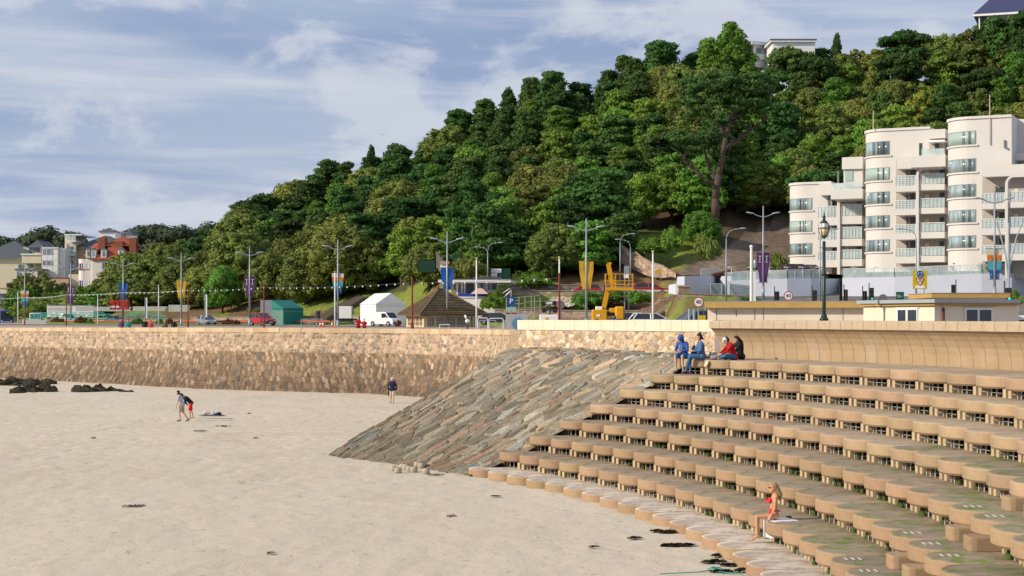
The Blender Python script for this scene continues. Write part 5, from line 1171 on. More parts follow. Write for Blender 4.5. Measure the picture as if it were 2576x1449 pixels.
car('parked_car','blue car roof showing over the parapet right of the boom lift','car',cl(1581,826,150),R(8),4.2,1.7,1.36,'saloon',M_BLP,VG)
car('parked_car','white car roof showing over the parapet by the white flagpole','car',cl(1640,827,148),R(10),4.0,1.7,1.36,'hatch',M_WHP,VG)
car('parked_car','maroon car parked on the flats terrace behind the glass','car',W(2010,701,204),R(12),4.4,1.8,1.75,'suv',M_MARP,VG)
car('parked_car','dark red car at the right of the maroon one on the terrace','car',W(2040,702,207),R(-60),4.0,1.7,1.75,'suv',M_MARP,VG)
car('parked_van','white and blue van cut by the right edge behind the kiosk','van',G(2590,66,4.1),R(170),4.2,1.8,1.75,'van',M_WHP,VG)
# bus
t = thing('bus', 'blue single-deck bus at the left edge behind the sea wall', 'bus', W(13,818,330), R(-70), VG); b = MB(); b.box(-5,5,-1.25,1.25,.35,2.9); bevel(b.build('body', M_BUS, t),.15,2)
b = MB(); b.box(4.97,5.03,-1.1,1.1,1.2,2.6); b.box(-4.6,4.6,-1.28,1.28,1.35,2.35); b.build('windows', M_GLASSD, t); b = MB(); b.box(4.98,5.05,-1.0,1.0,.55,.75); b.build('number_plate', M_WHITE, t)
for x_ in (-3,3.2): wheel(t,x_,-1.12,.5,.3); wheel(t,x_,1.12,.5,.3)
for s in (-1,1): b = MB(); b.sph((5.0,s*.9,.85),(.08,.16,.12)); b.build('headlight', M_LAMPG, t)
# flat truck
t = thing('tipper_truck', 'white cab truck with dark load body at the left of the grandstand', 'truck', W(91,817,300), R(-78), VG); b = MB(); b.box(.6,2.4,-1,1,.4,2.15); bevel(b.build('cab', M_WHP, t),.12,2); b = MB(); b.box(2.36,2.43,-.85,.85,1.15,1.9); b.box(1.2,2.1,-1.02,1.02,1.2,1.85); b.build('windscreen', M_GLASSD, t)
b = MB(); b.box(-2.6,.5,-1.05,1.05,.8,2.35); b.build('load_body', M_DARKM, t); b = MB(); b.box(-2.6,.5,-1.07,-1.0,.75,1.5); b.build('side_board', M_WHP, t)
for x_ in (-1.8,1.7): wheel(t,x_,-.9,.4,.25); wheel(t,x_,.9,.4,.25)
for s in (-1,1): b = MB(); b.sph((2.4,s*.75,.75),(.07,.14,.1)); b.build('headlight', M_LAMPG, t)
# boom lift
t = thing('boom_lift', 'yellow articulated boom lift parked behind the ashlar parapet', 'boom lift', G(1529,150,4.8), 0); b = MB()
def q(x,y): p = W(x,y,150); return (p.x-t.location.x, 0, p.z-4.8)
sc_ = 150/F
def bxl(nm, x0,x1,y0,y1,d0,d1,m,bv=.05): b = MB(); a = q(x0,y1); c = q(x1,y0); b.box(a[0],c[0],d0,d1,a[2],c[2]); o = b.build(nm, m, t); bevel(o,bv,1) if bv else 0; return o
bxl('counterweight',1489,1525,779,806,-1.1,.9,M_YEL); bxl('engine_cover',1546,1569,771,806,-1.,.9,M_YEL,.15); bxl('chassis',1525,1548,795,806,-.9,.8,M_YEL); bxl('turret',1522,1550,783,797,-.5,.5,M_DARKM)
bxl('engine_cowl',1533,1548,775,787,-.6,.6,M_YEL); bxl('control_box',1498,1515,771,780,-.5,.3,M_WHITE); bxl('logo_panel',1499,1508,791,797,-1.13,-1.1,M_WHITE,0)
for x_ in (1500,1556):
    for d in (-1.,.9): b = MB(); a = q(x_,815); b.cyl((a[0],d-.15,a[2]),(a[0],d+.15,a[2]),.45,n=16); b.build('wheel', M_TYRE, t)
b = MB(); b.at(); 
def boom(nm, pts, w_, m): 
    b = MB()
    for a, c in zip(pts, pts[1:]):
        A_, C_ = Vector(q(*a)), Vector(q(*c)); d = (C_-A_).normalized(); n = Vector((d.z,0,-d.x))*w_; y = Vector((0,w_*.8,0))
        b.add([(A_+n+y)[:],(A_-n+y)[:],(A_-n-y)[:],(A_+n-y)[:],(C_+n+y)[:],(C_-n+y)[:],(C_-n-y)[:],(C_+n-y)[:]], [(0,1,2,3),(7,6,5,4),(0,4,5,1),(1,5,6,2),(2,6,7,3),(3,7,4,0)])
    return b.build(nm, m, t)
boom('lower_boom',[(1518,778),(1529,728)],.20,M_YEL); boom('lower_ram',[(1523,779),(1533,742)],.07,M_DARKM); boom('upper_boom',[(1544,725),(1531,665)],.16,M_YEL); boom('upper_link',[(1536,715),(1528,664),(1538,662)],.10,M_YEL); boom('hydraulic_ram',[(1526,700),(1530,672)],.07,M_BLACK); boom('hose',[(1520,735),(1524,705),(1526,680)],.05,M_BLACK)
bs = bxl('basket_floor',1523,1591,724,730.5,-.75,.55,M_YEL,0)
b = MB()
for y_ in (690,707,716):
    a, c = q(1523,y_), q(1591,y_)
    for d in (-.72,.52): b.cyl((a[0],d,a[2]),(c[0],d,c[2]),.035,n=5)
    for e in (a,c): b.cyl((e[0],-.72,e[2]),(e[0],.52,e[2]),.035,n=5)
for x_ in (1523,1538,1548,1571,1591):
    a, c = q(x_,725), q(x_,689)
    for d in (-.72,.52): b.cyl((a[0],d,a[2]),(c[0],d,c[2]),.035,n=5)
o = b.build('basket_rail', M_YEL, t); 
bxl('control_console',1541,1562,684,693,-.5,.2,M_DARKM); bxl('basket_box',1570,1579,698,714,-.4,.2,M_DARKM); bxl('notice',1568,1580,690,700,-.74,-.7,M_WHITE,0); bxl('cross_beam',1526,1545,728,735,-.4,.4,M_YEL)
# white trailer and light tower
t = thing('site_trailer', 'white box trailer standing on the grass left of the marquee', 'trailer', W(869,815,232), 0); b = MB(); b.box(-.95,.95,-.8,.8,.75,2.45); bevel(b.build('box', M_PVC, t),.05,1); b = MB(); b.box(-1.6,1.9,-.6,.6,.3,.75); b.build('chassis', M_DARKM, t); wheel(t,1.3,-.6,.35); wheel(t,-1.2,-.6,.35); b = MB(); b.box(.95,1.15,-.7,.7,1.4,2.2); b.build('grille', M_GREY, t)
t = thing('floodlight_trailer', 'white generator box with a mast of four black floodlights', 'floodlight', G(1381,150,4.8), 0)
b = MB(); b.box(-.85,.85,-.6,.6,.3,1.25); bevel(b.build('generator', M_WHITE, t),.08,2); b = MB(); b.box(-.35,-.05,-.62,-.6,.5,1.0); b.build('yellow_label', M_SIGNY, t); b = MB(); b.cyl((.1,0,1.2),(.1,0,2.2),.07); b.box(-.5,.75,-.05,.05,1.65,1.72); b.build('mast', M_DARKM, t)
for x_, z_ in ((-.42,1.62),(.55,1.62),(-.48,2.2),(.5,2.28)): b = MB(); b.box(x_-.19,x_+.19,-.15,.1,z_-.2,z_+.2); b.build('floodlight', M_BLACK, t)
b = MB(); b.cyl((.1,0,2.1),(-.45,0,2.2),.04); b.cyl((.1,0,2.1),(.5,0,2.28),.04); b.build('arm', M_DARKM, t)
# ---------------------------------------------------------------- tents
def tent(nm, lb, D, rz, L_, Wd, eh, rh, m1, m2, x, y, cat):
    t = thing(nm, lb, cat, W(x,y,D), rz); b = MB(); b.box(-L_/2,L_/2,-Wd/2,Wd/2,-1,eh); b.build('side_walls', m1, t)
    b = MB(); b.add([(-L_/2-.1,-Wd/2-.12,eh-.1),(L_/2+.1,-Wd/2-.12,eh-.1),(L_/2+.1,0,rh),(-L_/2-.1,0,rh),(-L_/2-.1,Wd/2+.12,eh-.1),(L_/2+.1,Wd/2+.12,eh-.1)], [(0,1,2,3),(3,2,5,4),(0,3,4),(1,5,2),(0,4,5,1)]); b.build('roof', m2, t)
    b = MB()
    for sx in (-1,1):
        for sy in (-1,1): b.cyl((sx*L_/2,sy*Wd/2,-.5),(sx*L_/2,sy*Wd/2,eh),.05,n=6)
    b.build('frame_poles', M_WHITE if m1 is M_PVC else M_TEAL, t)
    b = MB(); b.box(-L_/2-.03,L_/2+.03,-Wd/2-.03,-Wd/2-.005,eh-.5,eh-.45); b.box(L_/2+.005,L_/2+.02,-Wd/2,Wd/2,eh-.4,eh-.36); b.build('valance_hem', M_TEALL if m1 is M_TEAL else mat('tent_seam',(.50,.52,.55),.6,.05), t)
    return t
t = tent('frame_tent','dark green frame tent with pale curtained side on the promenade',236,R(58),4.3,4.3,2.1,3.2,M_TEAL,M_TEAL,708,812,'tent')
b = MB(); b.box(-2.24,-1.9,2.0,2.32,-.5,2.1); 
bpy.data.objects  # pale curtains on the left side
b = MB(); b.add([(-2.1,2.16,-.8),(2.1,2.16,-.8),(2.1,2.16,1.7),(-2.1,2.16,1.7)],[(0,1,2,3),(3,2,1,0)]); b.build('front_curtain', M_TEAL, t)
b = MB(); b.at(); b.add([(-2.17,-2.1,-.8),(-2.17,2.1,-.8),(-2.17,2.1,1.75),(-2.17,-2.1,1.75)],[(0,1,2,3),(3,2,1,0)]); b.build('side_curtain', M_TEALL, t)
t = tent('marquee','tall white peaked marquee behind the white van',222,R(-62),5.2,4.2,3.2,4.55,M_PVC,M_PVC,963,824,'marquee')
# ---------------------------------------------------------------- tiled shelter
D_ = 172; fr = Frame(1067,D_,-26)
sh = thing('promenade_shelter', 'glazed seaside shelter with brown tiled hipped roof and cream posts', 'shelter'); M_SH = mat('cream_shelter_paint',(.62,.52,.33),.7,.06,1); M_SHD = mat('tan_shelter_panel',(.34,.28,.17),.8,.1,1)
M_ = Matrix.Translation((fr.O.x,fr.O.y,0)) @ Matrix.Rotation(-fr.phi,4,'Z'); zg = 4.0; ze = zz(792,D_); zr = zz(727,D_)-.0
AW = fr.a(1200); DW_ = 4.6
b = MB(); b.M = M_; b.box(0,AW,0,DW_,zg,zg+.9); b.build('base_panel', M_SHD, sh)
b = MB(); b.M = M_
for i in range(6): a_ = lerp(.08,AW-.08,i/5); b.box(a_-.09,a_+.09,-.04,.12,zg,ze); b.box(a_-.09,a_+.09,DW_-.12,DW_+.04,zg,ze)
for i in range(5): c_ = lerp(.08,DW_-.08,i/4); b.box(-.04,.12,c_-.09,c_+.09,zg,ze); b.box(AW-.12,AW+.04,c_-.09,c_+.09,zg,ze)
b.box(-.06,AW+.06,-.06,.1,ze-.22,ze); b.box(-.06,.1,-.06,DW_+.06,ze-.22,ze); b.box(-.06,.35,-.06,.35,zg,ze); b.box(-.06,.35,DW_-.35,DW_+.06,zg,ze)
b.box(-.05,AW+.05,-.05,.08,zg+.85,zg+.97); b.box(-.05,.08,-.05,DW_+.05,zg+.85,zg+.97); b.build('posts', M_SH, sh)
b = MB(); b.M = M_
n_ = 22
for i in range(1,n_): a_ = AW*i/n_; b.box(a_-.025,a_+.025,-.02,.05,zg+.95,ze-.2)
for z_ in (zg+1.35,zg+1.75): b.box(0,AW,-.02,.05,z_-.025,z_+.025); b.box(-.02,.05,0,DW_,z_-.025,z_+.025)
for i in range(1,12): c_ = DW_*i/12; b.box(-.02,.05,c_-.025,c_+.025,zg+.95,ze-.2)
b.build('glazing_bars', M_SH, sh)
b = MB(); b.M = M_; b.box(.02,AW-.02,.055,.07,zg+.95,ze-.2); b.box(.055,.07,.02,DW_-.02,zg+.95,ze-.2); b.build('glass', mat('clear_pale_glass',(.35,.40,.38),.1,.2,1,spec=.6,alpha=.35), sh)
b = MB(); b.M = M_; b.box(.2,AW-.2,DW_*.5-.05,DW_*.5+.05,zg,ze-.1); b.build('inner_screen', mat('beige_screen',(.48,.42,.28),.8,.25,.9), sh)
b = MB(); b.M = M_; b.box(-.75,AW+.9,-.75,DW_+.75,ze-.08,ze+.06); b.build('eaves', mat('brown_eaves',(.16,.09,.06),.7,.1), sh)
def tiled(corners, apex):   # courses of tiles on one hip face as small steps
    b = MB(); n = 15; A0, A1 = Vector(corners[0]), Vector(corners[1]); P = [Vector(p) for p in apex]; P0, P1 = P[0], P[-1]
    nn = (A1-A0).cross(P0-A0).normalized(); nn = nn if nn.z > 0 else -nn
    for i in range(n):
        f0, f1 = i/n, (i+1.12)/n; f1 = min(f1,1); lo = [A0.lerp(P0,f0), A1.lerp(P1,f0)]; hi = [A0.lerp(P0,f1), A1.lerp(P1,f1)]; w_ = (lo[1]-lo[0]).length; k = max(2,int(w_/.30))
        for j in range(k):
            a = lo[0].lerp(lo[1],j/k); c = lo[0].lerp(lo[1],(j+1)/k); d = hi[0].lerp(hi[1],(j+1)/k); e = hi[0].lerp(hi[1],j/k); up = nn*.085; mdl = (a+c)/2+nn*.13; mdh = (d+e)/2+nn*.04
            b.add([(a+up)[:],mdl[:],(c+up)[:],(d+nn*.01)[:],mdh[:],(e+nn*.01)[:],a[:],c[:]], [(0,1,4,5),(1,2,3,4),(6,7,2,1,0)])
    return b
za_ = ze+.06; c4 = [(-.75,-.75,za_),(AW+.9,-.75,za_),(AW+.9,DW_+.75,za_),(-.75,DW_+.75,za_)]; ym = DW_/2; ap = [(AW*.44,ym,zr),(AW*.50,ym,zr)]
rf = MB(); rf.M = M_
for (c0,c1,aps) in ((c4[0],c4[1],ap),(c4[3],c4[0],[ap[0],ap[0]]),(c4[1],c4[2],[ap[1],ap[1]]),(c4[2],c4[3],ap[::-1])):
    q2 = tiled((c0,c1),aps); rf.add(q2.v, q2.f)
rf.build('roof', M_TILE, sh)
b = MB(); b.M = M_
for c0, a0 in ((c4[0],ap[0]),(c4[3],ap[0]),(c4[1],ap[1]),(c4[2],ap[1])): b.cyl((c0[0],c0[1],c0[2]+.05),(a0[0],a0[1],a0[2]+.05),.10,n=6)
b.cyl((ap[0][0]-.1,ym,zr+.05),(ap[1][0]+.1,ym,zr+.05),.11,n=6); b.sph((ap[0][0]-.1,ym,zr+.22),.14); b.build('ridge_tiles', mat('ridge_tile',(.17,.12,.07),.8,.2,3), sh)
# ---------------------------------------------------------------- white pavilion
pv = thing('white_pavilion', 'white and blue flat-roofed pavilion on the bank behind the shelter', 'pavilion'); fr = Frame(1150,207,4); M_BLS = mat('blue_stripe_paint',(.02,.05,.30),.6,.05)
bx(fr,pv,'base_wall',M_WHITE,1155,1245,748,800,0,6); bx(fr,pv,'base_wall',mat('pale_blue_base',(.58,.66,.74),.7,.04),1154,1243,742,750,-.1,6); bx(fr,pv,'blue_band',M_BLS,1153,1246,738,745,-.15,6)
bx(fr,pv,'cabin',M_WHITE,1192,1246,711,740,1.2,6); bx(fr,pv,'rear_wall',mat('shaded_cabin',(.22,.22,.20),.8,.1),1140,1192,714,740,4,5)  # rear wall coloured dark for the shade under the roof
bx(fr,pv,'roof',M_WHITE,1102,1283,702,710.5,-1.2,8); bx(fr,pv,'roof_edge',M_DARKM,1100,1284,700,702.3,-1.3,8); bx(fr,pv,'upper_roof',M_WHITE,1190,1260,697.5,702,0,6); bx(fr,pv,'upper_roof_edge',M_DARKM,1188,1262,696,698,-.1,6)
for x_ in (1120,1130,1148,1160,1167): bx(fr,pv,'post',M_WHITE,x_,x_+4,711,740,.4,.8)
for x0,x1 in ((1209,1217),(1228,1233),(1236,1250)): w_ = bx(fr,pv,'window',M_GLASSD,x0,x1-1,714,729,1.14,1.2)
for x_ in (1153,1178,1200,1222,1244): bx(fr,pv,'rail_post',M_BLS,x_,x_+1,727,738,-.2,-.12)
for y_ in (727,732): bx(fr,pv,'rail',M_BLS,1153,1246,y_,y_+.8,-.2,-.12)
b = MB(); b.at((fr.O.x+.5,fr.O.y-1,zz(740,222)),0); b.hip(1.2,3.4,-.8,.6,-.2,.5,.8); b.build('parasol', mat('pale_pink_canvas',(.62,.42,.36),.7,.1), pv)
b = MB(); a, c = W(1243,770,206), W(1284,733,206); b.cyl(a,c,.09,n=6); a2 = a+Vector((0,0,.9)); c2 = c+Vector((0,0,.4)); b.cyl(a2,c2,.06,n=6); b.build('stair_rail', M_WHITE, pv)
# ---------------------------------------------------------------- stone walls, stairs, banks
WC = [(.40,.31,.23),(.46,.35,.24),(.33,.26,.20),(.50,.41,.31)]
def wall(nm, lb, pts, cap=True, cat='stone wall', cell=(.5,.3), cols=WC):
    t = thing(nm, lb, cat, group='stone walls of the seafront gardens')
    Pb = np.array([W(x,yb,D)[:] for x,D,yt,yb in pts]); Pt = np.array([W(x,yt,D)[:] for x,D,yt,yb in pts]); L_ = arclen(Pb); hgt = float(np.mean(Pt[:,2]-Pb[:,2])); xs = np.linspace(0,1,len(pts))
    nrm_ = np.array([0.,-1.,0.])
    def pos(UU,VV):
        b0 = np.stack([np.interp(UU,xs,Pb[:,k]) for k in range(3)],-1); t0 = np.stack([np.interp(UU,xs,Pt[:,k]) for k in range(3)],-1); return b0+(t0-b0)*VV[...,None], np.zeros_like(b0)+nrm_
    nu = int(min(700,max(20,L_*5))); nv = int(max(8,hgt*8)); stone_surface('stone_face', nu, nv, pos, L_, hgt, cell[0], cell[1], 0, .05, cols, [3,3,2,2], (.42,.35,.27), t, .15)
    b = MB()
    for (p0,p1) in zip(Pt,Pt[1:]):
        p0, p1 = Vector(p0), Vector(p1); v = [p0+Vector((0,-.12,0)),p1+Vector((0,-.12,0)),p1+Vector((0,.45,0)),p0+Vector((0,.45,0))]; b.add([q_[:] for q_ in v]+[(q_+Vector((0,0,.12)))[:] for q_ in v], [(0,3,2,1),(4,5,6,7),(0,1,5,4),(1,2,6,5),(2,3,7,6),(3,0,4,7)])
    b.build('coping', mat('weathered_coping',(.30,.26,.22),.9,.2,1,world=True), t)
    b = MB(); 
    return t
wall('garden_wall','low stone wall along the foot of the grass bank behind the tents',[(480,249.5,800,806),(900,234,795,803),(1010,227,793,802)])
wall('garden_wall','low stone wall behind the scaffold tower and boom lift',[(1245,199.6,779,797),(1500,199.6,783,803),(1660,199.6,782,803),(1700,190,779,803),(1775,170,779,806)])
wall('retaining_wall','stone wall holding up the front edge of the upper road',[(1262,213.8,733,748),(1400,213.8,732.5,750),(1560,213.8,733,750),(1625,213.8,733,752)],cell=(.6,.35))
wall('retaining_wall','stone wall along the back of the upper road under the wooded bank',[(1285,230.2,717,733),(1450,230.2,718,736),(1610,230.2,718,737)],cell=(.6,.35),cols=[(.27,.22,.17),(.32,.25,.18),(.24,.19,.15),(.36,.29,.22)])
wall('retaining_wall','stone wall under the upper terrace road left of the flats',[(1705,179.5,738,757),(1790,179.5,742,760),(1870,179.5,745,762)],cell=(.5,.3))
wall('garden_wall','tall rubble wall stepping down the bank beside the sloping path',[(1558,236,612,660),(1590,234.5,636,675),(1600,233.5,635,680),(1618,233,650,690),(1640,232,661,697),(1668,231,669,699),(1690,229,684,696),(1700,228.5,690,700)],cell=(.55,.4),cols=[(.38,.26,.20),(.44,.31,.24),(.33,.24,.19),(.50,.38,.29)])
def simple(nm, lb, cat, m, boxes, D, grp=None):
    t = thing(nm, lb, cat, group=grp); fr = Frame(boxes[0][1],D,0)
    for (pn,x0,x1,y0,y1,b0,b1,mm) in boxes: bx(fr,t,pn,mm or m,x0,x1,y0,y1,b0,b1)
    return t
M_STEP = mat('stone_steps',(.36,.28,.21),.9,.2,1.5,.4,world=True); M_RWALL = mat('reddish_stone',(.30,.20,.15),.9,.35,2.5,.8,world=True)
t = thing('stone_stairs','flight of stone steps with side walls climbing between the two grass banks','stairs')
for i in range(14): f = i/13; p = W(lerp(1448+0,1502,f)+0,lerp(790,748,f),205); 
b = MB()
for i in range(16):
    f = i/15; x = lerp(1430,1500,f)+ (0); p = W(lerp(1628,1680,f)-0, lerp(795,752,f), lerp(192,204,f)); b.box(p.x-1.0,p.x+1.0,p.y-.2,p.y+1.2,p.z-1.2,p.z)
b.build('steps', M_STEP, t)
for nm_, pts in (('side_wall',[(1616,795),(1616,778),(1650,762),(1690,742),(1690,765),(1660,780),(1640,795)]),):
    b = MB(); P = [W(x,y,191) for x,y in [(1614,795),(1614,776),(1640,770),(1668,755),(1690,741),(1697,741),(1697,752),(1672,768),(1650,784),(1640,795)]]; b.prismy([(p.x,p.z) for p in P],190.5,191.2); b.build(nm_, M_RWALL, t)
b = MB(); P = [W(x,y,196) for x,y in [(1640,800),(1660,776),(1700,748),(1706,748),(1706,742),(1728,742),(1728,762),(1700,770),(1690,800)]]; b.prismy([(p.x,p.z) for p in P],196,196.6); b.build('side_wall', M_STEP, t)
b = MB(); b.cyl(W(1662,752,190),W(1722,737,200),.04); b.cyl(W(1662,758,190),W(1722,743,200),.03); b.build('handrail', M_DARKM, t)
t = thing('gate_pier','square stone pier with flat cap at the top of the stone steps','pier'); b = MB(); p = W(1720,756,186); b.box(p.x-.55,p.x+.7,186,187,p.z-2,p.z+1.5); b.build('shaft', M_RWALL, t); b = MB(); b.box(p.x-.65,p.x+.8,185.9,187.1,p.z+1.5,p.z+1.7); b.build('cap', M_STEP, t)
t = thing('rockery','sloping bed of bleached stone slabs on the bank behind the maroon pole','rockery'); pts = [(1365,772),(1395,758),(1475,756),(1435,772)]
A1_, B1_, C1_, D1_ = W(1358,776,203), W(1440,776,203), W(1487,752,212.5), W(1392,752,212.5)
def posr(UU,VV): u=UU[...,None]; v=VV[...,None]; P=(np.array(A1_)*(1-u)+np.array(B1_)*u)*(1-v)+(np.array(D1_)*(1-u)+np.array(C1_)*u)*v; return P+np.array([0,0,.15]), np.zeros_like(P)+np.array([0,-.5,.86])
stone_surface('slab_bed',90,60,posr,4.2,9,.5,1.2,.6,.2,[(.55,.46,.36),(.48,.42,.35),(.60,.52,.42)],[1,1,1],(.25,.20,.12),t,.2)
# banks of bushes near the stairs
for k,x,y,D,w_,h_,lb in (('bush',1245,770,206,2.6,1.6,'dark green clipped bush on the bank right of the white pavilion'),('bush',1228,778,205,2.2,1.3,'smaller clipped bush lower on the bank by the pavilion'),('bush',1455,790,206,2.4,1.8,'rounded shrub beside the bleached stone slabs, lower'),('bush',1468,776,208,3.6,1.8,'rounded shrub beside the bleached stone slabs, upper'),('bush',1488,770,209,4,1.4,'dark shrubs at the top of the bank left of the boom'),('bush',1608,764,207,3.,1.5,'leafy dark bush at the head of the stone steps'),('bush',1548,760,209,5,1.2,'low planting behind the boom lift engine'),('bush',1885,762,178,2.5,.6,'tuft growing on the wall near the thick flagpole'),
  ('rbush',146,816.5,262,2.2,1.0,'russet shrub bed left of the white van'),('rbush',205,817,258,2.,1.1,'russet-green shrub bed right of the white van'),('bush',226,817.5,256,1.3,.8,'green end of the grandstand shrub bed'),('bush',346,818,250,2.,.85,'yellow-green shrub bed between the two strolling pairs'),('rbush',575,819,236,1.6,.85,'russet shrub left of the third purple lamp'),('rbush',595,819.5,234,1.1,.7,'small russet shrub beside the bigger one'),('bush',402,818,250,1.3,.75,'yellow-green shrub right of the pink-shirted stroller'),('rbush',427,818,249,1.4,.9,'russet shrub at the end of the grandstand'),('rbush',1003,822,190,.6,.7,'small red-green shrub beside the white van'),
  ('obush',1783,656,226,3.2,2.9,'dark rounded thorn bush on the cliff edge above the blue wall'),('obush',1768,640,228,2.4,2.4,'second thorn bush joined to the cliff-edge one'),('bush',1688,628,236,3.4,2.6,'bright green shrub on the grassy clearing'),('bush',1640,640,236,5,2,'low broom bush on the grassy clearing'),('bush',1900,695,202,2.,1.6,'yellow-green shrub on the terrace beside the flagpole'),('rbush',1835,697,204,3.6,.7,'flowering planter shrubs behind the balustrade'),('obush',1958,686,214,2.2,2.3,'dark ivy mass between the cliff and the lowest flats tower'),('bush',2065,702,200,1.6,.8,'small planter bush on the terrace'),('hedge',2570,690,189,5,1.2,'bright clipped hedge on the terrace at the right edge'),('bush',1328,708,234,4,1.4,'small green bush on the bank beside bare earth'),('obush',1180,702,228,5,2.6,'scrubby bush above the pavilion roof'),('bush',1345,722,228,5,1.6,'gorse on the bank above the upper road'),('bush',2545,768,120,1.6,.9,'leafy shrub behind the rooftop block')):
    bush(k,x,y,D,w_,h_,lb,nm='bush' if k != 'hedge' else 'hedge')
# palm-like shrub
t = thing('palm_plant','spiky cordyline palm leaning over the terrace balustrade','palm',W(2432,688,192)); b = MB(); rp_ = random.Random(3)
for i in range(90):
    a = rp_.uniform(0,6.28); e = rp_.uniform(-.2,1.3); l = rp_.uniform(1.2,1.9); d = Vector((math.cos(a)*math.cos(e),math.sin(a)*math.cos(e),math.sin(e))); o = Vector((rp_.uniform(-.7,.7),rp_.uniform(-.5,.5),.4)); m1 = o+d*l*.6; m2 = o+d*l-Vector((0,0,.45)); s_ = Vector((-d.y,d.x,0)).normalized()*.06; b.add([(o-s_)[:],(o+s_)[:],(m1+s_*1.3)[:],(m2)[:],(m1-s_*1.3)[:]],[(0,1,2,3,4)])
b.build('fronds', M_OAK, t)
# ---------------------------------------------------------------- construction area and signs
t = thing('site_hoarding','dark green mesh hoarding around the stairway works on the slope','hoarding'); b = MB()
for pts in ([(1062,672,640,668),(1100,640,612,664),(1128,640,610,664)],): pass
for x0,x1,y0,y1,D in ((1052,1094,655,675,232),(1138,1158,640,672,233),(1256,1284,675,696,231)): a = W(x0,y1,D); c = W(x1,y0,D); b.box(a.x,c.x,D,D+.1,a.z-.5,c.z)
b.build('mesh_panel', mat('dark_green_mesh',(.01,.05,.035),.8,.2,1), t)
t = thing('hillside_steps','earth and timber stairway cut into the wooded slope behind the shelter','stairs'); b = MB()
for i in range(13): f = i/25; p = W(lerp(1150,1105,f)+6*math.sin(f*9), lerp(700,580,f), lerp(231,258,f)); b.box(p.x-.9,p.x+.9,p.y-.2,p.y+1.4,p.z-.5,p.z+.05)
b.build('steps', mat('reddish_earth_steps',(.14,.09,.06),.95,.3,1,.5,world=True), t)
b = MB(); 
for i in range(9): f = i/8; p = W(lerp(1140,1100,f), lerp(696,640,f), lerp(230.5,240,f)); b.box(p.x-.15,p.x+.15,p.y,p.y+1.4,p.z-2,p.z+.35)
b.build('parapet', mat('grey_concrete',(.22,.20,.19),.9,.2,1), t)  # parapet in one even grey concrete tone
simple('site_cabin','small pink-roofed site hut beside the slope works','hut',M_WHITE,[('wall',1107,1127,664,679,0,3,None),('roof',1106,1130,657,664,-.2,3.2,mat('pink_roof',(.5,.28,.22),.7))],232)
for i,(x0,x1,lb) in enumerate(((1127,1150,'orange mesh barrier left of the blue banners on the slope works'),(1155,1175,'orange mesh barrier right of the blue banners on the slope works'))):
    t = thing('mesh_barrier',lb,'barrier',group='orange mesh barriers'); b = MB(); D = 231
    for k in range(3):
        a = W(lerp(x0,x1,k/3),694-11-8*0,D); c = W(lerp(x0,x1,(k+1)/3)-1.5,673,D); a.z = zz(689,D)
        for z_ in (a.z,(a.z+c.z)/2,c.z): b.box(a.x,c.x,D,D+.06,z_-.08,z_+.08)
        for q_ in range(6): x_ = lerp(a.x,c.x,q_/5); b.box(x_-.05,x_+.05,D,D+.06,a.z,c.z)
    b.build('panel', M_ORG, t)
for i,(x,y0,y1,w_,h_,D,m,lb,txt) in enumerate(((1191,678,702,24,16,228,mat('beige_board',(.45,.42,.34),.7),'beige site board left of the white notice boards',None),(1248,676,700,26,10,229,M_WHITE,'white site notice board standing under the dark trees',None),(1243,687,706,16,9,228.5,M_WHITE,'smaller white sign with red mark below the site notice board',None))):
    t = thing('site_sign',lb,'sign',W(x,y1,D),0,'white boards around the slope works'); s_ = D/F; b = MB(); b.box(-w_/2*s_,w_/2*s_,-.05,.02,(y1-y0-h_)*s_,(y1-y0)*s_); b.build('board', m, t); b = MB(); b.cyl((-w_*.35*s_,.04,-1),(-w_*.35*s_,.04,(y1-y0)*s_),.05,n=5); b.cyl((w_*.35*s_,.04,-1),(w_*.35*s_,.04,(y1-y0)*s_),.05,n=5); b.build('posts', M_GREY, t)
    if i == 2: b = MB(); b.box(-.28,.32,-.07,-.05,.3,.55); b.build('red_mark', M_SIGNR, t)
# scaffold tower
t = thing('scaffold_tower','bare steel scaffold tower behind the parking sign','scaffolding'); b = MB(); D = 165
for x in (1274,1293,1306,1321,1337,1345,1359):
    for d in (0,2.2): b.cyl(W(x,815,D+d),W(x,744+(x%5),D+d),.045,n=5)
for x0,x1,ys in ((1274,1306,(757,775,788)),(1293,1321,(748,764,780,793)),(1321,1359,(745,759,774,786))):
    for y in ys:
        for d in (0,2.2): b.cyl(W(x0,y+1,D+d),W(x1,y-1,D+d),.04,n=5)
        b.cyl(W(x0,y,D),W(x0,y,D+2.2),.04,n=5)
b.build('tubes', mat('scaffold_tube',(.30,.31,.26),.5,.2,4,metal=.2), t); b = MB(); a = W(1274,776,D); c = W(1359,774,D); b.box(a.x,c.x,D+.2,D+1.9,c.z-.06,c.z); b.build('boards', mat('scaffold_boards',(.40,.35,.24),.8,.2), t)
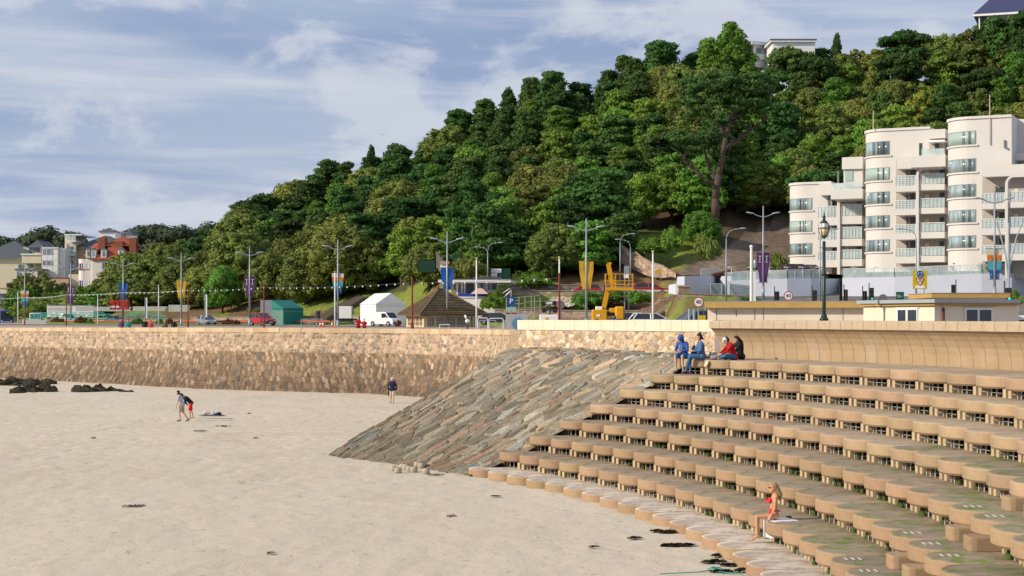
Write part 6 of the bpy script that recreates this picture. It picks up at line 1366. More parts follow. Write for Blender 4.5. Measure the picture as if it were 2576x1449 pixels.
# signs
def roundsign(x,y,r_px,D,zb,lb,txt,nm='road_sign',back=False,cat='road sign',grp=None):
    t = thing(nm,lb,cat,G(x,D,zb),0,grp); h = zz(y,D)-zb; r = r_px*D/F; b = MB(); b.cyl((0,0,0),(0,0,h+r*.8),.04,n=8); b.build('post', M_GREY, t)
    if back: b = MB(); b.cyl((0,-.04,h),(0,-.06,h),r,n=24); b.build('sign_back', mat('dull_sign_back',(.16,.16,.18),.6), t); return t
    b = MB(); b.cyl((0,-.05,h),(0,-.07,h),r,n=24); b.build('red_ring', M_SIGNR, t); b = MB(); b.cyl((0,-.065,h),(0,-.08,h),r*.82,n=24); f_ = b.build('white_face', M_WHITE, t); text_part(txt, r*1.12, M_BLACK, t, (0,-.09,h)); return t
roundsign(1757,760,13,95,4.1,'round 40 speed limit sign in front of the blue-grey people carrier','40',grp='speed limit signs'); roundsign(1983,744.5,12,160,6.5,'round 40 speed limit sign against the pale blue wall','40',grp='speed limit signs')
roundsign(1410,766.5,11,125,4.1,'grey back of a round sign on the maroon pole','',back=True)
for x_,y_,lb in ((2221,748,'half-hidden grey back of a round sign by the traffic lights'),): roundsign(x_,752,12,160,6.0,lb,'',back=True)
t = thing('parking_sign','blue parking sign with white P left of the scaffold','road sign',G(1286,118,4.1)); h = zz(760,118)-4.1; b = MB(); b.cyl((0,0,0),(0,0,h+.9),.04,n=8); b.build('post',M_GREY,t); b = MB(); b.box(-.28,.28,-.07,-.04,h-.28,h+.38); b.build('blue_panel',M_SIGNB,t); text_part('P',.52,M_WHITE,t,(0,-.08,h+.05)); b = MB(); b.box(-.34,.34,-.07,-.04,h-.62,h-.36); b.build('teal_panel',M_TEALL,t)
t = thing('notice_board','maroon notice board with white lines of writing by the scaffold','sign',G(1286,119,4.1)); h = zz(797,119)-4.1; b = MB(); b.box(-.38,.42,.0,.04,h-.45,h+.30); b.build('board',M_RUST,t); b = MB(); 
for q_ in range(4): b.box(-.3,.34,-.012,0,h+.15-q_*.15,h+.19-q_*.15)
b.build('writing_lines',M_LOGO,t); b = MB(); b.cyl((0,.06,0),(0,.06,h),.04); b.build('post',M_GREY,t)
t = thing('info_panel','grey and blue information panel on a post beside the end of the parapet','sign',G(1301,92,4.1)); h = zz(803,92)-4.1; b = MB(); b.box(-.64,.60,-.05,.0,h-.55,h+.28); b.build('panel',mat('grey_panel',(.36,.38,.42),.5,.1),t); b = MB(); b.cyl((.05,-.052,h-.25),(.05,-.062,h-.25),.34,n=20); b.build('blue_emblem',mat('sea_blue',(.10,.25,.38),.5,.1),t); b = MB(); b.cyl((0,.03,0),(0,.03,h),.05); b.build('post',M_GREY,t)
for x0,x1,y0,y1,D,m,lb,pn in ((1570,1583,669,697,150.9,M_GREY,'grey sign back beside the boom lift basket','road_sign'),(1648,1664,679,688,228,M_SIGNY,'small yellow sign on the bank above the upper road','road_sign'),(1757,1775,793,806,94,M_SIGNY,'yellow notice under the nearer speed limit sign','notice'),(655,683,755,790,222,M_GREY,'big grey sign back behind the green tent','road_sign')):
    p = W((x0+x1)/2,y1,D); t = thing(pn,lb,'sign',G((x0+x1)/2,D,min(p.z-.5,4.8 if D < 226 else p.z-.8))); hh = p.z-t.location.z; w_ = (x1-x0)*D/F/2; hp = (y1-y0)*D/F; b = MB(); b.box(-w_,w_,-.05,.0,hh,hh+hp); b.build('panel',m,t); b = MB(); b.cyl((-w_*.8,.03,0),(-w_*.8,.03,hh+hp),.05); b.cyl((w_*.8,.03,0),(w_*.8,.03,hh+hp),.05); b.build('posts',M_GREY,t)
for i,x_ in enumerate((1734,1746)): b = MB(); b.cyl((0,0,0),(0,0,zz(777,96)-4.1),.07,n=8); o = b.build('marker_post',M_LHEAD); put(o,G(x_,96,4.1)); tag(o,'pale grey marker post in front of the people carrier, %s' % ('left' if i == 0 else 'right'),'post','pale marker posts')
t = thing('direction_sign','green roundabout direction sign on three legs before the blue wall','road sign',G(2264,165,6.5)); h = zz(744,165)-6.5; b = MB(); b.box(-.39,.39,-.05,0,h-.4,h+.38); b.build('green_panel',M_SIGNG,t); b = MB()
for q_ in (-.3,.05,.2): b.cyl((q_,.03,0),(q_,.03,h),.04)
b.build('legs',M_GREY,t); b = MB(); 
for i in range(10): a = 2*PI*i/10; b.cyl((-.12+.13*math.cos(a),-.06,h-.05+.13*math.sin(a)),(-.12+.13*math.cos(a+.63),-.06,h-.05+.13*math.sin(a+.63)),.022,n=4)
b.box(-.3,-.2,-.07,-.055,h+.02,h+.05); b.box(0,.25,-.07,-.055,h-.06,h-.03); b.build('route_diagram',M_WHITE,t)
D = 140; t = thing('give_way_sign','yellow board with blue roundabout disc and red give way triangle','road sign',G(2314,D,5.5)); s_ = D/F; h0 = zz(727,D)-5.5; h1 = zz(680,D)-5.5; b = MB(); b.box(-.6,.6,-.05,0,h0,h1); b.build('yellow_board',M_SIGNY,t)
zc = lerp(h0,h1,.79); b = MB(); b.cyl((0,-.05,zc),(0,-.065,zc),.34,n=24); b.build('white_rim',M_WHITE,t); b = MB(); b.cyl((0,-.06,zc),(0,-.075,zc),.31,n=24); b.build('blue_disc',M_SIGNB,t)
b = MB()
for k in range(3):
    a0 = 2*PI*k/3
    for i in range(4): a = a0+i*.38; b.cyl((.17*math.cos(a),-.085,zc+.17*math.sin(a)),(.17*math.cos(a+.38),-.085,zc+.17*math.sin(a+.38)),.025,n=4)
b.build('white_arrows',M_WHITE,t); zt = lerp(h0,h1,.42)
for r_, m_, nm_, y_ in ((.44,M_SIGNR,'red_triangle',-.06),(.31,M_WHITE,'white_triangle',-.075)): b = MB(); b.prismy([(r_*math.cos(-PI/2+2*PI*k/3),zt+r_*math.sin(-PI/2+2*PI*k/3)) for k in range(3)],y_-.01,y_+.005); b.build(nm_,m_,t)
text_part('GIVE',.13,M_BLACK,t,(0,-.10,zt+.10)); text_part('WAY',.13,M_BLACK,t,(0,-.10,zt-.03)); b = MB(); b.box(-.38,.38,-.065,-.05,h0+.06,h0+.30); b.build('white_plate',M_WHITE,t); text_part('SLOW',.17,M_BLACK,t,(0,-.075,h0+.18)) if 0 else None
b = MB(); b.cyl((-.35,.03,0),(-.35,.03,h0+.2),.05); b.cyl((.35,.03,0),(.35,.03,h0+.2),.05); b.build('legs',M_GREY,t)
def tlight(x,yt,yb,D,lb,rz,on=True,post=None):
    zb = 5.0; t = thing('traffic_light',lb,'traffic light',G(x,D,zb),rz,'traffic lights on the road before the blue wall'); h1 = zz(yt,D)-zb; h0 = zz(yb,D)-zb; w_ = .19; b = MB(); b.box(-w_,w_,-.14,.14,h0,h1); bevel(b.build('signal_head',M_BLACK,t),.03,1)
    b = MB(); b.cyl((-.25,.1,0),(-.25,.1,h1+.5),.05,n=7); b.build('post',M_DARKM,t)
    n = 3
    for k in range(3):
        z_ = h1-(k+.5)*(h1-h0)/3; b = MB(); b.cyl((0,-.13,z_),(0,-.17,z_),.10,n=12); b.build('lens', mat('green_lens_lit',(.02,.5,.35),.3,.0,emit=(.02,.75,.5,1.0)) if (k == 2 and on) else mat('dark_lens',(.06,.06,.06),.3), t)
for a in ((1955,733,756,168,'black traffic light right of the stacked barriers by the purple banners',.5,False),(2050,730,757,168,'black traffic light just left of the ornate lamp post',0,False),(2115,722,757,168,'slim sideways traffic light with twin heads before the blue wall',1.35,False),(2128,728,757,170,'smaller black signal at the right of the twin sideways lights',.9,False),(2193,724,757,168,'traffic light showing green beside the green direction sign',.05,True),(2176,732,757,169,'small black signal left of the green-lit traffic light',.7,False),(2398,716,737,165,'black signal backs above the rooftop block',3.0,False),(2537,724,757,118,'traffic light with green arrow at the right behind the rooftop block',.1,True)): tlight(*a)
# stacked barriers and small street clutter
t = thing('stacked_barriers','stack of silver crowd barriers leaning against the pale blue wall','barriers'); b = MB(); D = 188
for k in range(10):
    y = 712+3*0; 
    for (x0,x1,ya,yb) in ((1787,1818,714+k*4,714+k*4),(1835,1895,714+k*4,720+k*3.4)): b.cyl(W(x0,ya,D+k*.05),W(x1,yb,D+k*.05),.05,n=5); b.cyl(W(x0,ya+2,D+k*.05),W(x1,yb+2,D+k*.05),.03,n=5)
for x_ in (1788,1816,1836,1893): b.cyl(W(x_,754,D),W(x_,713,D),.06,n=5)
b.build('rails',M_LHEAD,t)
for i,(x0,x1,y0,D,lb) in enumerate(((1122,1147,800,150,'white tubular cycle rail left of the dark saloon'),(1150,1186,801,149,'white tubular cycle rail at the shelter end'),(1126,1168,806,146,'low dark cycle hoop rail in front of the saloon'),(1190,1222,805,147,'short cycle rail by the information panel'),(1120,1155,803,152,'')),):
    if not lb: continue
    dx = 80; t = thing('cycle_rail',lb,'cycle rail',group='rails near the shelter'); b = MB(); p = W(x0+dx,y0,D); q_ = W(x1+dx,y0,D); b.tube([(p.x,D,4.1),(p.x,D,p.z-.1),(p.x+.1,D,p.z),(q_.x-.1,D,p.z),(q_.x,D,p.z-.1),(q_.x,D,4.1)],.04,6); b.build('tube', M_WHITE if i < 2 else M_LHEAD, t)
for i,(x,lb) in enumerate(((921/1.49,''),(1,''))): pass
for i in range(4):
    x0 = lerp(612,706,0)+i*0
for i,x_ in enumerate((777,803,813,835)):   # hoop rails on the promenade edge right of green tent
    pass
t = thing('hoop_rails','row of three pale tubular barriers right of the green tent','barriers'); b = MB()
for x0,x1 in ((758,775),(780,795),(797,810)): 
    p, q_ = W(x0,803,205), W(x1,803,205); b.tube([(p.x,205,4.6),p[:],q_[:],(q_.x,205,4.6)],.05,5)
b.build('tubes', M_LHEAD, t)
for i,x_ in enumerate((804+2,811+2,833+3)):
    t = thing('traffic_cone','small orange traffic cone on the promenade, %s of three from the left' % ordw(i),'cone',W(x_,822.5,165),0,'orange traffic cones'); b = MB(); b.cyl((0,0,0),(0,0,.6),.16,.03,10); b.box(-.2,.2,-.2,.2,0,.04); b.build('cone',M_ORG,t); b = MB(); b.cyl((0,0,.25),(0,0,.38),.115,.08,10); b.build('white_band',M_WHITE,t)
t = thing('litter_bin','dark litter bin at the foot of the bank steps left of the trailer','bin',W(800,801,226)); b = MB(); b.cyl((0,0,-.3),(0,0,.9),.3,.33,12); b.build('bin_body',M_DARKM,t); b = MB(); b.cyl((0,0,.9),(0,0,1.),.36,n=12); b.build('lid',M_DARKM,t)
t = thing('bank_steps','long straight flight of steps with rail climbing the grass bank left of the trailer','stairs'); b = MB()
for i in range(24): f = i/23; p = W(lerp(806,910,f),lerp(799,746,f),lerp(233,252,f)); b.box(p.x-.9,p.x+.9,p.y-.4,p.y+.9,p.z-.8,p.z+.04)
b.build('steps',mat('dark_timber_steps',(.16,.13,.10),.9,.2),t); b = MB(); b.cyl(W(802,790,232),W(905,741,251),.06,n=5); b.build('handrail',M_DARKM,t)  # treads in one even dark brown timber tone
t = thing('flower_post','post with hanging dark flower baskets left of the red car','post',W(638,822,228)); b = MB(); b.cyl((0,0,0),(0,0,1.6),.05); b.build('post',M_GREY,t)
for s in (-1,1): link(KINDS['obush'][0],'basket',t,(s*.55,0,1.9)).scale = (.4,.4,.7)
for i,(x,yt,D,lb) in enumerate(((515,740,195,'tall white and green feather flag left of the silver hatchback'),(365,748,215,'narrow pale feather flag beyond the grandstand'))):
    t = thing('feather_flag',lb,'flag',G(x,D,4.1)); h = zz(yt,D)-4.1; b = MB(); b.cyl((0,0,0),(0,0,h),.04,n=6); b.build('pole',M_GREY,t); b = MB(); b.box(0,.28,-.02,.02,h-2.7,h-.05); b.build('flag',M_WHITE,t); b = MB(); b.box(.0,.10,-.03,.03,h-2.6,h-.1); b.build('green_edge',M_TEAL,t)
# ---------------------------------------------------------------- grandstand
bm_plank = None
t0 = None; n = 0
for r, (D, yy, segs) in enumerate(((284,786,[(85,130),(140,190),(200,262),(330,372),(480/1.0,480)]),(280,789.5,[(95,152),(165,215),(225,280),(318,352),(358,410)]),(276,793,[(78,118),(128,160),(170,212),(222,268),(300,345),(380,418)]),(272,797,[(82,124),(132,178),(188,236),(300,338),(345,405)]),(268,801,[(60,100),(150,200),(250,290),(335,372),(385,430)]),(264,805,[(300,330),(372,420)]))):
    for k,(x0,x1) in enumerate(segs):
        if x1-x0 < 5: continue
        p = W((x0+x1)/2,yy,D); L_ = (x1-x0)*D/F; t = thing('bench_row','turquoise plank bench, %s from the left in the %s tier of the grandstand' % (ordw(k), ['topmost','second','third','fourth','fifth','lowest'][r]),'bench',p,0,'turquoise benches of the grandstand'); b = MB(); b.box(-L_/2,L_/2,-.2,.2,-.12,0); b.build('seat',M_BENCH,t)
        b = MB(); nn = max(2,int(L_/1.2))
        for i in range(nn+1): x_ = lerp(-L_/2+.1,L_/2-.1,i/nn); b.cyl((x_,0,4.8-p.z),(x_,0,-.1),.035,n=5)
        b.build('legs',M_BAR,t)
for k,(x0,x1,y0,y1,D) in enumerate(((120,184,774,784,288),(190,330,773,783,288),(334,420,772,782,287),(430,478,771,783,284),(424,476,768,784,290),(478,625,768,783,0),(56,120,806,815,264),(160,262,807,815,262),(330,450,806,815,262))):
    if D == 0: continue
    a, c = W(x0,y1,D), W(x1,y0,D); t = thing('panel_fence','white slatted panel fence around the grandstand, %s stretch from the left' % ordw(k),'fence',group='white panel fences of the grandstand'); b = MB(); nn = int((c.x-a.x)/.35)
    for i in range(nn): x_ = a.x+i*.35; b.box(x_,x_+.31,D,D+.06,a.z,c.z)
    b.build('slats',mat('off_white_slats',(.52,.52,.50),.7,.12,1),t); b = MB(); b.box(a.x,c.x,D+.06,D+.12,c.z-.25,c.z-.1); b.box(a.x,c.x,D-.03,D+.14,c.z,c.z+.06); b.build('rail',M_WHITE,t)
t = thing('site_container','long white container roof behind the grandstand fence','container',W(175,783,295)); b = MB(); b.box(-4,4.2,0,2.4,-1,1.0); b.build('box',M_WHITE,t); b = MB(); b.box(-4.1,4.3,-.1,2.5,1.0,1.08); b.build('roof',M_LHEAD,t)
for k,(x0,x1,lb) in enumerate(((276,289,'left stack of red and white plastic road barriers'),(292,300,'middle narrow stack of red and white plastic road barriers'),(302,322,'wide stack of red plastic road barriers behind the blue banners'))):
    t = thing('barrier_stack',lb,'barriers',group='stacked plastic road barriers'); D = 270
    for j in range(5):
        y0 = 756+j*4.6; a, c = W(x0,y0+4.2,D), W(x1,y0,D); b = MB(); b.box(a.x,c.x,D,D+1,a.z,c.z); bevel(b.build('barrier', M_SIGNR if (j != 3 or k == 2) else M_WHITE, t),.04,1)
t = thing('kerb_rail','long low orange-red rail edging the lawn behind the cars','barriers'); b = MB(); pts_ = [W(x,808.3,D) for x,D in ((150,262),(300,258),(450,254),(560,247),(700,238),(830,229))]; b.tube([p_[:] for p_ in pts_],.11,6); b.build('rail', mat('faded_orange_red',(.50,.12,.06),.6,.2,1), t)
# ---------------------------------------------------------------- beach rocks, weed and litter
M_ROCK = mat('weedy_rock',(.038,.034,.024),.9,.4,3,1.,bscale=12,c2=(.06,.052,.025),c2scale=2); M_WEED = mat('dark_seaweed',(.045,.035,.018),.8,.4,14,.8)
M_WEED2 = mat('dry_seaweed',(.24,.18,.12),.9,.3,14,.5)
def rock(x,y,w_,h_,lb,seed,nm='beach_rock',m=None,dp=.6):
    D = H/((y-HY)/F); g_ = np.random.default_rng(seed); V, Fq = ico(4); a, b_ = V[:,0]*2.2+seed, V[:,1]*2.2+V[:,2]*1.7; nz = fbm(a*1.2+5,b_*1.2+9,5,1)-.45; V = V*(1+nz[:,None]*1.15); V = V*np.array([w_/2*D/F, w_/2*D/F*dp, h_*D/F*1.05]); lump = fbm(V[:,0]*(2.2/max(.3,h_*D/F*2.2))+seed,V[:,1]*2.+3,3,2); V[:,2] = np.maximum(V[:,2]*(.35+1.75*lump), -.15)
    o = npmesh(nm, V, Fq, m or M_ROCK, False); put(o, G(x,D,0)); tag(o, lb, 'rock' if m is None else 'seaweed', 'dark weed-covered rocks at the far left of the beach' if m is None else 'clumps of washed-up seaweed'); return o
rock(40,969,110,15,'low black reef of weedy rock at the left edge of the beach',1); rock(110,966,60,9,'thin tail of black rock right of the left-edge reef',2); rock(250,954,100,15,'black weedy rock mound against the foot of the sea wall',3); rock(190,957,60,6,'low black rock tail left of the mound by the wall',4)
rock(44,989,36,11,'small dark boulder left of the front pair of rocks',5); rock(75,986,50,12,'dark olive boulder, left one of the front group',6); rock(120,985,50,13,'dark olive boulder in the middle of the front group',7); rock(210,986,56,12,'rounded olive boulder right of the gap in the front group',8); rock(250,985,46,12,'rounded olive boulder beside its twin in the front group',9); rock(286,984,40,8,'flatter boulder near the right end of the front group',10); rock(318,986,36,4,'flat low rock at the right end of the front group',11); rock(158,955,40,4,'thin strip of rock beyond the front boulders',12)
def weed(x,y,w_,h_,lb,seed,nm,m,dp):
    D = H/((y-HY)/F); g_ = random.Random(seed); b = MB(); W_ = w_/2*D/F; n = int(14+w_*(2.4 if x > 1560 else .55)); hh = max(.04,h_*D/F*.8); tl = g_.uniform(-.5,.5)
    for i in range(n):
        r = g_.random()**.7; a = g_.uniform(0,6.28); px_, py_ = W_*r*math.cos(a), W_*.38*r*math.sin(a)+tl*.3*W_*r*math.cos(a); d = g_.gauss(0,.5); l = g_.uniform(.06,.26); z0 = g_.uniform(.0,hh)*(1-r*.8)*(1 if x > 1560 else .25); ww = g_.uniform(.012,.035)
        dx, dy = math.cos(d)*l, math.sin(d)*l; b.add([(px_-dy*ww/l,py_+dx*ww/l,z0),(px_+dy*ww/l,py_-dx*ww/l,z0),(px_+dx*.5+dy*ww/l,py_+dy*.5-dx*ww/l,z0+g_.uniform(.01,.06)),(px_+dx,py_+dy,.005),(px_+dx*.5-dy*ww/l,py_+dy*.5+dx*ww/l,z0+g_.uniform(.01,.05))],[(0,1,2,4),(4,2,3)])
    if x > 1640: b.sph((0,0,0),(W_*.3,W_*.10,hh*.5),9,5)
    o = b.build(nm, m); put(o, G(x,D,.01)); tag(o, lb, 'seaweed', 'clumps of washed-up seaweed'); return o
wd = [(1680,1340,60,4),(1648,1338,30,5),(1590,1356,26,3),(1700,1374,80,4),(1670,1375,26,3),(1485,1378,18,2.5),(1790,1416,60,6),(1830,1424,40,4),(1810,1440,50,4),(1860,1437,40,5),(232,1103,14,3),(500,1085,36,2),(622,1041,16,2.5),(640,1103,8,1.5),(673,1394,10,2),(1180,1197,30,3),(1800,1400,26,2.5),(330,1275,70,1.2),(1090,1196,40,1.5),(560,1073,40,1.2),(840,1146,30,1.2),(1330,1215,26,1.6),(1130,1300,18,1.2),(1240,1250,24,1)]
for i,(x,y,w_,h_) in enumerate(wd):
    side = 'near the lowest seats' if x > 1450 else 'on the middle of the sand' if x > 700 else 'on the left of the sand'
    weed(x,y,w_,h_*1.15,'ragged dark seaweed clump %s, %s in distance order' % (side, ordw(i)) if 0 else 'dark seaweed clump %s, %s from the left overall' % (side, ordw(sorted(q_[0] for q_ in wd).index(x))),20+i,'seaweed_clump',M_WEED if (x > 1560 or y < 1110) else M_WEED2,.35)
for i,(x,y,lb) in enumerate(((990,1186,'leftmost'),(1001,1190,'front left'),(1013,1180,'tallest at the back left'),(1021,1181,'joined to the back left one'),(1030,1186,'middle'),(1041,1188,'front middle'),(1050,1176,'back right'),(1060,1178,'rightmost of the back pair'),(1072,1192,'lone one at the right'))):
    D = H/((y-HY)/F); b = MB(); b.cyl((0,0,-.03),(0,0,.20),.155,.12,14); o = b.build('sand_castle', M_DRYSAND, None, True); put(o, G(x,D,0)); tag(o,'bucket-shaped sand castle by the slate slope, '+lb,'sand castle','bucket-shaped sand castles')
b = MB(); pts = [circ(4.2+i*.25, 55.2-.5*math.sin(i*.9)-i*.18) for i in range(12)]
b = MB(); P = [(1800,1436),(1830,1440),(1770,1446),(1810,1445),(1850,1447),(1880,1441),(1740,1448)]; b.tube([G(x,H/((y-HY)/F),.03)[:] for x,y in ((1660,1447),(1700,1445),(1760,1442),(1790,1437),(1815,1439),(1800,1441),(1840,1445),(1870,1447))],.012,5)
for i in range(12): a_ = G(1805+random.uniform(-14,14),H/((1437+random.uniform(-4,4)-HY)/F),.05); b.tube([a_[:],(a_.x+random.uniform(-.15,.15),a_.y+random.uniform(-.1,.1),.07),(a_.x+random.uniform(-.2,.2),a_.y+.1,.02)],.012,5)
o = b.build('fishing_rope', mat('turquoise_rope',(.02,.30,.25),.7,.2,9)); tag(o,'tangled turquoise fishing rope on the sand at the bottom edge','rope')
# gulls
for x,y,D,lb in ((960,338,150,'tiny white gull gliding left of the wooded crest'),(2078,98,200,'tiny dark gull beside the white hilltop house'),(426,40,260,'tiny dark gull high in the left of the sky')):
    p = W(x,y,D); t = thing('gull',lb,'gull',p); b = MB(); b.add([(-.55,0,.12),(0,-.1,0),(.55,0,.12),(.3,.12,.07),(0,.15,0),(-.3,.12,.07)],[(0,1,5),(1,4,5),(1,2,3),(1,3,4),(5,1,0),(5,4,1),(3,2,1),(4,3,1)]); b.build('wings',M_LHEAD,t); b = MB(); b.sph((0,0,0),(.08,.28,.08)); b.build('body',M_WHITE,t)
# bench and seat bins on the shelter front
t = thing('promenade_bench','low white bench in front of the shelter','bench',G(1118,150,4.35)); b = MB(); b.box(-.5,.5,-.2,.2,.78,.84); b.build('seat',M_WHITE,t); b = MB(); [b.cyl((s,0,-.2),(s,0,.8),.03) for s in (-.42,.42)]; b.build('legs',M_WHITE,t)
t = thing('coin_telescope','white seafront telescope on a stand at the shelter','telescope',G(1176,136,4.1)); hh = zz(808,136)-4.1; b = MB(); b.cyl((0,0,0),(0,0,hh-.2),.05); b.build('stand',M_DARKM,t); b = MB(); b.sph((0,0,hh),(.2,.13,.16)); b.cyl((-.05,0,hh+.1),(-.2,0,hh+.5),.07,.09); b.build('barrel',M_WHITE,t,True)
t = thing('mast_wires','pair of crossed steel tension wires at the right of the flats','wires'); b = MB(); b.tube([W(2508,560,150)[:],W(2530,640,150)[:],W(2538,720,150)[:]],.07,6); b.tube([W(2580,540,150)[:],W(2556,600,150)[:],W(2538,680,150)[:]],.06,6); b.cyl(W(2538,757,150),W(2537,560,150),.13,.06); b.build('tube',M_LHEAD,t)
# ---------------------------------------------------------------- people: one continuous remeshed body each, clothes as children
def remesh(b, nm, m, par, vox, smooth=3):
    o = b.build(nm, m, None); md = o.modifiers.new('r','REMESH'); md.mode = 'VOXEL'; md.voxel_size = vox; md.use_smooth_shade = True
    ms = o.modifiers.new('s','SMOOTH'); ms.factor = .5; ms.iterations = smooth
    bpy.context.view_layer.update(); me = bpy.data.meshes.new_from_object(o.evaluated_get(bpy.context.evaluated_depsgraph_get())); old = o.data; o.modifiers.clear(); o.data = me; bpy.data.meshes.remove(old); me.name = nm
    me.polygons.foreach_set('use_smooth',[True]*len(me.polygons)); o.parent = par; return o
V3 = Vector
STAND = dict(pelvis=(0,0,.93),waist=(0,0,1.08),chest=(.01,0,1.28),neck=(0,0,1.46),head=(.03,0,1.62), shL=(0,.19,1.41),shR=(0,-.19,1.41),elL=(-.02,.25,1.13),elR=(-.02,-.25,1.13),wrL=(.05,.26,.88),wrR=(.05,-.26,.88),
  hipL=(0,.09,.92),hipR=(0,-.09,.92),knL=(.02,.10,.49),knR=(.02,-.10,.49),anL=(0,.10,.075),anR=(0,-.10,.075),toL=(.16,.12,.03),toR=(.16,-.12,.03))
def person(lb, loc, rz, pose=None, scale=1., vox=.014, skin=None, top=None, sleeves='long', bottom=None, legs='long', shoes=None, hair=None, hairstyle='short', hat=None, hood=None, slim=1., group=None):
    P = {k: V3(v) for k, v in STAND.items()}
    if pose: P.update({k: V3(v) for k, v in pose.items()})
    skin = skin or M_SKIN; t = thing('person', lb, 'person', loc, rz, group); t.scale = (scale,)*3; s = slim
    def limb(b, a, c, r0, r1, mid=None):
        b.cap(P[a], P[c], r0, r1)
    def torso(b, g=0.):
        up = (P['neck']-P['pelvis']).normalized(); side = (P['shL']-P['shR']).normalized()
        b.cap(P['pelvis']+side*.07*s, P['pelvis']-side*.07*s, .115*s+g); b.cap(P['pelvis'], P['waist'], .115*s+g, .108*s+g)
        b.cap(P['waist']+side*.03, P['chest']+side*.07, .098*s+g, .108*s+g); b.cap(P['waist']-side*.03, P['chest']-side*.07, .098*s+g, .108*s+g)
        b.cap(P['shL']*.92+P['shR']*.08, P['shR']*.92+P['shL']*.08, .066+g); b.cap(P['chest'], (P['shL']+P['shR'])/2, .11*s+g, .085+g)
    def hand(b, e, w_, sd):
        d = (P[w_]-P[e]).normalized(); sd_ = V3((0,1,0)) if sd == 'L' else V3((0,-1,0)); n = d.cross(V3((0,1,0))); n = n.normalized() if n.length > .1 else V3((1,0,0)); y = n.cross(d).normalized()
        pw = P[w_]; pc = pw+d*.085; b.cap(pw, pc, .026, .030)
        for i, (o, l) in enumerate(((.026,.072),(.009,.08),(-.009,.075),(-.026,.06))): k0 = pc+n*o+d*.012; k1 = k0+d*l*.55; k2 = k1+(d*.8+y*.45).normalized()*l*.5; b.cap(k0,k1,.0095,.009,6); b.cap(k1,k2,.009,.008,6)
        b.cap(pw+n*.026+d*.03, pw+n*.052+d*.075, .012, .010, 6)
    b = MB(); torso(b)
    b.cap((P['shL']+P['shR'])/2+V3((0,0,.02)), P['neck']+V3((.01,0,.05)), .062, .054)
    h = P['head']; hd = V3(pose.get('face',(1,0,0))).normalized() if pose else V3((1,0,0)); up = V3((0,0,1)); up = (up-hd*up.dot(hd)).normalized() if abs(hd.z) < .95 else V3((0,0,1)); sd = up.cross(hd)
    b.sph(h+up*.03-hd*.012, .092, 14, 10); b.sph(h-up*.045+hd*.028, (.066,.066,.075), 12, 8); b.cap(h+hd*.088+up*.01, h+hd*.104-up*.022, .009, .014, 6)   # skull, jaw, nose
    for q in (-1,1): b.sph(h+sd*.088*q-up*.005, (.016,.012,.03), 6, 5)
    for q in 'LR':
        b.cap(P['sh'+q], P['el'+q], .050*s, .040*s); b.cap(P['el'+q], P['wr'+q], .040*s, .026*s); hand(b, 'el'+q, 'wr'+q, q)
        b.cap(P['hip'+q], P['kn'+q], .083*s, .055*s); b.cap(P['kn'+q], P['kn'+q].lerp(P['an'+q],.35), .055*s, .054*s); b.cap(P['kn'+q].lerp(P['an'+q],.35), P['an'+q], .054*s, .034); b.cap(P['an'+q], P['to'+q], .034, .026); b.sph(P['an'+q]-V3((.03,0,.02)), .036, 8, 6)
    body = remesh(b, 'body', skin, t, vox)
    e = MB()
    for q in (-1,1): e.sph(h+hd*.083+sd*.032*q+up*.018, .012, 8, 6)
    e.build('eyes', M_BLACK, body, True); e = MB(); e.cap(h+hd*.090-up*.055+sd*.02, h+hd*.090-up*.055-sd*.02, .007, .007, 6); e.build('mouth', mat('lips',(.45,.14,.12),.5), body)
    if top:
        b = MB(); torso(b, .020)
        for q in 'LR':
            if sleeves == 'long': b.cap(P['sh'+q], P['el'+q], .066, .058); b.cap(P['el'+q], P['el'+q].lerp(P['wr'+q],.93), .058, .042)
            else: b.cap(P['sh'+q], P['sh'+q].lerp(P['el'+q],.62), .068, .064)
        if hood: b.cap(P['neck']-hd*.05, P['neck']-hd*.03+V3((0,0,.03)), .085, .07)
        remesh(b, 'top', top, t, vox)
    if bottom:
        b = MB(); b.cap(P['hipL'], P['hipR'], .115*s); b.cap(P['pelvis'], P['pelvis'].lerp(P['waist'],.35), .132*s, .122*s)
        for q in 'LR':
            if legs == 'long': b.cap(P['hip'+q], P['kn'+q], .100*s, .074); b.cap(P['kn'+q], P['kn'+q].lerp(P['an'+q],.92), .074, .060)
            else: b.cap(P['hip'+q], P['hip'+q].lerp(P['kn'+q],.85), .102*s, .092)
        remesh(b, 'trousers' if legs == 'long' else 'shorts', bottom, t, vox)
    if shoes:
        for q in 'LR': b = MB(); d_ = (P['to'+q]-P['an'+q]); b.cap(P['an'+q]-V3((.02,0,.015)), P['to'+q], .046, .040); b.box(0,0,0,0,0,0) if 0 else None; remesh(b, 'shoe', shoes, t, vox*.9)
    if hood:
        b = MB(); b.sph(h+up*.025-hd*.03, (.125,.125,.135), 14, 10); b.cap(h-hd*.05, P['neck']-hd*.04, .10, .085); b.cap(h+up*.06+hd*.03, h+up*.05+hd*.075, .085, .06); remesh(b, 'hood', top, t, vox)
    elif hair:
        b = MB(); b.sph(h+up*.050-hd*.030, (.100,.100,.095), 14, 10); b.sph(h-hd*.05, (.085,.092,.10), 12, 8)
        if hairstyle == 'long': b.cap(h-hd*.07, P['neck']-hd*.10+V3((0,0,-.02)), .085, .075); b.cap(P['neck']-hd*.10, P['chest']-hd*.14+V3((0,0,.02)), .072, .030)
        if hairstyle == 'bun': b.sph(h+up*.13-hd*.07, .05, 10, 8); b.cap(h-hd*.08, h-hd*.13-up*.09, .06, .03)
        remesh(b, 'hair', hair, t, vox)
